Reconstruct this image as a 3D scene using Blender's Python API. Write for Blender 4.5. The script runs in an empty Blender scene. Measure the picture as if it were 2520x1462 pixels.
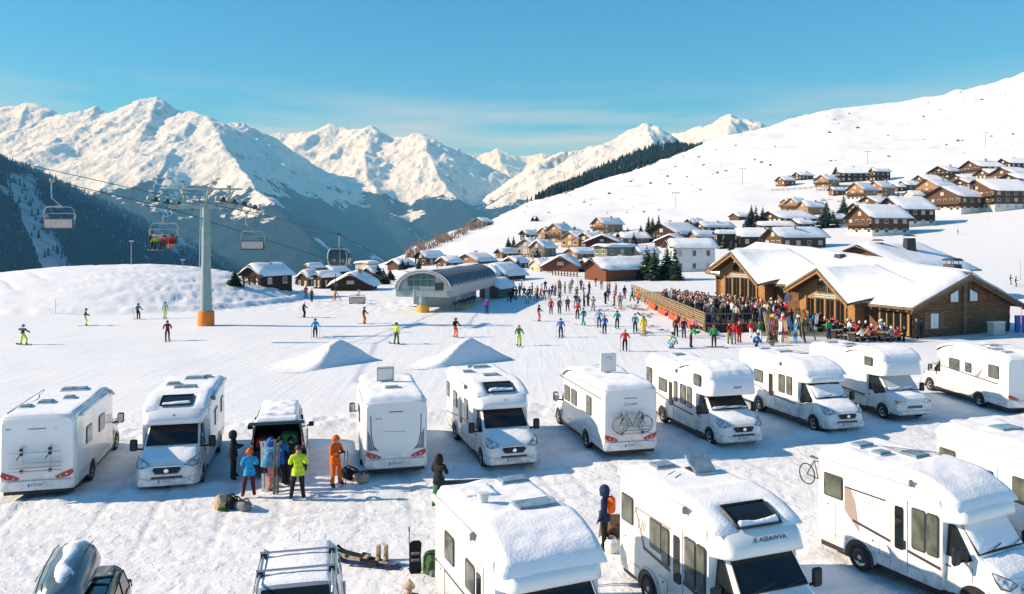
import bpy, bmesh, math, random
import numpy as np
from mathutils import Vector, Matrix

random.seed(7)
SC = bpy.context.scene
COL = SC.collection
R = math.radians
# ------------------------------------------------------------------ camera, sky, sun, exposure
F, CX, YH, HC = 1960.0, 1260.0, 577.0, 8.7      # focal length and horizon in reference pixels (2520 wide), eye height in metres
cam_d = bpy.data.cameras.new('camera')
cam = bpy.data.objects.new('camera', cam_d); COL.objects.link(cam)
cam.location = (0, 0, HC); cam.rotation_euler = (R(90), 0, 0)
cam_d.sensor_width = 36; cam_d.lens = 36 * F / 2520
cam_d.shift_y = -(731 - YH) / 2520
cam_d.clip_start = 0.3; cam_d.clip_end = 60000
SC.camera = cam
SUN_EL, SUN_AZ = 27.0, 91.5                     # azimuth of the sun, degrees from +Y towards -X
S_DIR = Vector((-math.sin(R(SUN_AZ)) * math.cos(R(SUN_EL)), math.cos(R(SUN_AZ)) * math.cos(R(SUN_EL)), math.sin(R(SUN_EL))))
world = bpy.data.worlds.new('World'); SC.world = world; world.use_nodes = True
wn = world.node_tree.nodes; wl = world.node_tree.links
bg = wn['Background']; bg.inputs['Strength'].default_value = 0.076
sky = wn.new('ShaderNodeTexSky'); sky.sky_type = 'NISHITA'; sky.sun_disc = False
sky.sun_elevation = R(SUN_EL); sky.sun_rotation = R(-SUN_AZ)
sky.altitude = 1800; sky.air_density = 1.0; sky.dust_density = 0.25; sky.ozone_density = 2.2
# thin cirrus streaks low over the far valley
tc = wn.new('ShaderNodeTexCoord'); sp = wn.new('ShaderNodeSeparateXYZ'); wl.new(tc.outputs['Generated'], sp.inputs[0])
mp = wn.new('ShaderNodeMapping'); mp.inputs['Scale'].default_value = (2.2, 2.2, 26); mp.inputs['Location'].default_value = (3.1, 0.4, 0.2); wl.new(tc.outputs['Generated'], mp.inputs['Vector'])
cn = wn.new('ShaderNodeTexNoise'); cn.inputs['Scale'].default_value = 1.6; cn.inputs['Detail'].default_value = 7; cn.inputs['Roughness'].default_value = 0.55; wl.new(mp.outputs[0], cn.inputs['Vector'])
cr = wn.new('ShaderNodeValToRGB'); cr.color_ramp.elements[0].position = 0.38; cr.color_ramp.elements[1].position = 0.74; wl.new(cn.outputs['Fac'], cr.inputs[0])
el = wn.new('ShaderNodeValToRGB'); e = el.color_ramp.elements
e[0].position = 0.03; e[0].color = (1, 1, 1, 1); e[1].position = 0.19; e[1].color = (0, 0, 0, 1)
m_ = el.color_ramp.elements.new(0.12); m_.color = (0.80, 0.80, 0.80, 1)
wl.new(sp.outputs['Z'], el.inputs[0])
mu = wn.new('ShaderNodeMath'); mu.operation = 'MULTIPLY'; wl.new(cr.outputs[0], mu.inputs[0]); wl.new(el.outputs[0], mu.inputs[1])
mu2 = wn.new('ShaderNodeMath'); mu2.operation = 'MULTIPLY'; mu2.inputs[1].default_value = 0.85; wl.new(mu.outputs[0], mu2.inputs[0])
mx = wn.new('ShaderNodeMix'); mx.data_type = 'RGBA'; mx.inputs[7].default_value = (7.2, 7.4, 7.8, 1)
wl.new(mu2.outputs[0], mx.inputs[0]); tint = wn.new('ShaderNodeVectorMath'); tint.operation = 'MULTIPLY'; tint.inputs[1].default_value = (0.31, 1.06, 1.52); wl.new(sky.outputs[0], tint.inputs[0])
wl.new(tint.outputs[0], mx.inputs[6]); wl.new(mx.outputs[2], bg.inputs['Color'])
sun_d = bpy.data.lights.new('sun', 'SUN'); sun_d.energy = 5.0; sun_d.angle = R(0.5); sun_d.color = (1.0, 0.94, 0.845)
sun = bpy.data.objects.new('sun', sun_d); COL.objects.link(sun)
sun.rotation_euler = S_DIR.to_track_quat('Z', 'Y').to_euler()
SC.view_settings.view_transform = 'Standard'; SC.view_settings.look = 'None'
SC.view_settings.gamma = 1; SC.view_settings.use_curve_mapping = False
SC.view_settings.exposure = 0.62
SC.render.engine = 'CYCLES'
SC.cycles.use_denoising = True
SC.cycles.max_bounces = 6; SC.cycles.diffuse_bounces = 3; SC.cycles.glossy_bounces = 3; SC.cycles.transmission_bounces = 3; SC.cycles.volume_bounces = 0; SC.cycles.transparent_max_bounces = 6
SC.cycles.caustics_reflective = False; SC.cycles.caustics_refractive = False


# ------------------------------------------------------------------ picture geometry
def at(x, y, Y):
    """world point at reference pixel (x, y) and depth Y"""
    return Vector(((x - CX) / F * Y, Y, HC - (y - YH) / F * Y))


def gp(x, y, Z=0.0):
    """world point where the ray of pixel (x, y) meets height Z"""
    return at(x, y, F * (HC - Z) / (y - YH))


# ------------------------------------------------------------------ value noise
_rng = np.random.RandomState(11)
_PERM = _rng.permutation(4096); _VAL = _rng.rand(4096) * 2 - 1


def _h(i, j): return _VAL[_PERM[(_PERM[i & 4095] + j) & 4095]]


def vnoise(x, y):
    xi = np.floor(x).astype(np.int64); yi = np.floor(y).astype(np.int64)
    fx = x - xi; fy = y - yi
    fx = fx * fx * fx * (fx * (fx * 6 - 15) + 10); fy = fy * fy * fy * (fy * (fy * 6 - 15) + 10)
    a = _h(xi, yi); b = _h(xi + 1, yi); c = _h(xi, yi + 1); d = _h(xi + 1, yi + 1)
    return (a * (1 - fx) + b * fx) * (1 - fy) + (c * (1 - fx) + d * fx) * fy


def fbm(x, y, o=4, g=0.5, l=2.03):
    s = 0; a = 1; t = 0
    for k in range(o):
        s = s + a * vnoise(x + 17.3 * k, y - 9.1 * k); t += a; a *= g; x = x * l; y = y * l
    return s / t


def ridged(x, y, o=4):
    s = 0; a = 1; t = 0
    for k in range(o):
        s = s + a * (1 - 2 * np.abs(vnoise(x + 31.7 * k, y + 5.3 * k))); t += a; a *= 0.5; x = x * 2.07; y = y * 2.07
    return s / t


def sstep(a, b, x):
    t = np.clip((x - a) / (b - a), 0, 1); return t * t * (3 - 2 * t)


# ------------------------------------------------------------------ materials
MATS = {}


def mat(name, col, rough=0.6, metal=0.0, spec=0.5, noise=None, bump=None, coat=0.0, trans=0.0, ior=1.45, stretch=None, emit=None):
    """noise=(scale, amount) varies the colour, bump=(scale, strength, distance)"""
    if name in MATS: return MATS[name]
    m = bpy.data.materials.new(name); m.use_nodes = True; MATS[name] = m
    n = m.node_tree.nodes; l = m.node_tree.links; b = n['Principled BSDF']
    b.inputs['Base Color'].default_value = (*col, 1); b.inputs['Roughness'].default_value = rough
    b.inputs['Metallic'].default_value = metal; b.inputs['Specular IOR Level'].default_value = spec
    b.inputs['Coat Weight'].default_value = coat; b.inputs['Coat Roughness'].default_value = 0.1
    b.inputs['Transmission Weight'].default_value = trans; b.inputs['IOR'].default_value = ior
    m.diffuse_color = (*col, 1)
    if noise or bump:
        t = n.new('ShaderNodeTexCoord'); v = t.outputs['Object']
        if stretch:
            mpn = n.new('ShaderNodeMapping'); mpn.inputs['Scale'].default_value = stretch; l.new(v, mpn.inputs['Vector']); v = mpn.outputs[0]
    if noise:
        x = n.new('ShaderNodeTexNoise'); x.inputs['Scale'].default_value = noise[0]; x.inputs['Detail'].default_value = 6; l.new(v, x.inputs['Vector'])
        r = n.new('ShaderNodeMapRange'); r.inputs[1].default_value = 0.3; r.inputs[2].default_value = 0.7; r.inputs[3].default_value = 1 - noise[1]; r.inputs[4].default_value = 1 + noise[1]
        l.new(x.outputs['Fac'], r.inputs[0])
        q = n.new('ShaderNodeVectorMath'); q.operation = 'SCALE'; q.inputs[0].default_value = col; l.new(r.outputs[0], q.inputs['Scale']); l.new(q.outputs[0], b.inputs['Base Color'])
    if bump:
        x = n.new('ShaderNodeTexNoise'); x.inputs['Scale'].default_value = bump[0]; x.inputs['Detail'].default_value = 5; l.new(v, x.inputs['Vector'])
        k = n.new('ShaderNodeBump'); k.inputs['Strength'].default_value = bump[1]; k.inputs['Distance'].default_value = bump[2]
        l.new(x.outputs['Fac'], k.inputs['Height']); l.new(k.outputs[0], b.inputs['Normal'])
    return m


# ------------------------------------------------------------------ mesh builder
class MB:
    def __init__(s): s.v = []; s.f = []; s.m = []; s.mi = 0

    def add(s, vs, fs):
        o = len(s.v); s.v += [tuple(p) for p in vs]; s.f += [tuple(i + o for i in f) for f in fs]; s.m += [s.mi] * len(fs); return s

    def box(s, x0, x1, y0, y1, z0, z1, b=0.0):
        if b <= 0:
            vs = [(x0, y0, z0), (x1, y0, z0), (x1, y1, z0), (x0, y1, z0), (x0, y0, z1), (x1, y0, z1), (x1, y1, z1), (x0, y1, z1)]
            return s.add(vs, [(0, 3, 2, 1), (4, 5, 6, 7), (0, 1, 5, 4), (1, 2, 6, 5), (2, 3, 7, 6), (3, 0, 4, 7)])
        lo = (x0, y0, z0); hi = (x1, y1, z1); vs = []; idx = {}
        for c in range(8):
            sg = [(c >> k) & 1 for k in range(3)]
            for ax in range(3):
                p = [(hi[k] if sg[k] else lo[k]) for k in range(3)]
                for k in range(3):
                    if k != ax: p[k] += -b if sg[k] else b
                idx[(c, ax)] = len(vs); vs.append(tuple(p))
        fs = []
        for ax in range(3):
            u, w = [(1, 2), (2, 0), (0, 1)][ax]
            for sd in (0, 1):
                q = [(sd << ax) | (a << u) | (c << w) for a, c in ((0, 0), (1, 0), (1, 1), (0, 1))]
                f = [idx[(k, ax)] for k in q]; fs.append(tuple(f if sd else f[::-1]))
        for ax in range(3):
            u, w = [(1, 2), (2, 0), (0, 1)][ax]
            for a in (0, 1):
                for c in (0, 1):
                    k0 = (a << u) | (c << w); k1 = k0 | (1 << ax)
                    f = [idx[(k0, u)], idx[(k1, u)], idx[(k1, w)], idx[(k0, w)]]
                    fs.append(tuple(f if (a ^ c) else f[::-1]))
        for c in range(8):
            f = [idx[(c, 0)], idx[(c, 1)], idx[(c, 2)]]; par = bin(c).count('1') & 1
            fs.append(tuple(f if par else f[::-1]))
        return s.add(vs, fs)

    def tube(s, p, q, r0, r1=None, n=8, cap=True):
        p = Vector(p); q = Vector(q); r1 = r0 if r1 is None else r1
        d = (q - p)
        if d.length < 1e-9: return s
        d.normalize(); a = d.orthogonal().normalized(); b = d.cross(a); vs = []
        for c, r in ((p, r0), (q, r1)):
            for k in range(n):
                t = 2 * math.pi * k / n; vs.append(c + a * (r * math.cos(t)) + b * (r * math.sin(t)))
        fs = [(k, (k + 1) % n, n + (k + 1) % n, n + k) for k in range(n)]
        if cap: fs += [tuple(range(n - 1, -1, -1)), tuple(range(n, 2 * n))]
        return s.add(vs, fs)

    def path(s, pts, r, n=6, closed=False):
        pts = [Vector(p) for p in pts]; k = len(pts); vs = []; ref = None
        for i, p in enumerate(pts):
            a = pts[(i - 1) % k] if (closed or i) else p; b = pts[(i + 1) % k] if (closed or i < k - 1) else p
            d = (b - a).normalized()
            if ref is None: ref = d.orthogonal().normalized()
            e = (ref - d * ref.dot(d)); e = e.normalized() if e.length > 1e-6 else d.orthogonal().normalized(); ref = e; g = d.cross(e)
            rr = r[i] if isinstance(r, (list, tuple)) else r
            for j in range(n):
                t = 2 * math.pi * j / n; vs.append(p + e * (rr * math.cos(t)) + g * (rr * math.sin(t)))
        fs = []
        for i in range(k if closed else k - 1):
            i2 = (i + 1) % k
            for j in range(n): fs.append((i * n + j, i * n + (j + 1) % n, i2 * n + (j + 1) % n, i2 * n + j))
        if not closed: fs += [tuple(range(n - 1, -1, -1)), tuple(range((k - 1) * n, k * n))]
        return s.add(vs, fs)

    def loft(s, rings, cap=True, closed=True):
        n = len(rings[0]); vs = [p for r in rings for p in r]; fs = []
        for i in range(len(rings) - 1):
            for j in range(n if closed else n - 1):
                fs.append((i * n + j, (i + 1) * n + j, (i + 1) * n + (j + 1) % n, i * n + (j + 1) % n))
        if cap: fs += [tuple(range(n)), tuple(range(len(vs) - 1, len(vs) - n - 1, -1))]
        return s.add(vs, fs)

    def lathe(s, prof, c=(0, 0, 0), axis='z', n=16, cap=True):
        """prof: list of (radius, height)"""
        rings = []
        for r, h in prof:
            ring = []
            for k in range(n):
                t = 2 * math.pi * k / n; x, y = r * math.cos(t), r * math.sin(t)
                p = (x, y, h) if axis == 'z' else ((h, x, y) if axis == 'x' else (x, h, y))
                ring.append((c[0] + p[0], c[1] + p[1], c[2] + p[2]))
            rings.append(ring)
        return s.loft(rings, cap)

    def prism(s, poly, dvec):
        """extrude a planar polygon (3D points) along dvec"""
        n = len(poly); d = Vector(dvec); vs = [Vector(p) for p in poly] + [Vector(p) + d for p in poly]
        return s.add(vs, [tuple(range(n - 1, -1, -1)), tuple(range(n, 2 * n))] + [(k, (k + 1) % n, n + (k + 1) % n, n + k) for k in range(n)])

    def grid(s, P):
        """P: nested list rows x cols of points"""
        r = len(P); c = len(P[0]); vs = [p for row in P for p in row]
        return s.add(vs, [(i * c + j, i * c + j + 1, (i + 1) * c + j + 1, (i + 1) * c + j) for i in range(r - 1) for j in range(c - 1)])

    def mesh(s, name, mats, smooth=None, fix=True):
        me = bpy.data.meshes.new(name); me.from_pydata(s.v, [], s.f)
        for m in (mats if isinstance(mats, (list, tuple)) else [mats]): me.materials.append(m)
        if any(s.m): me.polygons.foreach_set('material_index', s.m)
        if fix:
            bm = bmesh.new(); bm.from_mesh(me); bmesh.ops.recalc_face_normals(bm, faces=bm.faces); bm.to_mesh(me); bm.free()
        if smooth: me.shade_smooth(); me.set_sharp_from_angle(angle=R(smooth))
        me.update(); return me

    def build(s, name, mats, parent=None, smooth=None, loc=None, rz=0, fix=True):
        return link(name, s.mesh(name, mats, smooth, fix), parent, loc, rz)


def link(name, me, parent=None, loc=None, rz=0):
    o = bpy.data.objects.new(name, me); COL.objects.link(o)
    if parent is not None: o.parent = parent
    if loc is not None: o.location = loc
    if rz: o.rotation_euler = (0, 0, rz)
    return o


def empty(name, loc=(0, 0, 0), rz=0):
    o = bpy.data.objects.new(name, None); COL.objects.link(o); o.location = loc; o.rotation_euler = (0, 0, rz); o.empty_display_size = 0.2; return o


def tag(o, label=None, cat=None, group=None, kind=None):
    if label: o['label'] = label
    if cat: o['category'] = cat
    if group: o['group'] = group
    if kind: o['kind'] = kind
    return o


def copy_tree(o, parent=None):
    c = o.copy(); COL.objects.link(c)
    if parent is not None: c.parent = parent
    for ch in list(o.children): copy_tree(ch, c)
    return c


def big_mesh(name, co, faces, mats, smooth=True):
    """co (n,3) array, faces (m,4) or (m,3) array"""
    me = bpy.data.meshes.new(name); n = len(co); m, k = faces.shape
    me.vertices.add(n); me.vertices.foreach_set('co', np.asarray(co, np.float32).ravel())
    me.loops.add(m * k); me.loops.foreach_set('vertex_index', faces.astype(np.int32).ravel())
    me.polygons.add(m); me.polygons.foreach_set('loop_start', np.arange(0, m * k, k, dtype=np.int32))
    for x in (mats if isinstance(mats, (list, tuple)) else [mats]): me.materials.append(x)
    me.update(calc_edges=True); me.validate()
    if smooth: me.shade_smooth()
    return me


def grid_faces(r, c):
    i = np.arange(r - 1)[:, None] * c + np.arange(c - 1)[None, :]
    return np.stack([i, i + 1, i + c + 1, i + c], -1).reshape(-1, 4)


# ------------------------------------------------------------------ snow materials
def snow_material(name, col, fine, coarse, ground=False):
    m = bpy.data.materials.new(name); m.use_nodes = True; MATS[name] = m
    n = m.node_tree.nodes; l = m.node_tree.links; b = n['Principled BSDF']
    b.inputs['Base Color'].default_value = (*col, 1); b.inputs['Roughness'].default_value = 0.65; b.inputs['Specular IOR Level'].default_value = 0.25
    t = n.new('ShaderNodeTexCoord'); pos = t.outputs['Object']

    def noise(sc, det=5, v=None, rough=0.55):
        x = n.new('ShaderNodeTexNoise'); x.inputs['Scale'].default_value = sc; x.inputs['Detail'].default_value = det; x.inputs['Roughness'].default_value = rough; l.new(v or pos, x.inputs['Vector']); return x.outputs['Fac']

    def mul(a, k):
        x = n.new('ShaderNodeMath'); x.operation = 'MULTIPLY'; l.new(a, x.inputs[0])
        if isinstance(k, (int, float)): x.inputs[1].default_value = k
        else: l.new(k, x.inputs[1])
        return x.outputs[0]

    def addn(a, c):
        x = n.new('ShaderNodeMath'); x.operation = 'ADD'; l.new(a, x.inputs[0]); l.new(c, x.inputs[1]); return x.outputs[0]

    def band(a, lo, hi, o0=0.0, o1=1.0):
        x = n.new('ShaderNodeMapRange'); x.interpolation_type = 'SMOOTHSTEP'; l.new(a, x.inputs[0])
        for k, w in zip((1, 2, 3, 4), (lo, hi, o0, o1)): x.inputs[k].default_value = w
        return x.outputs[0]
    h = mul(noise(fine), 0.55 if ground else 1.0)
    if ground:
        s = n.new('ShaderNodeSeparateXYZ'); l.new(pos, s.inputs[0])
        # ski and groomer tracks: noise drawn out along the run, faded in beyond the car park
        mp1 = n.new('ShaderNodeMapping'); mp1.inputs['Scale'].default_value = (0.10, 2.6, 1); mp1.inputs['Rotation'].default_value = (0, 0, R(12)); l.new(pos, mp1.inputs['Vector'])
        mp2 = n.new('ShaderNodeMapping'); mp2.inputs['Scale'].default_value = (1.6, 0.12, 1); mp2.inputs['Rotation'].default_value = (0, 0, R(-24)); l.new(pos, mp2.inputs['Vector'])
        tr = addn(band(noise(1.0, 3, mp1.outputs[0]), 0.42, 0.6), mul(band(noise(1.0, 3, mp2.outputs[0]), 0.46, 0.6), 0.7))
        h = addn(h, mul(mul(tr, band(s.outputs['Y'], 34, 46)), 0.30))
        # trodden snow between the vehicles
        foot = band(noise(2.3, 4), 0.50, 0.62)
        h = addn(h, mul(mul(foot, band(s.outputs['Y'], 44, 34)), 0.35))
        # thin grey-brown soiling where the lane is worn
        dirt = band(noise(0.55, 7, None, 0.68), 0.60, 0.74)
        near = band(s.outputs['Y'], 30, 22)
        mixn = n.new('ShaderNodeMix'); mixn.data_type = 'RGBA'; mixn.inputs[6].default_value = (*col, 1); mixn.inputs[7].default_value = (0.56, 0.50, 0.43, 1)
        l.new(mul(mul(dirt, near), 0.75), mixn.inputs[0])
        wa = n.new('ShaderNodeAttribute'); wa.attribute_name = 'wear'; m3 = n.new('ShaderNodeMix'); m3.data_type = 'RGBA'; m3.inputs[7].default_value = (0.46, 0.445, 0.42, 1); l.new(mixn.outputs[2], m3.inputs[6])
        l.new(mul(mul(wa.outputs['Fac'], band(noise(1.7, 5), 0.35, 0.65, 0.25, 1.0)), 0.80), m3.inputs[0])
        grit = band(noise(17.0, 2), 0.665, 0.72); m4 = n.new('ShaderNodeMix'); m4.data_type = 'RGBA'; m4.inputs[7].default_value = (0.16, 0.14, 0.12, 1); l.new(m3.outputs[2], m4.inputs[6])
        l.new(mul(mul(grit, band(s.outputs['Y'], 42, 34)), 0.75), m4.inputs[0]); l.new(m4.outputs[2], b.inputs['Base Color'])
    k = n.new('ShaderNodeBump'); k.inputs['Strength'].default_value = 0.75; k.inputs['Distance'].default_value = coarse
    l.new(h, k.inputs['Height']); l.new(k.outputs[0], b.inputs['Normal'])
    return m


M_GROUND = snow_material('ground_snow', (0.81, 0.815, 0.82), 5.0, 0.05, True)
M_SNOW = snow_material('fresh_snow', (0.87, 0.875, 0.88), 14.0, 0.02)
M_ROOFSNOW = snow_material('roof_snow', (0.87, 0.875, 0.88), 0.8, 0.12)

# ------------------------------------------------------------------ the ground: car park, piste, mound and the hillside behind the village
_sx = [-4000, 860, 960, 1050, 1120, 1180, 1240, 1300, 1340, 1400, 1480, 1560, 1620, 1690, 1780, 1870, 1960, 2050, 2110, 2200, 2300, 2370, 2450, 2520, 2700, 3200, 5000]
_sy = [690, 676, 640, 602, 572, 549, 521, 494, 483, 466, 441, 416, 396, 368, 337, 315, 290, 263, 262, 251, 237, 215, 195, 180, 150, 120, 120]
_sd = [150, 165, 230, 330, 420, 500, 570, 640, 700, 760, 840, 900, 960, 1000, 1060, 1100, 1150, 1200, 1200, 1180, 1150, 1120, 1100, 1080, 1000, 900, 700]
YB = 128.0
_gx = np.arange(-4000.0, 5000.0, 4.0)


def _smooth(v, w=14):
    k = np.exp(-0.5 * (np.arange(-3 * w, 3 * w + 1) / w) ** 2); k /= k.sum()
    return np.convolve(np.pad(np.interp(_gx, _sx, v), 3 * w, 'edge'), k, 'valid')


_gys = _smooth(_sy, 5); _gds = _smooth(_sd, 60); _gyw = _smooth(_sy, 40)


def macro_h(X, Y):
    """large forms of the ground"""
    X = np.asarray(X, float); Y = np.asarray(Y, float)
    x = CX + F * X / np.maximum(Y, 1.0)
    ys = np.interp(x, _gx, _gys); yw = np.interp(x, _gx, _gyw); Ds = np.interp(x, _gx, _gds)
    yb = YH + HC * F / YB
    Yc = np.clip(Y, YB, None)
    t = np.log(Yc / YB) / np.log(Ds / YB)
    tt = np.clip(t, 0, 1); ye = yw + (ys - yw) * np.where(x > 1150, tt ** 5, 1)
    y = yb + (ye - yb) * np.minimum(t, 1)
    Ym = np.minimum(Yc, Ds)
    z = HC - (y - YH) / F * Ym
    z = z - np.maximum(Y - Ds, 0) * 0.34
    z = np.where(Y < YB, 0, z)
    roll = sstep(160, 420, Y) * (x > 1000)
    z = z + roll * (fbm(X / 90, Y / 90, 4) * 3.0 + fbm(X / 24, Y / 24, 3) * 0.7) * np.clip(Y / 400, 0.3, 2.5)
    # the mound left of the piste
    dx = X + 52; dy = Y - 110
    a = np.arctan2(dy / 25, np.where(dx > 0, dx / 23, dx / 34))
    rr = np.sqrt(np.where(dx > 0, dx / 23, dx / 34) ** 2 + (dy / 25) ** 2) * (1 + 0.05 * np.sin(3 * a))
    z = z + 4.5 * np.clip(1 - rr ** 2.0, 0, 1) ** 0.9
    z = z + 0.75 * np.exp(-((rr - 1.0) / 0.028) ** 2) * (Y < 118) * (0.8 + 0.3 * fbm(X / 1.5, Y / 1.5, 2))
    return np.maximum(z, -420)


def detail_h(X, Y):
    m = np.zeros_like(X)
    near = sstep(75, 40, Y)
    m += near * (fbm(X / 1.4, Y / 1.4, 3) * 0.014 + fbm(X / 5, Y / 5, 2) * 0.05)
    # ploughed ridges in front of and behind the first row of vehicles
    c, s_ = math.cos(R(17)), math.sin(R(17))
    along = X * c + Y * s_; across = -X * s_ + Y * c          # row frame
    lump = 0.55 + 0.45 * fbm(along / 0.6, across / 0.6, 3)
    wob = fbm(along / 4, along * 0 + 3.1, 2) * 0.5
    for pos, amp, wid in ((29.2, 0.20, 0.55), (37.9, 0.34, 0.9), (36.7, 0.16, 0.5), (27.6, 0.06, 0.4), (22.5, 0.06, 0.5)):
        m += amp * lump * np.exp(-((across - pos - wob) / wid) ** 2) * (np.abs(X) < 60)
    # footmarks in the lane
    ft = np.clip(fbm(X / 0.32, Y / 0.32, 2) - 0.15, 0, 1)
    m -= 0.05 * ft * sstep(36, 28, Y)
    # churned snow round the station and on the mound
    ch = np.exp(-(((X + 15) / 9) ** 2 + ((Y - 100) / 9) ** 2)) + np.exp(-(((X + 36) / 9) ** 2 + ((Y - 97) / 8) ** 2))
    m += ch * fbm(X / 0.6, Y / 1.1, 4) * 0.20
    ter = np.exp(-(((X + 52) / 26) ** 2 + ((Y - 105) / 20) ** 2))
    m += ter * 0.13 * ridged(X / 11 + Y / 9, Y / 1.3 + X / 14, 3)
    rr = np.sqrt(np.where(X > -52, (X + 52) / 23, (X + 52) / 34) ** 2 + ((Y - 110) / 25) ** 2)      # ski tracks winding over the mound
    for ph, fr, wv in ((0.0, 7.0, 0.9), (0.37, 5.0, 1.4), (0.7, 9.0, 0.6)):
        q = rr * fr + wv * fbm(X / 16 + ph * 9, Y / 16, 2) + ph; q = np.abs(q - np.floor(q) - 0.5)
        m -= 0.16 * np.exp(-(q / 0.07) ** 2) * sstep(1.05, 0.85, rr) * sstep(-0.1, 0.25, fbm(X / 9 + ph * 31, Y / 7, 2)) * (Y < 125)
    pis = sstep(40, 55, Y) * sstep(135, 110, Y)
    m += pis * (fbm(X / 9, Y / 9, 3) * 0.10 + ridged(X / 14, Y / 1.6, 2) * 0.015)
    return m


def ruts(X, Y):
    """wheel tracks and trodden strips: depth in 0..1"""
    c, s_ = math.cos(R(17)), math.sin(R(17)); al = X * c + Y * s_; ac = -X * s_ + Y * c; w = np.zeros_like(X)
    for a0, amp, ph, k in ((26.3, 0.5, 0.0, 1.0), (24.9, 0.7, 1.7, 0.9), (23.6, 0.6, 3.1, 0.7), (27.1, 0.4, 4.0, 0.6), (21.9, 0.8, 5.2, 0.6), (17.5, 0.9, 2.2, 0.6)):
        cc = a0 + amp * np.sin(al / 9 + ph) + 0.02 * (al + 5)
        for t in (-0.82, 0.82): w = np.maximum(w, k * np.exp(-((ac - cc - t) / 0.14) ** 2) * (0.55 + 0.45 * fbm(al / 1.5 + a0, ac * 0, 2)))
    hx, hy = math.sin(R(14)), -math.cos(R(14))
    for px in (-16.2, -12.1, -8.6, -4.4, 0.1, 4.6, 9.6, 14.9, 19.2, -8.5, -4.6, 1.2, 6.6, 11.6):     # curving in and out of the parking places
        lat = (X - px) * -hy + (Y - (29.0 + px * 0.30)) * hx; lon = (X - px) * hx + (Y - (29.0 + px * 0.30)) * hy
        cv = 0.02 * np.clip(lon - 2, 0, 9) ** 2 * np.sin(px * 3.1)
        for t in (-0.82, 0.82): w = np.maximum(w, 0.5 * np.exp(-((lat - cv - t) / 0.13) ** 2) * sstep(-6, -3, lon) * sstep(5.5, 2.5, lon))
    return np.clip(w, 0, 1) * (Y < 45)


def ground_z(X, Y):
    X = np.asarray([X], float); Y = np.asarray([Y], float)
    return float((macro_h(X, Y) + detail_h(X, Y))[0])


def on_ground(x, y, far=1500.0):
    """first point of the ground seen at pixel (x, y)"""
    Ys = np.exp(np.linspace(math.log(12), math.log(far), 6000)); Xs = (x - CX) / F * Ys
    ray = HC - (y - YH) / F * Ys
    hit = np.nonzero(macro_h(Xs, Ys) >= ray)[0]
    Y = float(Ys[hit[0]]) if len(hit) else 700.0
    return Vector(((x - CX) / F * Y, Y, ground_z((x - CX) / F * Y, Y)))


_rows = np.concatenate([np.exp(np.arange(math.log(6.0), math.log(62), 0.0075)), np.exp(np.arange(math.log(62), math.log(132), 0.0065)), np.exp(np.arange(math.log(132), math.log(1900), 0.0135))])
_cols = np.linspace(-0.95, 0.98, 640)
_Y, _U = np.meshgrid(_rows, _cols, indexing='ij'); _X = _U * _Y
_W = ruts(_X, _Y); _tr = np.clip(fbm(_X / 0.16, _Y / 0.16, 2) * 0.5 + 0.6, 0, 1)
_Z = macro_h(_X, _Y) + detail_h(_X, _Y) - 0.085 * _W * (0.6 + 0.4 * _tr)
_Z = _Z - 0.13 * (1 - sstep(-0.95, -0.90, _U) * sstep(0.98, 0.93, _U)) * (_Y < 139)
ground = link('snow_ground', big_mesh('snow_ground', np.stack([_X, _Y, _Z], -1).reshape(-1, 3), grid_faces(len(_rows), len(_cols)), M_GROUND))
_at = ground.data.attributes.new('wear', 'FLOAT', 'POINT'); _under = sstep(39, 35, -_X * math.sin(R(17)) + _Y * math.cos(R(17))) * sstep(27.5, 30.5, -_X * math.sin(R(17)) + _Y * math.cos(R(17)))
_at.data.foreach_set('value', np.clip(_W * 0.8 + _under * np.clip(fbm(_X / 0.8, _Y / 0.8, 3) + 0.35, 0, 1) * 0.8, 0, 1).astype(np.float32).ravel())
tag(ground, kind='structure')
_fb = MB().add([(-420, -300, -0.12), (420, -300, -0.12), (420, 140, -0.12), (-420, 140, -0.12)], [(0, 1, 2, 3)])
tag(_fb.build('snow_field', M_GROUND, fix=False), kind='structure')
HAZE = 1.1e-4


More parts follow.
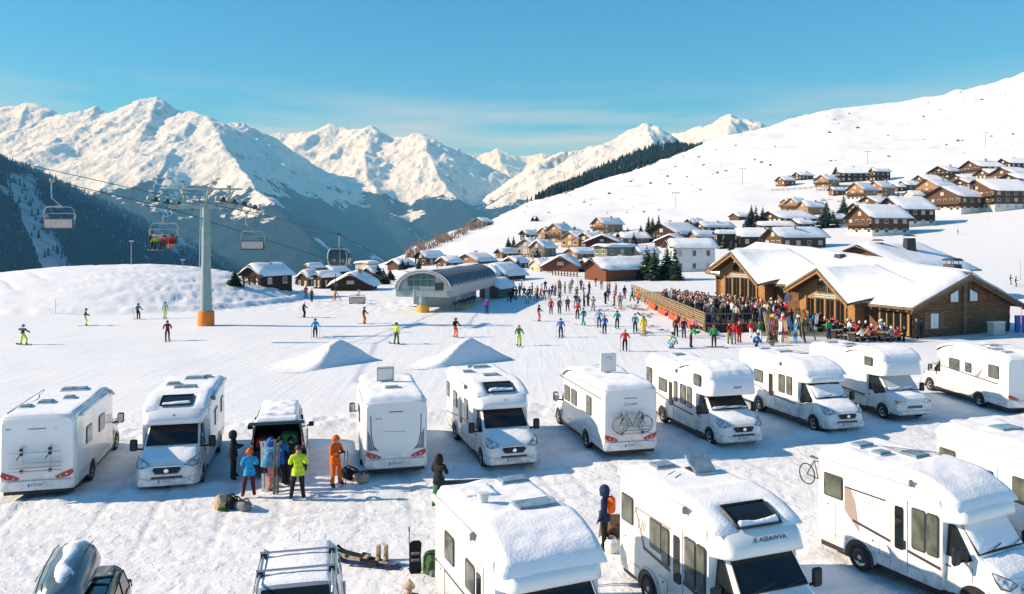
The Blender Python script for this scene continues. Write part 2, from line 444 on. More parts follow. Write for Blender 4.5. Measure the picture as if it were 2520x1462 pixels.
# ------------------------------------------------------------------ mountains beyond the valley: ridges in 3D, flanks falling away from them, gullies and noise
def mountain_material():
    m = bpy.data.materials.new('mountain'); m.use_nodes = True
    n = m.node_tree.nodes; l = m.node_tree.links; b = n['Principled BSDF']
    b.inputs['Roughness'].default_value = 0.8; b.inputs['Specular IOR Level'].default_value = 0.1
    g = n.new('ShaderNodeNewGeometry'); s = n.new('ShaderNodeSeparateXYZ'); l.new(g.outputs['Position'], s.inputs[0])
    sn = n.new('ShaderNodeSeparateXYZ'); l.new(g.outputs['Normal'], sn.inputs[0])

    def noise(sc, det=6, rough=0.6):
        x = n.new('ShaderNodeTexNoise'); x.inputs['Scale'].default_value = sc; x.inputs['Detail'].default_value = det; x.inputs['Roughness'].default_value = rough; l.new(g.outputs['Position'], x.inputs['Vector']); return x.outputs['Fac']

    def op(k, a, c):
        x = n.new('ShaderNodeMath'); x.operation = k
        for i, v in enumerate((a, c)):
            if isinstance(v, (int, float)): x.inputs[i].default_value = v
            else: l.new(v, x.inputs[i])
        return x.outputs[0]

    def band(a, lo, hi, o0=0.0, o1=1.0):
        x = n.new('ShaderNodeMapRange'); x.interpolation_type = 'SMOOTHSTEP'; l.new(a, x.inputs[0])
        for k, w in zip((1, 2, 3, 4), (lo, hi, o0, o1)): x.inputs[k].default_value = w
        return x.outputs[0]
    big = noise(0.0011, 6); mid = noise(0.006, 6); tree = noise(0.030, 3, 0.7)
    # forest below the tree line (which climbs with distance from the camera), broken by clearings and single trees
    line = op('ADD', s.outputs['Z'], op('MULTIPLY', op('SUBTRACT', big, 0.5), -900.0))
    line = op('ADD', line, op('MULTIPLY', op('SUBTRACT', mid, 0.5), -420.0))
    line = op('SUBTRACT', line, op('MULTIPLY', s.outputs['Y'], 0.035))
    dens = band(line, 190, -60)
    clear = band(noise(0.0021, 4), 0.60, 0.66)
    dens = op('MULTIPLY', dens, op('SUBTRACT', 1.0, op('MULTIPLY', clear, 0.92)))
    forest = band(op('ADD', dens, op('MULTIPLY', op('SUBTRACT', tree, 0.5), 1.1)), 0.36, 0.50)
    # rock where it is steep
    steep = op('ADD', sn.outputs['Z'], op('MULTIPLY', op('SUBTRACT', noise(0.011, 8, 0.7), 0.5), 0.75))
    rock = band(steep, 0.76, 0.60)
    rock = op('MULTIPLY', rock, band(s.outputs['Z'], 150, 420))
    m1 = n.new('ShaderNodeMix'); m1.data_type = 'RGBA'; m1.inputs[6].default_value = (0.84, 0.845, 0.85, 1); m1.inputs[7].default_value = (0.15, 0.145, 0.145, 1); l.new(op('MULTIPLY', rock, 0.72), m1.inputs[0])
    fc = n.new('ShaderNodeMix'); fc.data_type = 'RGBA'; fc.inputs[6].default_value = (0.004, 0.011, 0.014, 1); fc.inputs[7].default_value = (0.014, 0.024, 0.030, 1); l.new(noise(0.05, 2), fc.inputs[0])
    m2 = n.new('ShaderNodeMix'); m2.data_type = 'RGBA'; l.new(m1.outputs[2], m2.inputs[6]); l.new(fc.outputs[2], m2.inputs[7]); l.new(forest, m2.inputs[0])
    l.new(m2.outputs[2], b.inputs['Base Color'])
    k = n.new('ShaderNodeBump'); k.inputs['Strength'].default_value = 0.8; k.inputs['Distance'].default_value = 45
    l.new(op('ADD', noise(0.016, 10, 0.66), op('MULTIPLY', forest, 0.25)), k.inputs['Height']); l.new(k.outputs[0], b.inputs['Normal'])
    return m


M_MTN = mountain_material()
# ridges: (flank slope, [(x, y, depth), ...])
RIDGES = [
    # far left summit
    (0.62, [(-500, 330, 9000), (-120, 300, 8800), (20, 262, 8600), (66, 257, 8600), (120, 274, 8500), (178, 310, 8400)]),
    (0.60, [(66, 257, 8600), (40, 330, 7800), (-60, 420, 7000)]),
    # main massif: skyline, then the spur that parts its sunlit and shaded flanks
    (0.66, [(120, 352, 7300), (160, 288, 7400), (235, 264, 7500), (275, 275, 7400), (322, 264, 7300), (388, 247, 7200), (438, 277, 7100), (478, 277, 6900), (512, 295, 6750)]),
    (0.60, [(512, 295, 6750), (537, 335, 6300), (552, 372, 5900), (604, 432, 5300), (668, 500, 4700), (770, 590, 4100)]),
    (0.58, [(512, 295, 6750), (580, 312, 7000), (645, 332, 7300), (700, 368, 7500), (770, 412, 7600), (930, 508, 7800), (1060, 565, 7900)]),
    (0.55, [(235, 264, 7500), (200, 320, 6800), (120, 372, 6200), (60, 392, 5900)]),
    (0.50, [(388, 247, 7200), (345, 330, 6400), (290, 420, 5600), (250, 480, 5100)]),
    (0.48, [(478, 277, 6900), (440, 360, 6100), (410, 440, 5400), (380, 520, 4800)]),
    # middle massif
    (0.60, [(620, 345, 9300), (690, 332, 9300), (780, 324, 9300), (812, 308, 9300), (850, 324, 9200), (915, 317, 9000), (945, 331, 9000), (1000, 334, 8900), (1042, 331, 8700), (1062, 352, 8600)]),
    (0.62, [(1042, 331, 8700), (1052, 372, 8000), (1072, 415, 7400), (1110, 470, 6700), (1170, 540, 6000)]),
    (0.58, [(1062, 352, 8600), (1100, 376, 8900), (1150, 428, 9000), (1200, 468, 9100), (1262, 522, 9200)]),
    (0.52, [(915, 317, 9000), (895, 380, 8100), (905, 440, 7200), (950, 505, 6400), (1010, 570, 5700)]),
    (0.50, [(780, 324, 9300), (800, 400, 8200), (840, 470, 7200)]),
    # far range at the head of the valley
    (0.55, [(1060, 385, 14500), (1100, 374, 14500), (1135, 377, 14500), (1180, 386, 14500), (1222, 368, 14500), (1252, 386, 14500), (1290, 383, 14500), (1332, 376, 14500), (1365, 381, 14500), (1420, 374, 14500), (1500, 360, 14500)]),
    (0.52, [(1222, 368, 14500), (1235, 405, 13000), (1262, 440, 12000)]),
    (0.50, [(1135, 377, 14500), (1190, 425, 12500), (1240, 470, 11500)]),
    (0.50, [(1332, 376, 14500), (1350, 410, 13000)]),
    # right of the valley
    (0.62, [(1250, 505, 6600), (1310, 470, 6800), (1380, 425, 7100), (1440, 383, 7300), (1500, 346, 7500), (1560, 322, 7600), (1592, 312, 7600), (1622, 322, 7500), (1660, 345, 7500), (1700, 362, 7400)]),
    (0.60, [(1592, 312, 7600), (1605, 350, 7000), (1625, 392, 6400), (1680, 450, 5600)]),
    (0.60, [(1640, 335, 10800), (1720, 310, 10600), (1765, 298, 10400), (1802, 281, 10200), (1840, 300, 10200), (1875, 316, 10300), (1935, 303, 10500), (1985, 284, 10700), (2025, 277, 10800), (2120, 290, 11000)]),
    (0.60, [(1802, 281, 10200), (1790, 330, 9300), (1830, 380, 8400)]),
]
SEGS = []
for k_, pl in RIDGES:
    acc = 0.0
    for p, q in zip(pl[:-1], pl[1:]):
        a = at(*p); b = at(*q); SEGS.append((a, b, k_, acc, len(SEGS))); acc += (b - a).length


def mountain_h(X, Y):
    wx = X + 260 * fbm(X / 1500, Y / 1500, 4); wy = Y + 260 * fbm(X / 1500 + 40, Y / 1500 + 7, 4)
    acc = np.zeros_like(X); T = 16.0; mx_ = np.full_like(X, -900.0); hs = []
    for a, b, k, s0, si in SEGS:
        ex, ey = b.x - a.x, b.y - a.y; L2 = ex * ex + ey * ey; L = math.sqrt(L2)

        def dist(px, py):
            t = np.clip(((px - a.x) * ex + (py - a.y) * ey) / L2, 0, 1)
            return t, np.hypot(px - a.x - t * ex, py - a.y - t * ey)
        t0, d0 = dist(X, Y); t1, d1 = dist(wx, wy)
        w = np.clip(d0 / 500, 0, 1); d = d0 * (1 - w) + d1 * w; t = t0 * (1 - w) + t1 * w
        side = np.sign((X - a.x) * ey - (Y - a.y) * ex)
        s = s0 + t * L
        gul = ridged(s / 270 + si * 3.7 + side * 11.3, d / 2200, 4)
        z = a.z + (b.z - a.z) * t - k * d * (1 - 0.16 * np.clip(d / 3000, 0, 1.4)) + gul * 135 * d / (d + 350)
        hs.append(z); mx_ = np.maximum(mx_, z)
    for z in hs: acc += np.exp((z - mx_) / T)
    h = mx_ + T * np.log(np.maximum(acc, 1e-9)) - T * 0.7
    dpt = np.clip((h + 300) / 900, 0.1, 1)
    h = h + dpt * (ridged(X / 420, Y / 420, 5) * 52 + ridged(X / 130, Y / 130, 3) * 20)
    return np.maximum(h, -480 + 30 * fbm(X / 500, Y / 500, 3))


_r = np.exp(np.linspace(math.log(1950), math.log(17500), 520)); _c = np.linspace(-0.80, 0.66, 900)
_Y, _U = np.meshgrid(_r, _c, indexing='ij'); _X = _U * _Y
_Z = mountain_h(_X, _Y)
mtn = link('mountains', big_mesh('mountains', np.stack([_X, _Y, _Z], -1).reshape(-1, 3), grid_faces(len(_r), len(_c)), M_MTN)); tag(mtn, kind='structure')
_vf = MB().add([(-26000, 300, -520), (26000, 300, -520), (26000, 26000, -520), (-26000, 26000, -520)], [(0, 1, 2, 3)])
tag(_vf.build('valley_ground', M_MTN, fix=False), kind='structure')

# ------------------------------------------------------------------ the shaded forest slope on the left of the valley
FR = [at(-900, -60, 1500), at(-420, 170, 2000), at(0, 388, 2600), at(150, 448, 2850), at(330, 532, 3150), at(480, 602, 3400), at(630, 672, 3650), at(760, 735, 3900)]


def forest_h(X, Y):
    best = np.full_like(X, -900.0); acc = 0
    for i, (a, b) in enumerate(zip(FR[:-1], FR[1:])):
        ex, ey = b.x - a.x, b.y - a.y; L2 = ex * ex + ey * ey; L = math.sqrt(L2)
        t = np.clip(((X - a.x) * ex + (Y - a.y) * ey) / L2, 0, 1); d = np.hypot(X - a.x - t * ex, Y - a.y - t * ey)
        gul = ridged((acc + t * L) / 300, d / 1500, 3)
        best = np.maximum(best, a.z + (b.z - a.z) * t - 0.72 * d + gul * 30 * d / (d + 200)); acc += L
    return np.maximum(best + fbm(X / 90, Y / 90, 3) * 6, -470)


_r = np.exp(np.linspace(math.log(420), math.log(4600), 240)); _c = np.linspace(-1.05, -0.20, 330)
_Y, _U = np.meshgrid(_r, _c, indexing='ij'); _X = _U * _Y; _Z = forest_h(_X, _Y)
M_SLOPE = mat('shade_toned_snow', (0.30, 0.36, 0.41), 0.8, noise=(0.02, 0.4))  # snow colour darkened and blued to carry the slope's shade
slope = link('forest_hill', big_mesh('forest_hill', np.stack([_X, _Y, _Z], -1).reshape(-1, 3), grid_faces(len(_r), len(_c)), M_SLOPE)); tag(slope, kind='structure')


def conifers(name, P, hgt, label, m, tiers=2, sides=5, group=None):
    """many small conifers as one mesh: P (n,3), hgt (n,)"""
    n = len(P); ang = np.random.RandomState(3).rand(n) * 6.28
    cos = []; fcs = []; base = 0
    for k in range(tiers):
        z0 = hgt * (0.06 + 0.42 * k / max(1, tiers - 1) if tiers > 1 else 0.06); z1 = hgt * (0.62 if k == 0 and tiers > 1 else 1.0); r = hgt * (0.20 - 0.075 * k)
        th = ang[:, None] + np.arange(sides)[None, :] * (2 * math.pi / sides)
        rj = r[:, None] * (0.75 + 0.5 * np.random.RandomState(k).rand(n, sides))
        ring = np.stack([P[:, 0, None] + rj * np.cos(th), P[:, 1, None] + rj * np.sin(th), (P[:, 2] + z0)[:, None] + 0 * th], -1)
        tip = np.stack([P[:, 0], P[:, 1], P[:, 2] + z1], -1)[:, None, :]
        blk = np.concatenate([ring, tip], 1); cos.append(blk.reshape(-1, 3))
        i = base + np.arange(n)[:, None] * (sides + 1); j = np.arange(sides)[None, :]
        fcs.append(np.stack([i + j, i + (j + 1) % sides, i + sides + 0 * j], -1).reshape(-1, 3)); base += n * (sides + 1)
    o = link(name, big_mesh(name, np.concatenate(cos), np.concatenate(fcs), m, smooth=False)); tag(o, label, 'forest', group, 'stuff'); return o


M_FOREST = mat('spruce_far', (0.016, 0.03, 0.028), 0.9, spec=0.1, noise=(0.2, 0.5))
_rs = np.random.RandomState(5); N = 90000
_y = np.exp(_rs.uniform(math.log(900), math.log(4200), N)); _u = _rs.uniform(-0.74, -0.28, N); _x = _u * _y
_z = forest_h(_x, _y); _zb = forest_h(_x - 6, _y)
# keep the camera's side of the ridge, leave avalanche tracks and glades open
_gl = fbm(_x / 260 + _y / 700, _y / 900, 3) + 0.35 * fbm(_x / 60, _y / 60, 2)
_px = CX + F * _u; _py = YH - F * (_z - HC) / _y
_trk = np.abs(_px - (60 + (_py - 470) * 0.40)) < (34 + 10 * _rs.rand(N))
keep = (_z > -330) & (_gl < 0.42) & ~(_trk & (_py > 430) & (_rs.rand(N) < 0.965)) & (_rs.rand(N) < np.clip((_y / 2400) ** 1.2, 0.3, 1))
P_ = np.stack([_x, _y, _z - 0.5], -1)[keep]
conifers('spruce_forest', P_, _rs.uniform(11, 23, len(P_)), 'dark spruce forest on the shaded slope left of the valley', M_FOREST)

# ------------------------------------------------------------------ forest band behind the skyline of the sunny hillside
_n = 2600; _t = _rs.rand(_n); _px = 1296 + 440 * _t; _tap = np.clip(np.minimum(_px - 1296, 1736 - _px) / 70, 0.05, 1)
_py = np.interp(_px, _gx, _gys); _top = np.interp(_px, [1330, 1400, 1480, 1560, 1620, 1660, 1700], [2, 14, 30, 40, 44, 30, 6])
_k = _rs.rand(_n) * 0.9; _d = np.interp(_px, _gx, _gds) + 60 + 240 * _k
_yy = _py - _top * _k + 6
P_ = np.stack([(_px - CX) / F * _d, _d, HC - (_yy - YH) / F * _d], -1)
# the hill shoulder they stand on
_pc = np.linspace(1290, 1720, 44); _rows_ = []
for kk in np.linspace(-0.15, 1.0, 9):
    yb_ = np.interp(_pc, _gx, _gys) + 14 - np.interp(_pc, [1290, 1330, 1400, 1480, 1560, 1620, 1660, 1720], [0, 2, 14, 30, 40, 44, 30, 0]) * kk
    dd = np.interp(_pc, _gx, _gds) + 60 + 240 * kk
    _rows_.append(np.stack([(_pc - CX) / F * dd, dd, HC - (yb_ - YH) / F * dd], -1))
_rows_.append(_rows_[-1] + np.array([0, 200, -160]))
_G = np.array(_rows_)
sh = link('wooded_hill', big_mesh('wooded_hill', _G.reshape(-1, 3), grid_faces(_G.shape[0], _G.shape[1]), M_GROUND)); tag(sh, kind='structure')
_ok = fbm(_px / 22, _k * 3.0, 3) + 0.25 * _rs.rand(_n) > -0.22 + 0.35 * (_k > 0.75) * _rs.rand(_n)
_ok &= _rs.rand(_n) < _tap ** 1.3
P_ = P_[_ok]
conifers('spruce_wood', P_, _rs.uniform(6, 13, len(P_)) * (0.55 + 0.45 * _tap[_ok]), 'strip of spruce wood behind the crest of the sunny hillside', M_FOREST)

# ------------------------------------------------------------------ mountain air
_hz = bpy.data.materials.new('mountain_air'); _hz.use_nodes = True
_n = _hz.node_tree.nodes; _l = _hz.node_tree.links
_n.remove(_n['Principled BSDF']); _pv = _n.new('ShaderNodeVolumePrincipled'); _pv.inputs['Color'].default_value = (0.15, 0.52, 1.0, 1); _pv.inputs['Density'].default_value = HAZE
_pv.inputs['Anisotropy'].default_value = 0.0; _pv.inputs['Absorption Color'].default_value = (1, 1, 1, 1)
_l.new(_pv.outputs[0], _n['Material Output'].inputs['Volume'])
_hb = MB().box(-30000, 30000, -2000, 30000, -620, 1750)
tag(_hb.build('haze', _hz), kind='stuff')


# ------------------------------------------------------------------ vehicle materials
M_PAINT = mat('white_paint', (0.82, 0.815, 0.79), 0.28, coat=0.5, noise=(1.5, 0.03))
def _dirty(m):
    n = m.node_tree.nodes; l = m.node_tree.links; b = n['Principled BSDF']; src = b.inputs['Base Color'].links[0].from_socket
    t = n.new('ShaderNodeTexCoord'); s = n.new('ShaderNodeSeparateXYZ'); l.new(t.outputs['Object'], s.inputs[0]); x = n.new('ShaderNodeTexNoise'); x.inputs['Scale'].default_value = 3.2; x.inputs['Detail'].default_value = 7; x.inputs['Roughness'].default_value = 0.7; l.new(t.outputs['Object'], x.inputs['Vector'])
    a = n.new('ShaderNodeMapRange'); a.inputs[1].default_value = 1.25; a.inputs[2].default_value = 0.30; a.inputs[3].default_value = -0.1; a.inputs[4].default_value = 1.0; l.new(s.outputs['Z'], a.inputs[0])
    q = n.new('ShaderNodeMapRange'); q.inputs[1].default_value = 0.36; q.inputs[2].default_value = 0.68; l.new(x.outputs['Fac'], q.inputs[0]); u = n.new('ShaderNodeMath'); u.operation = 'MULTIPLY'; u.use_clamp = True; l.new(a.outputs[0], u.inputs[0]); l.new(q.outputs[0], u.inputs[1])
    k = n.new('ShaderNodeMix'); k.data_type = 'RGBA'; k.inputs[7].default_value = (0.36, 0.33, 0.29, 1); l.new(src, k.inputs[6]); l.new(u.outputs[0], k.inputs[0]); l.new(k.outputs[2], b.inputs['Base Color'])


_dirty(M_PAINT)
M_GLASS = mat('dark_glass', (0.012, 0.016, 0.018), 0.04, spec=0.5)
M_ACRYL = mat('tinted_pane', (0.10, 0.11, 0.09), 0.08, spec=0.5, noise=(2.5, 0.5))
M_BLACK = mat('black_plastic', (0.018, 0.018, 0.02), 0.5)
M_GREY = mat('grey_trim', (0.23, 0.24, 0.25), 0.45)
M_STRIPE = mat('dark_stripe', (0.05, 0.05, 0.055), 0.35)
M_TAUPE = mat('taupe_stripe', (0.34, 0.27, 0.24), 0.35)
M_RUBBER = mat('tyre_rubber', (0.02, 0.02, 0.02), 0.85, bump=(30, 0.3, 0.01))
M_ALLOY = mat('alloy', (0.50, 0.50, 0.52), 0.3, metal=0.8)
M_CHROME = mat('chrome', (0.75, 0.75, 0.77), 0.15, metal=1.0)
M_LAMP = mat('lamp_glass', (0.50, 0.53, 0.56), 0.06, spec=0.8, noise=(9, 0.55))
M_RED = mat('red_lens', (0.45, 0.02, 0.02), 0.12, spec=0.7)
M_ORANGE_L = mat('amber_lens', (0.75, 0.20, 0.03), 0.15, spec=0.7)
M_PLATE = mat('plate_white', (0.62, 0.62, 0.60), 0.4)
M_BLUE = mat('plate_blue', (0.03, 0.09, 0.40), 0.4)
M_DIRTW = mat('grey_door_panel', (0.50, 0.52, 0.54), 0.4)
M_HATCH = mat('hatch_acrylic', (0.20, 0.27, 0.32), 0.06, spec=0.7, noise=(4, 0.35))
M_HFRAME = mat('hatch_frame', (0.62, 0.61, 0.60), 0.45)


def ring8(y, z0, z1, hb, ht, rb, rt, crown=0.0):
    """cross-section in the xz plane at y: bottom half-width hb, top half-width ht, corner radii, slight roof crown"""
    rb = min(rb, (z1 - z0) * 0.45); rt = min(rt, (z1 - z0) * 0.45)
    P = []
    for sx in (-1, 1):
        s = [(hb - rb, z0), (hb - rb * 0.3, z0 + rb * 0.3), (hb, z0 + rb), (ht + (hb - ht) * 0.25, z1 - rt), (ht - rt * 0.3, z1 - rt * 0.3), (ht - rt, z1), (ht * 0.5, z1 + crown * 0.8)]
        s = [(sx * a, b) for a, b in s]
        P.append(s)
    pts = P[0] + [(0, z1 + crown)] + P[1][::-1]
    return [(x, y, z) for x, z in pts]


def loft_sections(secs, mats, name, parent, smooth=35):
    return MB().loft([ring8(*s) for s in secs]).build(name, mats, parent, smooth)


def rrect(w, h, r, n=4):
    """rounded rectangle outline in 2D, centred"""
    out = []
    for cx, cy, a in ((w / 2 - r, h / 2 - r, 0), (-w / 2 + r, h / 2 - r, 90), (-w / 2 + r, -h / 2 + r, 180), (w / 2 - r, -h / 2 + r, 270)):
        for k in range(n + 1):
            t = R(a + 90 * k / n); out.append((cx + r * math.cos(t), cy + r * math.sin(t)))
    return out


def panel(poly, o, ux, uy, th, name, m, parent, smooth=None):
    """flat plate: 2D polygon mapped by ux, uy at origin o, thickness th along ux x uy"""
    o = Vector(o); ux = Vector(ux); uy = Vector(uy); nz = ux.cross(uy).normalized()
    return MB().prism([o + ux * a + uy * b for a, b in poly], nz * th).build(name, m, parent, smooth)


def side_window(par, sx, y, z, w, h, hw, pane=M_ACRYL, r=0.07):
    """window on a side wall: sx = +-1, centred at y, z"""
    ux = Vector((0, 1, 0)) * sx; uy = Vector((0, 0, 1))
    f = panel(rrect(w, h, r), (sx * (hw - 0.01), y, z), ux, uy, 0.030, 'window_frame', M_STRIPE, par)
    panel(rrect(w - 0.07, h - 0.07, r * 0.7), (sx * (hw - 0.01), y, z), ux, uy, 0.042, 'pane', pane, f)
    return f


def wheel(par, x, y, r, wd, sgn):
    w = MB().lathe([(r * 0.62, -wd / 2), (r * 0.93, -wd / 2), (r, -wd * 0.32), (r, wd * 0.32), (r * 0.93, wd / 2), (r * 0.62, wd / 2), (r * 0.60, wd * 0.1)], axis='x', n=24, cap=False).build('wheel', M_RUBBER, par, 40, (x, y, r))
    m = MB().lathe([(r * 0.61, -sgn * wd * 0.1), (r * 0.64, sgn * wd * 0.30), (r * 0.60, sgn * wd * 0.44), (r * 0.50, sgn * wd * 0.36), (r * 0.20, sgn * wd * 0.34), (r * 0.16, sgn * wd * 0.46), (0.01, sgn * wd * 0.47)], axis='x', n=20)
    m.mi = 1
    for k in range(8):
        t = 2 * math.pi * k / 8; c, s_ = math.cos(t), math.sin(t); p = Vector((sgn * wd * 0.385, r * 0.37 * c, r * 0.37 * s_))
        m.tube(p, p + Vector((sgn * 0.012, 0, 0)), r * 0.085, n=6)
    m.build('rim', [M_ALLOY, M_BLACK], w, 40)


def wheel_arch(par, sx, y, hw, r):
    n = 14; poly = [(r * math.cos(math.pi * k / n), r * math.sin(math.pi * k / n)) for k in range(n + 1)] + [(-r, -0.10), (r, -0.10)]
    panel(poly, (sx * (hw - 0.05), y, 0.33), Vector((0, 1, 0)) * sx, (0, 0, 1), 0.058, 'wheel_arch', M_BLACK, par)
    pts = [(sx * (hw + 0.004), y + (r + 0.03) * math.cos(math.pi * k / n), 0.33 + (r + 0.03) * math.sin(math.pi * k / n)) for k in range(n + 1)]
    MB().path(pts, 0.03, 6).build('arch_trim', M_PAINT, par, 50)


def snow_cap(par, x0, x1, ys, zf, t, seed, edge=0.10, amp=0.35, over=0.0, cols=22, name='snow_cover', tilt=None, hole=None):
    """lumpy snow lying on a top surface z = zf(x, y)"""
    xs = np.linspace(x0, x1, cols); P = []
    for y in ys:
        row = []
        for x in xs:
            e = min(x - x0, x1 - x, y - ys[0] + over, ys[-1] - y + over)
            q = max(0.0, min(1.0, e / edge)); q = math.sqrt(max(0, 1 - (1 - q) ** 2))
            nz = float(fbm(np.array([x * 1.6 + seed]), np.array([y * 1.6 - seed]), 3)[0])
            f = float(fbm(np.array([x * 7 + seed]), np.array([y * 7]), 2)[0])
            tt = t * (1 + amp * nz) + 0.009 * f
            if hole:
                for (hx0, hx1, hy0, hy1, s_) in hole:
                    ins = min(x - hx0, hx1 - x, y - hy0, hy1 - y)
                    if ins > -0.08: tt *= max(s_, min(1, -ins / 0.08)) if ins < 0 else s_
            row.append((x, y, zf(x, y) - 0.012 + (tt + 0.012) * q))
        P.append(row)
    return MB().grid(P).build(name, M_SNOW, par, 180)


def hatch(par, x, y, z, w, l, h=0.09, dome=True, tilt=0.0, open_=0.0):
    f = MB().box(x - w / 2, x + w / 2, y - l / 2, y + l / 2, z - 0.10, z + h * 0.5, 0.02).build('roof_hatch', M_HFRAME, par)
    if open_:
        m = MB().box(-w / 2, w / 2, 0, l, 0, 0.05, 0.02).build('hatch_lid', M_HATCH, f); m.location = (x, y - l / 2, z + h * 0.5); m.rotation_euler = (open_, 0, 0)
        MB().box(x - w / 2 + 0.05, x + w / 2 - 0.05, y - l / 2 + 0.05, y + l / 2 - 0.05, z + h * 0.5 + 0.002, z + h * 0.5 + 0.03).build('hatch_opening', M_BLACK, f)
    else:
        MB().box(x - w / 2 + 0.035, x + w / 2 - 0.035, y - l / 2 + 0.035, y + l / 2 - 0.035, z + h * 0.4, z + h, 0.03).build('hatch_lid', M_HATCH, f)
    return f


def plate(par, x, y, z, ny, text, w=0.52, h=0.115):
    """number plate facing -y (ny=-1) or +y (ny=+1) in vehicle space"""
    p = MB().box(x - w / 2, x + w / 2, y - 0.012, y + 0.012, z - h / 2, z + h / 2, 0.006).build('number_plate', M_PLATE, par)
    bx = x - w / 2 * (1 if ny < 0 else -1)
    d = 0.05 * (1 if ny < 0 else -1)
    b0, b1 = sorted((bx + d * 0.1, bx + d))
    MB().box(b0, b1, y - 0.016, y + 0.016, z - h / 2 + 0.008, z + h / 2 - 0.008).build('country_band', M_BLUE, p)
    lettering(p, text, (x + d * 0.35, y + ny * 0.0145, z), 0.082, M_STRIPE, rot=(R(90), 0, 0 if ny < 0 else math.pi), name='plate_characters')
    return p


def lettering(par, text, loc, size, m, rot=(R(90), 0, 0), name='lettering', shear=0.0, depth=0.003):
    c = bpy.data.curves.new(name, 'FONT'); c.body = text; c.size = size; c.align_x = 'CENTER'; c.align_y = 'CENTER'; c.extrude = depth; c.shear = shear; c.resolution_u = 2
    o = bpy.data.objects.new(name, c); dg = bpy.context.evaluated_depsgraph_get()
    me = bpy.data.meshes.new_from_object(o.evaluated_get(dg) if False else o); bpy.data.objects.remove(o); bpy.data.curves.remove(c)
    me.materials.clear(); me.materials.append(m)
    q = link(name, me, par); q.location = loc; q.rotation_euler = rot; return q


def lin(pts, y):
    if y <= pts[0][0]: return pts[0][1]
    for (a, b), (c, d) in zip(pts[:-1], pts[1:]):
        if y <= c: return b + (d - b) * (y - a) / (c - a)
    return pts[-1][1]


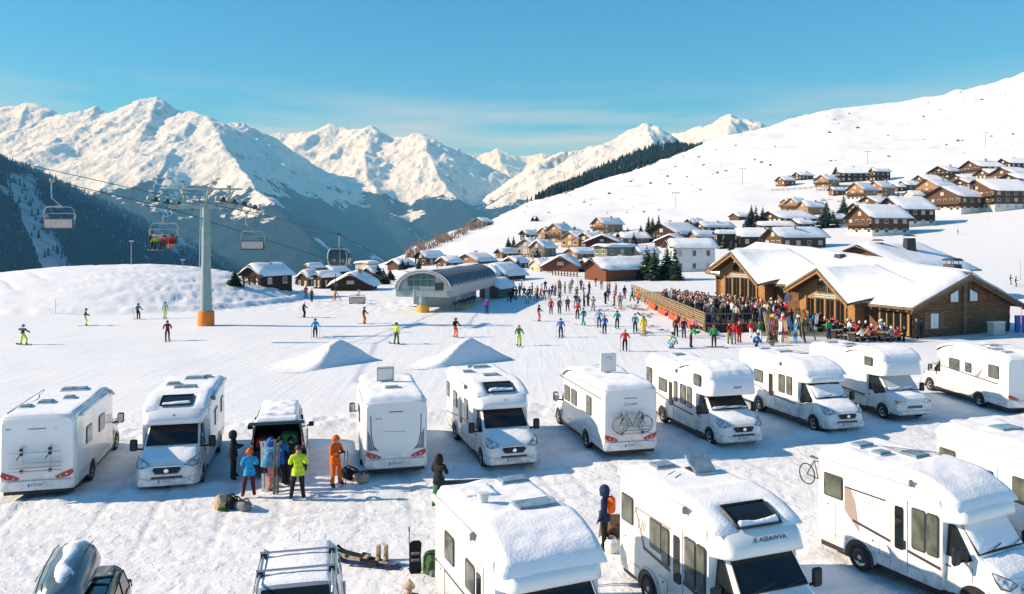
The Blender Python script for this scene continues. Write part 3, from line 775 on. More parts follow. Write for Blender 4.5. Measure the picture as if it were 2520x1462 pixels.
# ------------------------------------------------------------------ motorhome
def motorhome(loc, heading, label, kind='low', L=7.0, W=2.28, H=2.78, seed=1, skylight=None, hatches=(), windows_l=(), windows_r=(), door=None, stripe=None,
              screen_snow=0.0, hood_snow=0.0, rear=None, front=True, plate_text='', snow_t=0.09, awning=None, extras=(), old=False, text=None, rails=False, screen_cover=False, hooks=(), squash=1.0):
    """local space: front towards -y, origin on the ground under the middle. side -1 is x<0"""
    rt = empty('motorhome', loc, R(heading)); tag(rt, label, 'motorhome', 'motorhomes in the snowy car park')
    hw = W / 2; yf = -L / 2; yr = L / 2; rt.scale = (1, squash, 1)
    # roof profile (y, z)
    if kind == 'alcove':
        cap = [(yf + 0.72, 2.10, 2.34, 0.92), (yf + 0.76, 2.03, 2.60, 1.0), (yf + 0.92, 1.99, 2.86, hw - 0.04), (yf + 1.35, 1.96, 3.04, hw - 0.01), (yf + 1.95, 1.94, 3.08, hw), (yf + 2.7, 1.95, 3.05, hw), (yf + 3.25, 2.0, 2.93, hw), (yf + 3.7, 2.05, H - 0.02, hw)]
    else:
        cap = [(yf + 1.30, 2.07, 2.19, 0.84), (yf + 1.34, 2.03, 2.28, 0.93), (yf + 1.50, 2.00, 2.42, 1.0), (yf + 1.85, 1.98, 2.60, hw - 0.04), (yf + 2.4, 1.95, 2.76, hw - 0.01), (yf + 3.0, 1.95, 2.85, hw), (yf + 3.7, 2.0, H + 0.04, hw), (yf + 4.1, 2.05, H - 0.02, hw)]
    prof = [(c[0], c[2]) for c in cap] + [(yr - 0.35, H), (yr, H - 0.10)]
    zf = lambda x, y: lin(prof, y) - 0.05 * max(0, abs(x) / hw - 0.75)
    # living body
    yb = yf + 1.95
    secs = [(yb, 0.40, 2.30, hw - 0.03, hw - 0.05, 0.06, 0.10, 0.0), (yb + 0.10, 0.37, 2.50, hw, hw - 0.01, 0.06, 0.10, 0.0), (yb + 1.6, 0.36, H, hw, hw - 0.01, 0.06, 0.12, 0.02), (yr - 0.30, 0.36, H, hw, hw - 0.01, 0.06, 0.12, 0.02),
            (yr - 0.10, 0.38, H - 0.02, hw - 0.01, hw - 0.03, 0.07, 0.14, 0.02), (yr, 0.44, H - 0.12, hw - 0.08, hw - 0.11, 0.09, 0.16, 0.02)]
    loft_sections(secs, M_PAINT, 'body', rt)
    # over-cab moulding
    cs = []
    for (y, z0, z1, w) in cap:
        cs.append((y, z0, z1 - 0.02, w, w - 0.05, 0.05, 0.20 if z1 - z0 > 0.5 else 0.1, 0.02))
    loft_sections(cs, M_PAINT, 'cab_roof_moulding', rt, 50)
    # cab
    if old:
        cab = [(yf + 0.00, 0.50, 0.80, 0.86, 0.84), (yf + 0.05, 0.36, 1.02, 0.96, 0.90), (yf + 0.12, 0.34, 1.08, 0.98, 0.90), (yf + 0.62, 0.32, 1.22, 1.0, 0.88), (yf + 0.72, 0.32, 1.27, 1.0, 0.87), (yf + 1.42, 0.32, 2.06, 1.01, 0.80), (yf + 1.9, 0.32, 2.12, 1.02, 0.86), (yf + 2.1, 0.34, 2.12, 1.02, 0.88)]
    else:
        cab = [(yf + 0.00, 0.46, 0.74, 0.66, 0.62), (yf + 0.07, 0.32, 0.92, 0.86, 0.78), (yf + 0.20, 0.27, 1.03, 0.96, 0.86), (yf + 0.45, 0.26, 1.14, 1.0, 0.90), (yf + 0.85, 0.28, 1.29, 1.02, 0.89), (yf + 0.98, 0.28, 1.36, 1.02, 0.87), (yf + 1.72, 0.30, 2.05, 1.03, 0.79), (yf + 2.05, 0.32, 2.12, 1.04, 0.85), (yf + 2.2, 0.34, 2.12, 1.04, 0.86)]
    loft_sections([(c[0], c[1], c[2], c[3], c[4], 0.10, 0.09, 0.02) for c in cab], M_PAINT, 'cab', rt, 40)
    cz = [(c[0], c[2]) for c in cab]; ct = [(c[0], c[4]) for c in cab]; cb = [(c[0], c[3]) for c in cab]
    ctop = lambda x, y: lin(cz, y) + 0.02 * (1 - min(1, abs(x) / lin(ct, y)) ** 2)
    ys0, ys1 = (yf + 0.98 + 0.03, yf + 1.72 - 0.02) if not old else (yf + 0.72 + 0.04, yf + 1.42 - 0.02)
    sl = (lin(cz, ys1) - lin(cz, ys0)) / (ys1 - ys0); nrm = Vector((0, -sl, 1)).normalized()
    # windscreen: a slightly bowed slab
    P = []; Q = []
    for i in range(6):
        y = ys0 + (ys1 - ys0) * i / 5; w = lin(ct, y) - 0.035; row = []; row2 = []
        for j in range(13):
            a = -1 + 2 * j / 12; bow = 0.045 * (1 - a * a)
            p = Vector((a * w, y + 0.03 * a * a, lin(cz, y))) + nrm * (0.022 + bow * 0.6); row.append(p); row2.append(p - nrm * 0.05)
        P.append(row); Q.append(row2)
    mg = MB().grid(P); mg.loft([P[0] + P[-1][::-1], Q[0] + Q[-1][::-1]], cap=False)
    ws = mg.build('windscreen', M_GLASS, rt, 60)
    bb = []
    for i in range(6): bb.append(P[i][0] + nrm * 0.004)
    MB().path([p + nrm * 0.004 for p in P[0]] + [r_[-1] + nrm * 0.004 for r_ in P[1:]] + [p + nrm * 0.004 for p in P[-1][::-1][1:]] + [r_[0] + nrm * 0.004 for r_ in P[::-1][1:-1]], 0.018, 5, closed=True).build('windscreen_seal', M_BLACK, ws, 60)
    if screen_cover:
        MB().grid([[p + nrm * 0.016 for p in r_] for r_ in P]).build('screen_cover', mat('screen_blanket', (0.50, 0.53, 0.55), 0.5, bump=(3, 0.5, 0.05)), ws, 60)
    for sx in (-0.5, 0.28):
        a = P[0][6] + Vector((sx - 0.05, -0.02, 0.0)) + nrm * 0.03; b_ = a + Vector((0.55, 0.10, 0.10))
        MB().tube(a, b_, 0.012, n=5).build('wiper', M_BLACK, ws)
    # cab side windows, doors, mirrors
    for sx in (-1, 1):
        def sidept(y, z):
            hb_, ht_ = lin(cb, y), lin(ct, y); zt = lin(cz, y) - 0.09
            hx = hb_ + (ht_ + (hb_ - ht_) * 0.25 - hb_) * max(0, (z - 0.42)) / max(0.2, zt - 0.42)
            return Vector((sx * (hx + 0.008), y, z))
        dy = -0.30 if old else 0
        poly = [(yf + 1.13 + dy, 1.27), (yf + 1.30 + dy, 1.20), (yf + 2.06, 1.22), (yf + 2.06, 1.90), (yf + 1.90 + dy * 0.6, 1.98), (yf + 1.70 + dy, 1.88), (yf + 1.40 + dy, 1.56)]
        pts = [sidept(*p) for p in poly]; nx = Vector((sx, 0, 0.25)).normalized()
        sw = MB().prism([p - nx * 0.02 for p in pts], nx * 0.034).build('cab_side_window', M_GLASS, rt)
        MB().path([p + nx * 0.014 for p in pts], 0.016, 5, closed=True).build('window_seal', M_BLACK, sw)
        q = sidept(yf + 1.42 + dy, 1.2) + Vector((sx * 0.005, 0, 0))
        MB().path([sidept(yf + 1.12 + dy, 1.12), sidept(yf + 1.10 + dy, 0.75), sidept(yf + 1.16 + dy, 0.45)], 0.006, 4).build('door_gap', M_GREY, rt)
        MB().path([sidept(yf + 1.95, 0.98), sidept(yf + 1.80, 0.98)], 0.02, 5).build('door_handle', M_BLACK, rt)
        mir = MB().path([q, q + Vector((sx * 0.16, -0.05, 0.02)), q + Vector((sx * 0.30, -0.06, 0.06))], 0.035, 6)
        mir.box(*sorted((q.x + sx * 0.22, q.x + sx * 0.46)), q.y - 0.16, q.y - 0.02, q.z - 0.02, q.z + 0.38, 0.04)
        mr = mir.build('wing_mirror', M_BLACK, rt)
        MB().box(*sorted((q.x + sx * 0.25, q.x + sx * 0.43)), q.y - 0.022, q.y - 0.012, q.z + 0.02, q.z + 0.34, 0.003).build('mirror_glass', M_CHROME, mr)
    # bumper, grille, lamps, plate
    if old:
        g = MB().box(-0.42, 0.42, yf - 0.012, yf + 0.06, 0.62, 0.76, 0.015).build('grille', M_GREY, rt)
        MB().box(-0.93, 0.93, yf - 0.06, yf + 0.10, 0.34, 0.52, 0.03).build('bumper', M_PAINT, rt)
        for sx in (-1, 1):
            MB().box(*sorted((sx * 0.48, sx * 0.76)), yf - 0.014, yf + 0.08, 0.80, 0.98, 0.02).build('headlight', M_LAMP, rt)
            MB().box(*sorted((sx * 0.77, sx * 0.93)), yf + 0.02, yf + 0.26, 0.84, 1.0, 0.02).build('indicator_lamp', M_ORANGE_L, rt)
        for k in range(5): MB().box(-0.40, 0.40, yf - 0.020, yf - 0.008, 0.635 + 0.025 * k, 0.645 + 0.025 * k).build('grille_bar', M_BLACK, g)
    else:
        gp_ = [(-0.44, 0.03), (-0.40, 0.10), (0.40, 0.10), (0.44, 0.03), (0.34, -0.10), (-0.34, -0.10)]
        g = panel(gp_, (0, yf - 0.022, 0.80), (1, 0, 0), (0, 0.25, 0.97), -0.10, 'grille', M_BLACK, rt)
        MB().path([Vector((a, yf - 0.022 + 0.25 * b_, 0.80 + b_)) for a, b_ in [(-0.46, 0.03), (-0.42, 0.12), (0.42, 0.12), (0.46, 0.03), (0.35, -0.12), (-0.35, -0.12)]], 0.014, 5, closed=True).build('grille_surround', M_CHROME, g)
        for k in range(4): MB().box(-0.36, 0.36, yf - 0.070 + 0.012 * k, yf - 0.040 + 0.012 * k, 0.725 + 0.045 * k, 0.737 + 0.045 * k).build('grille_bar', M_STRIPE, g)
        MB().lathe([(0.075, 0), (0.075, 0.02), (0.060, 0.025), (0.055, 0.016), (0.02, 0.018), (0.001, 0.02)], axis='y', n=20).build('round_badge', M_CHROME, g, 30, (0, yf - 0.082, 0.81)).rotation_euler = (0, 0, math.pi)
        lo = MB().box(-0.50, 0.50, yf - 0.028, yf + 0.12, 0.535, 0.60, 0.015).build('lower_grille', M_BLACK, rt)
        for k in range(9): MB().box(-0.46 + k * 0.106, -0.446 + k * 0.106, yf - 0.034, yf - 0.02, 0.54, 0.595).build('grille_bar', M_GREY, lo)
        MB().loft([ring8(yf - 0.055, 0.34, 0.50, 0.62, 0.60, 0.03, 0.03), ring8(yf + 0.02, 0.28, 0.56, 0.88, 0.86, 0.04, 0.04), ring8(yf + 0.20, 0.26, 0.58, 0.985, 0.975, 0.04, 0.04), ring8(yf + 0.45, 0.25, 0.56, 1.012, 1.012, 0.04, 0.04)]).build('bumper', M_PAINT, rt, 40)
        for sx in (-1, 1):
            hp = [Vector((sx * 0.52, yf + 0.09, 0.93)), Vector((sx * 0.66, yf + 0.165, 1.035)), Vector((sx * 0.86, yf + 0.36, 1.13)), Vector((sx * 0.95, yf + 0.52, 1.17)), Vector((sx * 0.972, yf + 0.40, 1.03)), Vector((sx * 0.955, yf + 0.24, 0.90)), Vector((sx * 0.80, yf + 0.09, 0.86))]
            nn = Vector((sx * 0.30, -0.72, 0.62)).normalized()
            hl = MB().prism([p - nn * 0.05 for p in hp], nn * 0.078).build('headlight', M_LAMP, rt)
            MB().path([p + nn * 0.028 for p in hp], 0.013, 5, closed=True).build('lamp_surround', M_BLACK, hl)
            for cx_, cy_, cz_ in ((0.68, 0.135, 0.965), (0.84, 0.235, 1.02)):
                c_ = Vector((sx * cx_, yf + cy_, cz_)); MB().tube(c_, c_ + nn * 0.034, 0.05, 0.045, 10).build('reflector', M_CHROME, hl)
            MB().lathe([(0.055, 0), (0.055, -0.02), (0.04, -0.03), (0.001, -0.03)], (sx * 0.70, yf - 0.005, 0.46), 'y', 12).build('fog_lamp', M_LAMP, rt, 40)
    if plate_text: plate(rt, 0, yf - (0.075 if old else 0.07), 0.45, -1, plate_text)
    # wheels
    wf, wr = yf + 0.92, yr - 1.95
    for sx in (-1, 1):
        wheel_arch(rt, sx, wf, 1.012, 0.43); wheel_arch(rt, sx, wr, hw, 0.45)
        wheel(rt, sx * 0.94, wf, 0.34, 0.22, sx); wheel(rt, sx * (hw - 0.085), wr, 0.34, 0.22, sx)
    MB().box(-hw + 0.12, hw - 0.12, yf + 0.4, yr - 0.1, 0.20, 0.42).build('underbody', M_BLACK, rt)
    # side furniture
    for sx, wins in ((-1, windows_l), (1, windows_r)):
        for (y, z, w, h) in wins: side_window(rt, sx, y, z, w, h, hw)
    if door:
        sx, y = door
        for a, b_ in ((0, 0),):
            pts = [(sx * (hw + 0.003), y - 0.32, 0.50), (sx * (hw + 0.003), y - 0.32, 2.22), (sx * (hw + 0.003), y + 0.32, 2.22), (sx * (hw + 0.003), y + 0.32, 0.50)]
            d = MB().box(*sorted((sx * (hw - 0.02), sx * (hw + 0.012))), y - 0.31, y + 0.31, 0.50, 2.21, 0.006).build('entry_door', M_PAINT, rt)
            MB().path(pts, 0.008, 4, closed=True).build('door_seam', M_GREY, d)
        panel(rrect(0.34, 1.05, 0.06), (sx * (hw + 0.008), y + 0.02 * sx, 1.50), Vector((0, 1, 0)) * sx, (0, 0, 1), 0.014, 'door_window', M_GLASS, d)
        MB().box(*sorted((sx * (hw + 0.01), sx * (hw + 0.04))), y - 0.27, y - 0.20, 1.02, 1.24, 0.01).build('door_handle', M_BLACK, d)
    if stripe:
        for (sx, m, poly) in stripe:
            panel([(a * sx, b_) for a, b_ in poly], (sx * (hw - 0.004), 0, 0), Vector((0, 1, 0)) * sx, (0, 0, 1), 0.010, 'stripe', m, rt)
    for (sx, y0, y1, z0, z1) in hooks:   # service flaps with a seam round them
        f_ = MB().box(*sorted((sx * (hw - 0.02), sx * (hw + 0.008))), y0, y1, z0, z1, 0.004).build('service_flap', M_PAINT, rt)
        MB().path([(sx * (hw + 0.004), y0, z0), (sx * (hw + 0.004), y0, z1), (sx * (hw + 0.004), y1, z1), (sx * (hw + 0.004), y1, z0)], 0.006, 4, closed=True).build('flap_seam', M_GREY, f_)
        MB().box(*sorted((sx * (hw + 0.006), sx * (hw + 0.02))), (y0 + y1) / 2 - 0.03, (y0 + y1) / 2 + 0.03, z1 - 0.10, z1 - 0.06, 0.004).build('flap_lock', M_BLACK, f_)
    if awning:
        sx, y0, y1 = awning
        a_ = MB().box(*sorted((sx * (hw - 0.02), sx * (hw + 0.10))), y0, y1, H - 0.22, H - 0.07, 0.035).build('awning_box', M_PAINT, rt)
        MB().box(*sorted((sx * (hw - 0.01), sx * (hw + 0.11))), y0 - 0.03, y0 - 0.004, H - 0.225, H - 0.065, 0.01).build('awning_end_cap', M_GREY, a_)
    for sx in (-1, 1):
        MB().path([(sx * (hw + 0.002), yf + 2.7, 0.66), (sx * (hw + 0.002), yr - 0.35, 0.66)], 0.007, 4).build('skirt_seam', M_GREY, rt)
        MB().path([(sx * (hw - 0.004), yf + 3.9, H - 0.13), (sx * (hw - 0.004), yr - 0.32, H - 0.13)], 0.020, 5).build('roof_gutter', M_GREY, rt)
        MB().path([(sx * (hw - 0.035), yr - 0.10, 0.75), (sx * (hw - 0.035), yr - 0.10, H - 0.3)], 0.016, 5).build('corner_trim', M_GREY, rt)
    if rails:
        for sx in (-1, 1):
            MB().path([(sx * (hw - 0.12), 0.4, H + 0.02), (sx * (hw - 0.12), 0.4, H + 0.19), (sx * (hw - 0.12), yr - 0.5, H + 0.19), (sx * (hw - 0.12), yr - 0.5, H + 0.02)], 0.018, 6).build('roof_rail', M_HFRAME, rt)
    # snow on the roof
    hole = []
    if skylight:
        y0, y1, w = skylight; hole.append((-w / 2 - 0.03, w / 2 + 0.03, y0 - 0.03, y1 + 0.03, 0.02))
    ys = list(np.linspace(prof[0][0] + (0.34 if skylight else 0.10), yr - 0.03, 60))
    snow_cap(rt, -hw + 0.05, hw - 0.05, ys, zf, snow_t, seed * 3.7, edge=0.16, hole=hole)
    if skylight:
        y0, y1, w = skylight; n = 6
        Pk = [[Vector((x, y, zf(x, y) + 0.055)) for x in np.linspace(-w / 2, w / 2, 5)] for y in np.linspace(y0, y1, n)]
        s_ = MB().grid(Pk).build('skylight', M_GLASS, rt, 60)
        MB().path([p + Vector((0, 0, 0.01)) for p in Pk[0]] + [r_[-1] + Vector((0, 0, .01)) for r_ in Pk[1:]] + [p + Vector((0, 0, .01)) for p in Pk[-1][::-1][1:]] + [r_[0] + Vector((0, 0, .01)) for r_ in Pk[::-1][1:-1]], 0.03, 6, closed=True).build('skylight_frame', M_BLACK, s_, 60)
        snow_cap(s_, -w / 2 + 0.05, w / 2 - 0.02, list(np.linspace(y0 + 0.02, y0 + 0.16, 6)), lambda x, y: zf(x, y) + 0.06, 0.07, seed + 9.1, edge=0.06, amp=1.0, name='snow_rim')
    for hh in hatches:
        x, y, w, l = hh[:4]; hatch(rt, x, y, zf(x, y) + snow_t * 0.75, w, l, 0.11, open_=(hh[4] if len(hh) > 4 else 0))
    if screen_snow:
        n0 = ys0; n1 = ys0 + (ys1 - ys0) * screen_snow; w = lin(ct, n0) - 0.06
        snow_cap(rt, -w, w * 0.97, list(np.linspace(n0, n1, 14)), lambda x, y: lin(cz, y) + 0.055 + 0.03 * (1 - (x / w) ** 2), 0.05, seed * 1.3, edge=0.10, amp=1.1, name='windscreen_snow')
    if hood_snow:
        w = 0.84; snow_cap(rt, -w, w, list(np.linspace(yf + 0.20, ys0 - 0.05, 16)), lambda x, y: ctop(x, y) - 0.02 * (abs(x) / w) ** 3, hood_snow, seed * 2.1, edge=0.12, amp=0.6, name='bonnet_snow')
    if rear: rear(rt, hw, yr, H)
    if text:
        s_, y, z, size, rotx = text[:5]; lettering(rt, s_, (text[5] if len(text) > 5 else 0.1, y, z), size, M_STRIPE, rot=(rotx, 0, 0), shear=0.2)
    for fn in extras: fn(rt, hw, yf, yr, H, zf)
    if squash != 1:
        for ch in rt.children:
            if ch.name.startswith('wheel'):
                if ch.location.length < 1e-6: c = wf if sum(v.co.y for v in ch.data.vertices) / len(ch.data.vertices) < 0 else wr; ch.location.y = c * (1 - 1 / squash)
                ch.scale = (1, 1 / squash, 1)
            elif ch.name.startswith('arch_trim'): c = wf if sum(v.co.y for v in ch.data.vertices) / len(ch.data.vertices) < 0 else wr; ch.location.y = c * (1 - 1 / squash); ch.scale = (1, 1 / squash, 1)
    return rt


def tail(plate_text, curve=True, letters=None, rack=None, outline=False):
    def f(rt, hw, yr, H):
        for sx in (-1, 1):
            pts = [(sx * (hw - 0.06), 0.86), (sx * (hw - 0.10), 0.98), (sx * (hw - 0.42), 0.86), (sx * (hw - 0.62), 0.76), (sx * (hw - 0.55), 0.70), (sx * (hw - 0.20), 0.74)]
            t = MB().prism([(x, yr - 0.06, z) for x, z in pts], (0, 0.085, 0)).build('tail_light', M_RED, rt)
            for k in range(4):
                cx_ = sx * (hw - 0.18 - 0.09 * k); cz_ = 0.85 - 0.028 * k
                MB().lathe([(0.032, 0), (0.028, 0.014), (0.001, 0.016)], (cx_, yr + 0.022, cz_), 'y', 10).build('lamp_lens', M_LAMP if k % 2 else M_RED, t, 40)
        MB().loft([ring8(yr - 0.30, 0.36, 0.70, hw + 0.004, hw + 0.004, 0.05, 0.05), ring8(yr - 0.02, 0.34, 0.70, hw - 0.03, hw - 0.04, 0.06, 0.06), ring8(yr + 0.06, 0.36, 0.66, hw - 0.16, hw - 0.18, 0.06, 0.06)]).build('rear_bumper', M_PAINT, rt, 40)
        plate(rt, 0.0, yr + 0.066, 0.53, 1, plate_text)
        if outline:
            for sx in (-1, 1):
                MB().path([(sx * (hw - 0.24), yr + 0.004, 2.25), (sx * (hw - 0.26), yr + 0.004, 1.55), (sx * (hw - 0.34), yr + 0.004, 1.15), (sx * (hw - 0.50), yr + 0.004, 0.98)], 0.016, 5).build('rear_trim', M_STRIPE, rt)
                MB().prism([(sx * (hw - 0.13), yr - 0.01, 1.75), (sx * (hw - 0.24), yr - 0.01, 1.5), (sx * (hw - 0.30), yr - 0.01, 1.15), (sx * (hw - 0.48), yr - 0.01, 1.0), (sx * (hw - 0.13), yr - 0.01, 1.0)], (0, 0.018, 0)).build('rear_flash', M_GREY, rt)
            MB().path([(-0.35, yr + 0.002, 1.62), (0.05, yr + 0.002, 1.64), (0.45, yr + 0.002, 1.68)], 0.008, 5).build('rear_scrape', M_GREY, rt)
        MB().box(-0.26, 0.26, yr - 0.05, yr + 0.012, 2.33, 2.365, 0.006).build('brake_light', M_RED if outline else M_GREY, rt)
        for (s_, x, z, size) in (letters or []): lettering(rt, s_, (x, yr + 0.003, z), size, M_GREY, rot=(R(90), 0, math.pi))
        if rack: rack(rt, yr)
    return f


M_TUBE = mat('rack_alloy', (0.55, 0.55, 0.56), 0.35, metal=0.6)


def rack_folded(rt, yr):
    r_ = MB()
    for x in (-0.42, 0.42):
        r_.path([(x, yr, 1.75), (x, yr + 0.10, 1.80), (x, yr + 0.14, 1.70), (x, yr + 0.14, 0.98), (x, yr, 0.92)], 0.018, 6)
    for z in (1.62, 1.28, 1.14, 1.02): r_.tube((-0.74, yr + 0.17, z), (0.80, yr + 0.17, z), 0.016, n=6)
    q = r_.build('bike_rack', M_TUBE, rt, 50)
    for z in (1.28, 1.14, 1.02): MB().box(-0.78, 0.82, yr + 0.185, yr + 0.245, z - 0.012, z + 0.012, 0.006).build('wheel_channel', M_TUBE, q)
    c = MB()
    for x in (-0.42, 0.42):
        for z in (1.72, 1.58, 1.02): c.box(x - 0.05, x + 0.05, yr + 0.13, yr + 0.21, z - 0.05, z + 0.05, 0.015)
        c.tube((x, yr + 0.16, 1.6), (x + 0.12, yr + 0.24, 1.42), 0.018, n=6)
    c.build('rack_clamp', M_BLACK, q)


def rack_loaded(rt, yr):
    rack_folded(rt, yr)
    for k, (dx, dz) in enumerate(((0.0, 0.02), (0.10, 0.10))):
        b = MB(); y = yr + 0.24 + 0.08 * k
        for cx_ in (-0.52, 0.52): b.path([(cx_ + dx + 0.31 * math.cos(2 * math.pi * i / 18), y, 1.36 + dz + 0.31 * math.sin(2 * math.pi * i / 18)) for i in range(18)], 0.016, 5, closed=True)
        fr = [(-0.52, 1.36), (-0.22, 1.75), (0.28, 1.78), (0.52, 1.36), (0.02, 1.34), (-0.22, 1.75)]
        b.path([(x + dx, y, z + dz) for x, z in fr], 0.014, 5); b.path([(0.02 + dx, y, 1.34 + dz), (0.28 + dx, y, 1.78 + dz)], 0.014, 5)
        b.path([(0.20 + dx, y - 0.05, 1.90 + dz), (0.30 + dx, y, 1.84 + dz), (0.36 + dx, y + 0.05, 1.90 + dz)], 0.012, 5); b.tube((-0.22 + dx, y, 1.75 + dz), (-0.26 + dx, y, 1.88 + dz), 0.02, n=5)
        bo = b.build('bicycle', mat('bike_frame%d' % k, ((0.06, 0.06, 0.07), (0.30, 0.31, 0.32))[k], 0.4), None)
        bo.matrix_world = Matrix.Translation(rt.location) @ Matrix.Rotation(rt.rotation_euler.z, 4, 'Z')
        tag(bo, ('black bicycle hung on the rear rack of the motorhome with the raised dish', 'grey bicycle outermost on the rack of the motorhome with the raised dish')[k], 'bicycle', 'bicycles on the rear rack')


def sat_panel(x, y, w=0.62, h=0.72, tilt=0.15, rz=0.0, marks=True):
    def f(rt, hw, yf, yr, H, zf):
        z = zf(x, y)
        m = MB().box(-0.16, 0.16, -0.12, 0.12, 0, 0.16, 0.02).build('antenna_mount', M_HFRAME, rt, None, (x, y, z), rz)
        p = MB().box(-w / 2, w / 2, -0.045, 0.045, 0, h, 0.035).build('satellite_panel', mat('antenna_white', (0.66, 0.67, 0.66), 0.4), m, None, (0, 0, 0.17)); p.rotation_euler = (tilt, 0, 0)
        if marks:
            for k, wz in enumerate((0.26, 0.12)): MB().box(-w * 0.22, -w * 0.22 + wz, 0.046, 0.052, h * (0.76 - 0.13 * k), h * (0.79 - 0.13 * k)).build('print_mark', M_GREY, p)
        else:
            MB().box(-w / 2 + 0.07, w / 2 - 0.07, 0.046, 0.056, 0.07, h - 0.07, 0.004).build('panel_face', M_PLATE, p)
            MB().path([(-w / 2 + 0.05, 0.055, 0.05), (w / 2 - 0.05, 0.055, 0.05), (w / 2 - 0.05, 0.055, h - 0.05), (-w / 2 + 0.05, 0.055, h - 0.05)], 0.012, 5, closed=True).build('panel_rim', M_GREY, p)
    return f


def bars(*pts, r=0.014):
    def f(rt, hw, yf, yr, H, zf):
        MB().path([(x, y, zf(x, y) + dz) for x, y, dz in pts], r, 5).build('roof_bar', M_GREY, rt)
    return f


def solar(x0, x1, y0, y1, t=0.10):
    def f(rt, hw, yf, yr, H, zf):
        MB().box(x0, x1, y0, y1, H - 0.02, H + 0.075, 0.01).build('solar_panel', M_GLASS, rt)
        snow_cap(rt, x0 - 0.03, x1 + 0.03, list(np.linspace(y0 - 0.03, y1 + 0.03, 16)), lambda x, y: H + 0.06, t, 4.4, edge=0.10, name='panel_snow')
    return f


SWOOSH = lambda y0, y1, z0, z1, t: [(y0, z0), (y0, z0 - t), (y0 + (y1 - y0) * 0.35, z0 + (z1 - z0) * 0.12 - t), (y1, z1 - t * 0.6), (y1, z1), (y0 + (y1 - y0) * 0.35, z0 + (z1 - z0) * 0.12)]

# place a vehicle so that a local point sits on a given world point
def put(px, py, pz, heading, lx, ly):
    p = gp(px, py, pz); c, s = math.cos(R(heading)), math.sin(R(heading))
    return (p.x - (lx * c - ly * s), p.y - (lx * s + ly * c), 0)


TH = 14
# first row, left to right
motorhome(put(92, 1205, 0.36, 180 + TH, 0, 3.5), 180 + TH, 'white motorhome at the left end of the row with an empty bike rack', seed=1, windows_l=[(0.2, 1.75, 0.8, 0.6), (1.9, 1.75, 0.7, 0.6)],
          windows_r=[], rear=tail('R 33 OEM', letters=[('lIllIlIl', 0.85, 2.36, 0.09), ('lIl', -0.55, 2.36, 0.06)], rack=rack_folded), hatches=[(0.3, 1.6, 0.5, 0.5), (-0.25, 0.9, 0.4, 0.4), (-0.1, -0.3, 0.9, 0.5), (0.7, 2.3, 0.4, 0.4)], snow_t=0.06, rails=False,
          extras=[bars((-1.0, 3.2, 0.05), (-1.0, 0, 0.05)), bars((0.98, 3.2, 0.08), (0.98, -0.5, 0.08))], awning=(-1, -0.6, 2.9))
motorhome(put(410, 1196, 0.28, TH, 0, -3.5), TH, 'white motorhome with a clear windscreen and dark skylight next to the open black estate', seed=2, skylight=(-1.72, -1.02, 1.05), windows_r=[(2.3, 1.8, 0.7, 0.6), (0.3, 1.75, 0.8, 0.6)], windows_l=[(1.2, 1.8, 0.8, 0.6)], plate_text='F0 4436',
          hatches=[(0.05, 0.2, 0.85, 0.5), (-0.55, 1.3, 0.5, 0.5), (0.1, 2.4, 0.8, 0.55), (0.55, 2.6, 0.35, 0.4)], snow_t=0.06, hood_snow=0.012, awning=(1, -0.8, 3.3), text=('D', -2.10, 2.34, 0.12, R(48), 0.0))
motorhome(put(975, 1150, 0.36, 180 + TH, 0, 3.5), 180 + TH, 'white motorhome seen from behind with grey side flashes and a square roof dish', seed=3, rear=tail('FAN 1645', letters=[('IllIl lIIll', 0.62, 2.12, 0.09)], outline=True), windows_l=[(0.6, 1.75, 0.8, 0.6)], windows_r=[(0.6, 1.75, 0.8, 0.6)],
          snow_t=0.14, extras=[sat_panel(0.15, 0.6, 0.72, 0.60, -0.15, 0.0, False), bars((-0.9, -1.2, 0.12), (-0.9, -0.2, 0.22), (-0.3, -1.6, 0.2), (0.5, -1.6, 0.2))], hatches=[(0.0, 1.9, 0.6, 0.4)])
motorhome(put(1265, 1142, 0.28, TH + 2, 0, -3.5), TH + 2, 'white motorhome with dark skylight and clear windscreen before the right snow jump', seed=4, skylight=(-1.75, -1.0, 1.10), windows_l=[(3.0, 1.9, 0.55, 0.65), (1.5, 1.75, 0.75, 0.65), (-0.55, 1.75, 0.6, 0.8)], door=(-1, 0.55), plate_text='EI OKW2', windows_r=[(1, 1.75, 0.8, 0.6)],
          stripe=[(-1, M_STRIPE, SWOOSH(-1.3, 3.4, 1.30, 0.86, 0.05))], hatches=[(0.05, 0.1, 0.75, 0.5), (-0.6, 1.5, 0.5, 0.45), (0.2, 2.5, 0.8, 0.5), (-0.2, 2.7, 0.4, 0.4)], snow_t=0.08, hood_snow=0.012, awning=(-1, -0.6, 3.3), text=('V', -2.10, 2.34, 0.14, R(48), 0.05))
motorhome(put(1552, 1106, 0.36, 180 + TH, 0, 3.5), 180 + TH, 'white motorhome with bicycles on its rear rack and a raised flat dish', seed=5, windows_r=[(1.9, 1.80, 0.62, 0.75), (0.0, 1.75, 0.75, 0.65), (-0.95, 1.75, 0.75, 0.65)], rear=tail('C 1E10 0', letters=[('Cvmatik', 0.0, 2.12, 0.16)], rack=rack_loaded), windows_l=[(0.6, 1.75, 0.8, 0.6)],
          snow_t=0.13, extras=[sat_panel(-0.05, 0.9, 0.72, 0.80, -0.06), bars((-0.9, -0.6, 0.2), (0.3, -1.8, 0.2), (0.9, -1.8, 0.2))], stripe=[(1, M_STRIPE, [(-2.0, 2.32), (-2.0, 2.36), (3.3, 2.36), (3.3, 2.32)])])
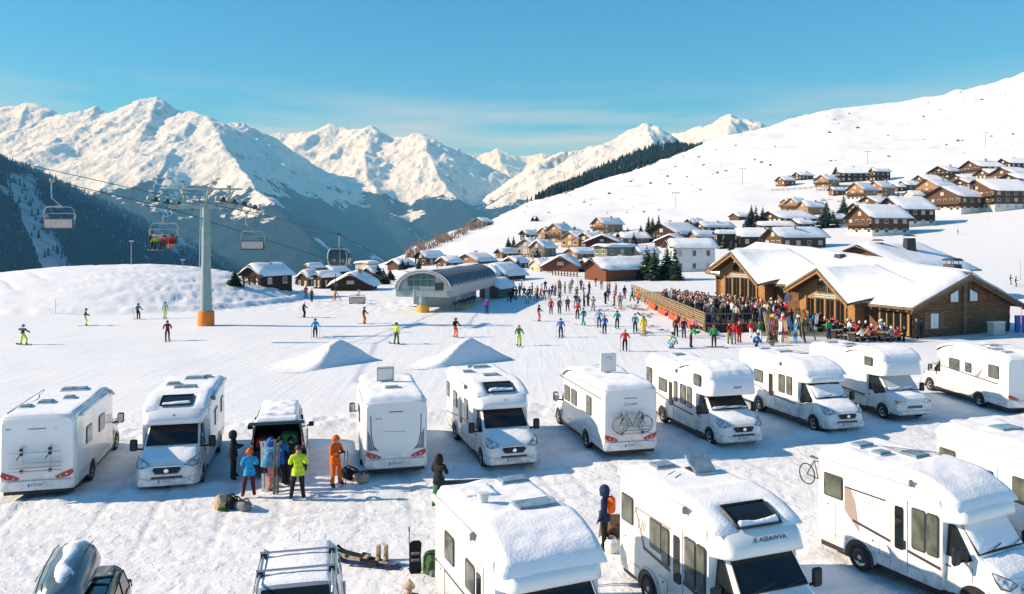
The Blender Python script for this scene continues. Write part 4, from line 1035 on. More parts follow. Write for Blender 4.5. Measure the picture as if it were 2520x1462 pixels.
motorhome(put(1830, 1088, 0.28, TH + 1, 0, -3.5), TH + 1, 'white motorhome with a bulging snowy alcove and a slanted window in it', kind='alcove', seed=6, windows_l=[(3.0, 1.95, 0.62, 0.75), (1.55, 1.75, 0.85, 0.6), (-0.45, 1.70, 0.55, 0.85), (-1.05, 1.68, 0.45, 0.9), (0.22, 1.70, 0.3, 0.9)], door=(-1, 0.75), plate_text='JVAK S2', windows_r=[(1, 1.75, 0.8, 0.6)],
          stripe=[(-1, M_STRIPE, SWOOSH(-1.4, 3.4, 1.02, 1.42, 0.07))], snow_t=0.15, screen_snow=0.10, hood_snow=0.03, awning=(-1, 0.1, 3.3), text=('Rabob', -2.79, 2.36, 0.14, R(84), 0.15), hatches=[(0.2, 2.6, 0.6, 0.5)],
          extras=[lambda rt, hw, yf, yr, H, zf: side_window(rt, -1, yf + 1.75, 2.55, 0.62, 0.5, hw + 0.01, r=0.12)])
motorhome(put(2085, 1054, 0.28, TH + 1, 0, -3.5), TH + 1, 'white motorhome with its windscreen and bonnet half buried in snow', seed=7, windows_l=[(1.6, 1.75, 0.8, 0.6), (-0.35, 1.72, 0.5, 0.85), (-0.95, 1.72, 0.45, 0.85)], door=(-1, 0.55), plate_text='2KA W2', windows_r=[(1, 1.75, 0.8, 0.6)],
          stripe=[(-1, M_STRIPE, SWOOSH(-1.4, 3.4, 1.00, 1.50, 0.05)), (-1, M_GREY, [(2.4, 0.75), (2.4, 0.95), (2.9, 0.95), (2.9, 0.75)])], snow_t=0.13, screen_snow=0.72, hood_snow=0.05, awning=(-1, -0.3, 3.3), hatches=[(0.2, 1.5, 0.8, 0.5), (0.55, 0.5, 0.6, 0.5), (-0.3, 2.4, 0.6, 0.3)], extras=[bars((0.2, 2.0, 0.2), (0.9, 0.6, 0.2))])
motorhome(put(2252, 1020, 0.34, TH, 0, -3.3), TH, 'older white motorhome with a big alcove, orange indicators and a covered windscreen', kind='alcove', L=6.6, seed=8, old=True, windows_l=[(1.4, 1.75, 0.8, 0.62)], plate_text='', windows_r=[(1, 1.75, 0.8, 0.6)], screen_cover=True,
          stripe=[(-1, M_STRIPE, SWOOSH(-1.3, 3.2, 0.98, 1.30, 0.10)), (-1, M_TAUPE, SWOOSH(-1.3, 3.2, 0.84, 1.12, 0.05))], snow_t=0.14, screen_snow=0.14, hood_snow=0.05, hatches=[(-0.3, 1.0, 0.7, 0.5), (0.3, 1.9, 0.7, 0.5), (-0.2, 2.6, 0.7, 0.4), (0.4, 0.1, 0.7, 0.4)],
          extras=[lambda rt, hw, yf, yr, H, zf: side_window(rt, -1, yf + 1.75, 2.60, 0.55, 0.42, hw + 0.01, r=0.04)])
motorhome(put(2478, 1004, 0.36, 180 + 6, 1.14, 3.5), 180 + 6, 'white motorhome at the right end of the row with three side windows', seed=9, windows_r=[(2.6, 1.95, 0.75, 0.65), (0.75, 1.85, 0.5, 0.5), (-0.35, 1.85, 0.85, 0.6)], rear=tail('ZZ 4410'), windows_l=[(0.6, 1.75, 0.8, 0.6)],
          stripe=[(1, M_STRIPE, [(-2.2, 1.62), (-2.2, 1.66), (2.9, 1.42), (2.9, 1.36)]), (1, M_TAUPE, [(1.2, 1.50), (1.4, 1.64), (1.9, 2.05), (1.5, 1.45)])], snow_t=0.12, rails=True, hatches=[(0.3, 1.6, 0.7, 0.5), (-0.4, 0.4, 0.6, 0.5), (0.5, 2.7, 0.5, 0.4)], extras=[bars((-0.8, 3.0, 0.16), (-0.8, 1.2, 0.3), (0.8, 1.2, 0.3), (0.8, 3.0, 0.16))])
# second row, near the camera
motorhome(put(1073, 1197, 2.86, 23, -1.10, 3.45 * 0.74), 23, 'white motorhome with snow heaped on its cab roof, nearest the camera in the middle', seed=10, squash=0.74, W=2.3, H=2.80, windows_l=[(1.9, 1.85, 0.85, 0.62), (0.1, 1.75, 0.8, 0.6)], door=(-1, -0.55), plate_text='GE 204', windows_r=[(1, 1.75, 0.8, 0.6)],
          snow_t=0.13, awning=(-1, -0.2, 3.35), hatches=[(0.35, 0.35, 0.95, 0.75), (0.62, 2.75, 0.75, 0.6)], extras=[solar(-0.85, -0.02, 1.75, 2.75), lambda rt, hw, yf, yr, H, zf: MB().lathe([(0.02, 0), (0.10, 0.02), (0.09, 0.05), (0.14, 0.22), (0.13, 0.25), (0.02, 0.25)], (-0.55, 1.25, H + 0.08), n=12).build('roof_vent', M_HFRAME, rt, 40)],
          hooks=[(-1, 2.4, 3.1, 0.6, 1.25)], stripe=[(-1, M_STRIPE, [(-1.2, 1.22), (-1.2, 1.26), (3.3, 1.26), (3.3, 1.22)])])
motorhome(put(1527, 1143, 2.88, 21, -1.12, 3.45 * 0.76), 21, 'large white motorhome with a dark skylight and lettering above its windscreen', seed=11, squash=0.76, W=2.34, H=2.86, windows_l=[(2.85, 1.92, 0.75, 0.68), (1.1, 1.72, 0.70, 0.70), (0.55, 1.62, 0.42, 0.85), (-0.75, 1.62, 0.55, 1.05), (-1.28, 1.62, 0.42, 1.05)], door=(-1, -0.05), windows_r=[(1, 1.75, 0.8, 0.6)],
          skylight=(-1.85, -1.02, 1.10), snow_t=0.055, awning=(-1, -0.55, 3.35), hatches=[(-0.30, 2.6, 0.62, 0.62), (0.35, 1.75, 0.62, 0.72, 0.45)], plate_text='NE 812',
          stripe=[(-1, M_TAUPE, [(2.40, 1.90), (2.36, 2.10), (-1.4, 2.10), (-1.4, 2.06), (2.30, 2.06)]), (-1, M_TAUPE, [(2.36, 2.05), (2.28, 2.05), (1.75, 1.25), (1.85, 1.22)]), (-1, M_STRIPE, [(1.85, 1.27), (1.85, 1.20), (-1.5, 0.98), (-1.5, 1.06)])],
          hooks=[(-1, 2.7, 3.25, 0.55, 1.3), (-1, 0.45, 0.95, 0.55, 0.85)], text=('/E ASEAWVA', -2.105, 2.345, 0.15, R(48), 0.08), extras=[bars((-0.65, 1.5, 0.14), (-0.35, 1.75, 0.14)), lambda rt, hw, yf, yr, H, zf: lettering(rt, '130', (-hw - 0.002, 2.0, 1.72), 0.34, M_TAUPE, rot=(R(90), 0, R(-90)), name='side_numerals', shear=0.3)])
motorhome(put(2013, 1098, 2.88, 26, -1.12, 3.45 * 0.74), 26, 'white motorhome with a snow-covered windscreen and taupe side panels by the bicycle', seed=12, squash=0.74, W=2.30, H=2.84, windows_l=[(2.7, 1.95, 0.85, 0.62), (-0.75, 1.62, 0.5, 1.0), (-1.25, 1.62, 0.42, 1.0)], door=(-1, -0.02), windows_r=[(1, 1.75, 0.8, 0.6)], snow_t=0.095, screen_snow=0.80, hood_snow=0.04, plate_text='FR 77',
          awning=(-1, -0.5, 3.35), hatches=[(-0.15, 2.6, 0.62, 0.55), (-0.35, 1.55, 0.5, 0.5), (0.3, 0.9, 0.62, 0.8)], stripe=[(-1, M_TAUPE, [(2.20, 2.06), (2.20, 1.42), (1.55, 0.98), (1.75, 1.75), (1.95, 2.02)]), (-1, M_STRIPE, [(2.2, 2.06), (2.2, 2.02), (0.5, 2.02), (0.5, 2.06)]), (-1, M_STRIPE, [(1.85, 1.27), (1.85, 1.20), (-1.5, 0.86), (-1.5, 0.93)]), (-1, M_DIRTW, [(1.0, 1.75), (1.0, 1.95), (1.4, 1.95), (1.4, 1.75)])],
          hooks=[(-1, 2.6, 3.25, 0.55, 1.5), (-1, 0.75, 1.25, 0.62, 1.0)], extras=[bars((0.1, 2.0, 0.16), (0.9, 0.5, 0.16)), bars((0.1, 1.9, 0.16), (0.1, 1.2, 0.2), (0.7, 0.6, 0.2), (0.7, 0.2, 0.1))])
motorhome(put(2303, 1044, 2.88, 16, -1.12, 3.45 * 0.8), 16, 'white motorhome cut off by the right edge with a wide dark side window', seed=13, squash=0.80, W=2.30, H=2.86, windows_l=[(-0.6, 1.75, 1.35, 0.7), (2.85, 1.95, 0.75, 0.6)], windows_r=[(1, 1.75, 0.8, 0.6)], snow_t=0.13, awning=(-1, -0.8, 3.35), hatches=[(0.1, 1.75, 0.85, 0.75)], plate_text='',
          stripe=[(-1, M_GREY, [(3.3, 1.65), (3.3, 2.05), (1.9, 2.05), (1.9, 1.40), (2.1, 1.40), (2.1, 1.95), (3.1, 1.95), (3.1, 1.65)])], door=(-1, 1.0))


# ------------------------------------------------------------------ cars
M_CARBLK = mat('black_car_paint', (0.012, 0.012, 0.014), 0.18, coat=0.8)
M_CARSIL = mat('silver_car_paint', (0.42, 0.44, 0.45), 0.25, metal=0.5, coat=0.6)
M_BOXGREY = mat('roof_box_grey', (0.13, 0.19, 0.22), 0.22, coat=0.4)
M_DARKIN = mat('dark_interior', (0.012, 0.016, 0.013), 0.8)


def estate(loc, heading, label, paint, L=4.75, W=1.86, H=1.72, open_tail=False, roof_snow=0.0, seed=1, rear_plate='', van=False):
    """front towards -y; tall estate"""
    rt = empty('parked_car', loc, R(heading)); tag(rt, label, 'car', 'cars in the snowy car park')
    yf, yr, hw = -L / 2, L / 2, W / 2
    low = [(yf, 0.42, 0.66, 0.62, 0.60), (yf + 0.08, 0.30, 0.80, 0.80, 0.74), (yf + 0.3, 0.26, 0.90, hw - 0.04, hw - 0.12), (yf + 1.05, 0.26, 1.02, hw, hw - 0.06), (yf + 1.3, 0.27, 1.06, hw, hw - 0.05), (0, 0.27, 1.06, hw, hw - 0.05), (yr - 0.45, 0.28, 1.08, hw, hw - 0.06), (yr - 0.1, 0.34, 1.06, hw - 0.05, hw - 0.09), (yr, 0.42, 0.98, hw - 0.14, hw - 0.15)]
    loft_sections([(a, b, c, d, e, 0.10, 0.08, 0.01) for a, b, c, d, e in low], paint, 'body', rt, 40)
    yw0, yw1 = yf + 1.15, yf + 1.95
    tb = hw - 0.05; tt = hw - 0.24
    zb = 1.03
    if open_tail:
        # shell with an open back: side walls, roof and a dark load space
        rb = [(-tt, yw1, H), (tt, yw1, H), (tt + 0.02, yr - 0.12, H - 0.02), (-tt - 0.02, yr - 0.12, H - 0.02)]
        MB().loft([ring8(yw1, H - 0.07, H, tt, tt - 0.02, 0.02, 0.05, 0.03), ring8(0.6, H - 0.08, H + 0.01, tt + 0.01, tt, 0.02, 0.05, 0.03), ring8(yr - 0.16, H - 0.09, H - 0.01, tt + 0.02, tt + 0.01, 0.02, 0.05, 0.03)]).build('roof', paint, rt, 40)
        for sx in (-1, 1):
            MB().prism([(sx * (tb), yw0 + 0.1, zb), (sx * (tb), yr - 0.06, zb), (sx * (tt + 0.02), yr - 0.18, H - 0.05), (sx * tt, yw1, H - 0.05)], (-sx * 0.06, 0, 0)).build('side_pillar', paint, rt)
            s_ = [(sx * (tb + 0.004), yw0 + 0.75, zb + 0.06), (sx * (tb + 0.004), yr - 0.30, zb + 0.06), (sx * (tt + 0.055), yr - 0.42, H - 0.14), (sx * (tt + 0.045), yw1 + 0.1, H - 0.14)]
            MB().prism(s_, (-sx * 0.02, 0, 0)).build('side_glass', M_GLASS, rt)
            MB().tube((sx * (tb - 0.02), yr - 0.05, 0.60), (sx * (tb - 0.02), yr - 0.05, 1.02), 0.05, n=6).build('door_jamb', paint, rt)
            t = MB().prism([(sx * (hw - 0.03), yr - 0.10, 1.02), (sx * (hw - 0.17), yr - 0.03, 1.02), (sx * (hw - 0.19), yr - 0.06, 1.42), (sx * (hw - 0.11), yr - 0.13, 1.42)], (0, -0.05, 0)).build('tail_light', M_RED, rt)
            MB().box(*sorted((sx * (hw - 0.15), sx * (hw - 0.07))), yr - 0.06, yr - 0.03, 1.15, 1.25).build('reversing_lamp', M_LAMP, t)
        MB().box(-tb + 0.07, tb - 0.07, yr - 1.5, yr - 0.13, 1.085, 1.12).build('load_floor', M_DARKIN, rt)
        MB().box(-tb + 0.08, tb - 0.08, yr - 1.52, yr - 1.46, 1.09, H - 0.12).build('seat_backs', M_DARKIN, rt)
        MB().prism([(-tt + 0.05, yw0 + 0.05, zb + 0.02), (tt - 0.05, yw0 + 0.05, zb + 0.02), (tt - 0.03, yw1 - 0.02, H - 0.06), (-tt + 0.03, yw1 - 0.02, H - 0.06)], (0, -0.03, 0.03)).build('windscreen', M_GLASS, rt)
        tg = MB().loft([ring8(0.0, -0.05, 0.05, tt + 0.02, tt, 0.02, 0.03), ring8(0.35, -0.05, 0.06, tt + 0.06, tt + 0.03, 0.02, 0.03), ring8(0.95, -0.06, 0.05, tb, tb - 0.02, 0.02, 0.03)]).build('tailgate', paint, rt, 40, (0, yr - 0.16, H + 0.01)); tg.rotation_euler = (R(8), 0, 0)
        MB().box(-tt + 0.05, tt - 0.05, 0.06, 0.55, -0.062, -0.05, 0.004).build('tailgate_glass', M_GLASS, tg)
        for sx in (-1, 1): MB().tube((sx * (tb - 0.1), yr - 0.1, 1.25), (sx * (tb - 0.14), yr + 0.38, H + 0.02), 0.014, n=6).build('gas_strut', M_ALLOY, rt)
        snow_cap(tg, -tt, tt, list(np.linspace(0.0, 0.85, 14)), lambda x, y: 0.05, 0.14, 6.6, edge=0.14, name='snow_cover')
    else:
        gh = [(yw0 + 0.05, 0.98, 1.06, tb - 0.08, tb - 0.10), (yw1, 0.98, H, tb, tt - 0.02), (yw1 + 0.5, 0.98, H + 0.02, tb, tt), (0.9, 0.98, H + 0.01, tb, tt), (yr - 0.62, 0.98, H - 0.03, tb, tt - 0.01), (yr - 0.12, 0.98, 1.12, tb - 0.08, tt + 0.05)]
        loft_sections([(a, b, c, d, e, 0.03, 0.10, 0.02) for a, b, c, d, e in gh], paint, 'roof_and_pillars', rt, 40)
        for sx in (-1, 1):
            for k, (ya, yb_) in enumerate(((yw0 + 0.55, -0.05), (0.02, 0.98), (1.04, yr - 0.50))):
                zt = H - 0.13
                def sp_(y, z): return (sx * (tb - 0.008 + (tt - tb + 0.03) * (z - 0.98) / (H - 0.98) + 0.012), y, z)
                q = [sp_(ya, 1.08), sp_(yb_, 1.08), sp_(yb_ - (0.18 if k == 2 else 0), zt), sp_(ya + (0.42 if k == 0 else 0), zt)]
                g = MB().prism(q, (-sx * 0.03, 0, 0)).build('side_glass', M_GLASS, rt)
                MB().path(q, 0.012, 5, closed=True).build('window_trim', M_CHROME if paint is M_CARSIL else M_BLACK, g)
        rg = [(-tt + 0.10, yr - 0.57, H - 0.08), (tt - 0.10, yr - 0.57, H - 0.08), (tb - 0.16, yr - 0.17, 1.15), (-tb + 0.16, yr - 0.17, 1.15)]
        MB().prism([Vector(p) + Vector((0, 0.025, 0.02)) for p in rg], (0, -0.03, -0.02)).build('rear_window', M_GLASS, rt)
        wsq = [(-tb + 0.2, yw0 + 0.10, 1.10), (tb - 0.2, yw0 + 0.10, 1.10), (tt - 0.10, yw1 - 0.05, H - 0.06), (-tt + 0.10, yw1 - 0.05, H - 0.06)]
        MB().prism([Vector(p) + Vector((0, -0.03, 0.03)) for p in wsq], (0, 0.03, -0.03)).build('windscreen', M_GLASS, rt)
        for sx in (-1, 1):
            MB().prism([(sx * (hw - 0.06), yr - 0.05, 0.85), (sx * (hw - 0.22), yr, 0.85), (sx * (hw - 0.22), yr - 0.02, 1.02), (sx * (hw - 0.08), yr - 0.07, 1.02)], (0, 0.02, 0)).build('tail_light', M_RED, rt)
            MB().prism([(sx * 0.5, yf + 0.02, 0.70), (sx * 0.78, yf + 0.10, 0.74), (sx * 0.80, yf + 0.16, 0.84), (sx * 0.55, yf + 0.06, 0.80)], (0, -0.04, 0.01)).build('headlight', M_LAMP, rt)
    for sx in (-1, 1):
        q = Vector((sx * (hw - 0.02), yw0 + 0.62, 1.10))
        m = MB().path([q, q + Vector((sx * 0.10, 0, 0.03))], 0.03, 6); m.box(*sorted((q.x + sx * 0.08, q.x + sx * 0.28)), q.y - 0.06, q.y + 0.06, q.z - 0.02, q.z + 0.16, 0.03)
        m.build('wing_mirror', M_BLACK, rt)
        for y in (yf + 0.88, yr - 0.85):
            wheel_arch(rt, sx, y, hw + 0.004, 0.40); wheel(rt, sx * (hw - 0.10), y, 0.33, 0.21, sx)
        MB().path([(sx * (hw - 0.012), 0.10, 0.86), (sx * (hw - 0.012), 0.30, 0.86)], 0.02, 5).build('door_handle', M_BLACK, rt)
    MB().loft([ring8(yr - 0.2, 0.34, 0.62, hw - 0.02, hw - 0.03, 0.05, 0.05), ring8(yr + 0.04, 0.36, 0.60, hw - 0.12, hw - 0.13, 0.05, 0.05)]).build('rear_bumper', M_BLACK if paint is M_CARBLK else paint, rt, 40)
    if rear_plate: plate(rt, 0, yr + 0.055, 0.50, 1, rear_plate)
    if roof_snow:
        snow_cap(rt, -tt + 0.04, tt - 0.04, list(np.linspace(yw1 + 0.0, yr - (0.2 if open_tail else 0.66), 36)), lambda x, y: H + 0.03 - 0.04 * (x / tt) ** 2, roof_snow, seed * 5.1, edge=0.14, amp=0.5)
    return rt, (yf, yr, hw, tt, H)


c_, d_ = estate(put(683, 1150, 0.40, 180 + TH, 0, 2.45), 180 + TH, 'black estate car with its tailgate raised and thick snow on the roof', M_CARBLK, L=4.9, W=2.0, H=2.02, open_tail=True, roof_snow=0.20, seed=2)
# luggage lying in the open boot: things of their own
def boot_item(name, label, cat, m, x, y, z, sx, sy, sz):
    o = MB().loft([ring8(-sy, 0, sz * 0.8, sx * 0.8, sx * 0.6, 0.05, 0.08), ring8(-sy * 0.5, -0.0, sz, sx, sx * 0.8, 0.06, 0.1), ring8(sy * 0.5, 0, sz, sx, sx * 0.8, 0.06, 0.1), ring8(sy, 0, sz * 0.8, sx * 0.8, sx * 0.6, 0.05, 0.08)]).build(name, m, None, 40)
    o.matrix_world = Matrix.Translation(c_.location) @ Matrix.Rotation(c_.rotation_euler.z, 4, 'Z') @ Matrix.Translation((x, y, z)); tag(o, label, cat); return o


boot_item('duffel_bag', 'olive green bag in the open boot of the black car', 'bag', mat('olive_cloth', (0.10, 0.13, 0.04), 0.9), 0.45, 1.75, 1.12, 0.32, 0.35, 0.30)
boot_item('kit_bag', 'dark red bag at the left side of the open boot', 'bag', mat('red_cloth', (0.35, 0.03, 0.03), 0.9), 0.62, 2.05, 1.12, 0.18, 0.22, 0.32)
boot_item('ski_bag', 'green sleeping bag bundle on the right of the open boot', 'bag', mat('green_cloth', (0.03, 0.22, 0.08), 0.9), -0.42, 1.85, 1.12, 0.36, 0.3, 0.42)

# car with a roof box, bottom left
ca, da = estate(put(275, 1385, 1.62, 19, 0.50, 1.75), 19, 'black car with a grey roof box, cut off at the bottom left', M_CARBLK, L=4.6, W=1.82, H=1.62, seed=3)
yf, yr, hw, tt, H = da
for y in (-0.55, 0.75): MB().box(-tt - 0.02, tt + 0.02, y - 0.04, y + 0.04, H + 0.07, H + 0.11, 0.01).build('roof_bar', M_BLACK, ca)
for sx in (-1, 1): MB().path([(sx * (tt - 0.02), -0.9, H + 0.01), (sx * (tt - 0.02), -0.8, H + 0.07), (sx * (tt - 0.02), 1.15, H + 0.07), (sx * (tt - 0.02), 1.3, H)], 0.022, 6).build('roof_rail', M_BLACK, ca)
bx = empty('roof_box', ca.location, ca.rotation_euler.z); tag(bx, 'grey roof box with a strip of snow on its lid', 'roof box')
xo, zo = -0.18, H + 0.11
rs = []
for y, w, h in ((-1.15, 0.20, 0.10), (-1.08, 0.30, 0.20), (-0.8, 0.40, 0.33), (-0.2, 0.45, 0.40), (0.5, 0.45, 0.40), (0.85, 0.42, 0.36), (1.0, 0.36, 0.28), (1.04, 0.28, 0.18)):
    rs.append([(x * 1.15 + xo, yy * 1.1 + 0.75, z * 1.1 + zo) for x, yy, z in ring8(y, 0.0, h, w, w * 0.80, 0.06, 0.14, 0.05)])
MB().loft(rs).build('box_shell', M_BOXGREY, bx, 45)
for sx in (-1, 1): MB().path([(xo + sx * 0.32, y * 1.1 + 0.75, zo + z * 1.1) for y, z in ((-1.0, 0.26), (-0.7, 0.37), (-0.2, 0.44), (0.5, 0.44), (0.9, 0.37))], 0.012, 5).build('lid_rib', M_BLACK, bx)
MB().path([(xo - 0.52, 0.55, zo + 0.14), (xo - 0.52, 1.4, zo + 0.14)], 0.010, 4).build('lid_seam', M_BLACK, bx)
P = []
for y in np.linspace(-0.95, 0.96, 30):
    hh = lin([(-1.08, 0.20), (-0.8, 0.33), (-0.2, 0.40), (0.5, 0.40), (0.85, 0.36), (1.0, 0.28)], y) + 0.04
    wl_, wr_ = -0.10 - 0.10 * vnoise(np.array([y * 2.0]), np.array([3.3]))[0] - 0.04 * (y + 1), 0.20 + 0.12 * vnoise(np.array([y * 3.5]), np.array([7.3]))[0] + 0.03 * y
    taper = min(1, (y + 0.97) / 0.25, (0.98 - y) / 0.12); row = []
    for k in range(9):
        a = k / 8; q = math.sin(math.pi * a) ** 0.5
        row.append((xo + wl_ + (wr_ - wl_) * a, y * 1.1 + 0.75, zo + hh * 1.1 - 0.03 + 0.075 * q * max(0, taper) ** 0.5 - 0.03 * abs(2 * a - 1) ** 3))
    P.append(row)
MB().grid(P).build('snow_cover', M_SNOW, bx, 180)

# silver car with roof bars, bottom middle
cb_, db = estate(put(737, 1333, 1.72, 13, 0.0, 1.75), 13, 'silver car with two roof bars over snow, at the bottom edge', M_CARSIL, L=4.8, W=1.98, H=1.70, roof_snow=0.045, seed=5)
yf, yr, hw, tt, H = db
for sx in (-1, 1): MB().path([(sx * (tt - 0.03), -1.0, H + 0.0), (sx * (tt - 0.03), -0.9, H + 0.07), (sx * (tt - 0.03), 1.3, H + 0.07), (sx * (tt - 0.03), 1.5, H - 0.02)], 0.024, 6).build('roof_rail', M_CARSIL, cb_)
for y in (0.0, 0.95):
    b_ = MB().box(-tt - 0.07, tt + 0.07, y - 0.035, y + 0.035, H + 0.12, H + 0.155, 0.012).build('roof_bar', M_ALLOY, cb_)
    for sx in (-1, 1): MB().box(*sorted((sx * (tt - 0.10), sx * (tt + 0.03))), y - 0.05, y + 0.05, H + 0.02, H + 0.125, 0.015).build('bar_foot', M_BLACK, b_)
ae = MB(); ae.lathe([(0.04, 0), (0.03, 0.03), (0.01, 0.05)], (0.0, 1.56, H + 0.0), n=8); ae.tube((0, 1.56, H + 0.04), (0.0, 1.66, H + 0.30), 0.006, n=5); ae.build('roof_aerial', M_BLACK, cb_)


# ------------------------------------------------------------------ people: one continuous skinned body per pose, clothes by material slot, hats, skis and poles as children
CLOTH = {'black': (0.014, 0.014, 0.016), 'navy': (0.015, 0.03, 0.09), 'blue': (0.02, 0.13, 0.45), 'cyan': (0.02, 0.32, 0.62), 'light blue': (0.10, 0.32, 0.50), 'teal': (0.02, 0.20, 0.24), 'red': (0.55, 0.02, 0.02), 'dark red': (0.20, 0.02, 0.025),
         'orange': (0.75, 0.13, 0.01), 'yellow': (0.72, 0.55, 0.02), 'lime': (0.55, 0.68, 0.03), 'green': (0.03, 0.30, 0.08), 'dark green': (0.04, 0.10, 0.03), 'white': (0.70, 0.70, 0.68), 'pale green': (0.45, 0.62, 0.45), 'grey': (0.16, 0.17, 0.18), 'purple': (0.30, 0.04, 0.34),
         'pink': (0.65, 0.20, 0.25), 'brown': (0.14, 0.08, 0.05), 'tan': (0.45, 0.34, 0.22), 'olive': (0.14, 0.17, 0.03), 'maroon': (0.10, 0.02, 0.03), 'salmon': (0.70, 0.24, 0.18)}
CM = lambda c: mat('cloth_' + c.replace(' ', '_'), CLOTH[c], 0.75, spec=0.3, noise=(7, 0.30), bump=(9, 0.6, 0.04))
M_SKIN = mat('skin', (0.52, 0.32, 0.23), 0.55)
M_HAIR = mat('hair_brown', (0.06, 0.035, 0.02), 0.7)
M_GOGGLE = mat('goggle_lens', (0.02, 0.02, 0.03), 0.1)


def skeleton(pose):
    """joints in metres for a 1.74 m person facing -y; returns dict of points"""
    p = dict(hip=(0, 0, 0.93), sp=(0, 0.01, 1.14), ch=(0, 0.0, 1.34), nk=(0, -0.01, 1.47), hd=(0, -0.03, 1.575), tp=(0, -0.025, 1.70), ns=(0, -0.115, 1.585))
    for s, n in ((-1, 'l'), (1, 'r')):
        p[n + 'hp'] = (s * 0.10, 0, 0.90); p[n + 'kn'] = (s * 0.115, -0.02, 0.50); p[n + 'an'] = (s * 0.12, 0.02, 0.10); p[n + 'to'] = (s * 0.14, -0.17, 0.05); p[n + 'hl'] = (s * 0.12, 0.06, 0.05)
        p[n + 'sh'] = (s * 0.19, 0.0, 1.40); p[n + 'el'] = (s * 0.26, 0.02, 1.13); p[n + 'wr'] = (s * 0.25, -0.08, 0.90); p[n + 'ha'] = (s * 0.25, -0.11, 0.81)
    def st(**k):
        for a, v in k.items(): p[a] = v
    def shift(names, d):
        for a in names: p[a] = tuple(p[a][i] + d[i] for i in range(3))
    up = ['sp', 'ch', 'nk', 'hd', 'tp', 'ns', 'lsh', 'lel', 'lwr', 'lha', 'rsh', 'rel', 'rwr', 'rha']
    if pose == 'stand': st(lkn=(-0.12, -0.03, 0.5), rkn=(0.11, 0.0, 0.5))
    if pose == 'ski':
        shift(up + ['hip', 'lhp', 'rhp'], (0, 0.06, -0.06)); shift(up[1:], (0, -0.07, -0.01)); st(lkn=(-0.12, -0.10, 0.49), rkn=(0.12, -0.10, 0.49), lel=(-0.30, -0.05, 1.08), rel=(0.30, -0.05, 1.08), lwr=(-0.31, -0.27, 1.00), rwr=(0.31, -0.27, 1.00), lha=(-0.30, -0.35, 1.0), rha=(0.30, -0.35, 1.0))
    if pose == 'walk':
        st(lkn=(-0.11, -0.20, 0.52), lan=(-0.11, -0.20, 0.12), lto=(-0.12, -0.38, 0.08), lhl=(-0.11, -0.16, 0.06), rkn=(0.11, 0.05, 0.50), ran=(0.11, 0.28, 0.15), rto=(0.12, 0.12, 0.05), rhl=(0.11, 0.33, 0.14), lel=(-0.26, 0.12, 1.14), lwr=(-0.25, 0.06, 0.92), lha=(-0.25, 0.03, 0.84), rel=(0.26, -0.06, 1.14), rwr=(0.25, -0.25, 0.99), rha=(0.25, -0.32, 0.94))
    if pose == 'board':
        shift(up + ['hip', 'lhp', 'rhp'], (0, 0.02, -0.10)); st(lkn=(-0.27, -0.10, 0.46), rkn=(0.27, -0.10, 0.46), lan=(-0.30, 0.0, 0.12), ran=(0.30, 0.0, 0.12), lto=(-0.34, -0.17, 0.07), rto=(0.34, -0.17, 0.07), lhl=(-0.29, 0.05, 0.07), rhl=(0.29, 0.05, 0.07), lel=(-0.42, 0.04, 1.16), lwr=(-0.55, -0.10, 1.02), lha=(-0.60, -0.14, 0.98), rel=(0.42, -0.02, 1.14), rwr=(0.58, -0.10, 1.22), rha=(0.64, -0.12, 1.26))
    if pose == 'point':
        st(rel=(0.40, -0.10, 1.30), rwr=(0.62, -0.18, 1.38), rha=(0.70, -0.20, 1.42), lkn=(-0.14, -0.08, 0.49), rkn=(0.14, -0.06, 0.5), lan=(-0.20, 0.0, 0.1), ran=(0.20, 0.0, 0.1), lto=(-0.24, -0.17, 0.05), rto=(0.24, -0.17, 0.05), lhl=(-0.19, 0.05, 0.05), rhl=(0.19, 0.05, 0.05))
    if pose == 'reach':   # bending forward, arms out
        shift(up, (0, -0.02, -0.02)); shift(up[1:], (0, -0.13, -0.03)); shift(['hd', 'tp', 'nk', 'ns'], (0, -0.07, -0.03)); st(lel=(-0.25, -0.38, 1.22), rel=(0.25, -0.38, 1.22), lwr=(-0.20, -0.58, 1.15), rwr=(0.20, -0.58, 1.15), lha=(-0.18, -0.66, 1.13), rha=(0.18, -0.66, 1.13))
    if pose == 'hold':    # hands together in front of the chest
        st(lel=(-0.27, -0.05, 1.14), rel=(0.27, -0.05, 1.14), lwr=(-0.14, -0.25, 1.16), rwr=(0.14, -0.25, 1.16), lha=(-0.06, -0.30, 1.18), rha=(0.06, -0.30, 1.18), lan=(-0.16, 0.0, 0.10), ran=(0.22, 0.0, 0.10), lto=(-0.20, -0.17, 0.05), rto=(0.27, -0.16, 0.05), lhl=(-0.15, 0.05, 0.05), rhl=(0.21, 0.05, 0.05), rkn=(0.17, -0.03, 0.5))
    if pose == 'raise':
        st(lel=(-0.40, -0.05, 1.50), lwr=(-0.42, -0.12, 1.74), lha=(-0.43, -0.14, 1.83), rel=(0.30, -0.06, 1.16), rwr=(0.26, -0.26, 1.08), rha=(0.24, -0.34, 1.07))
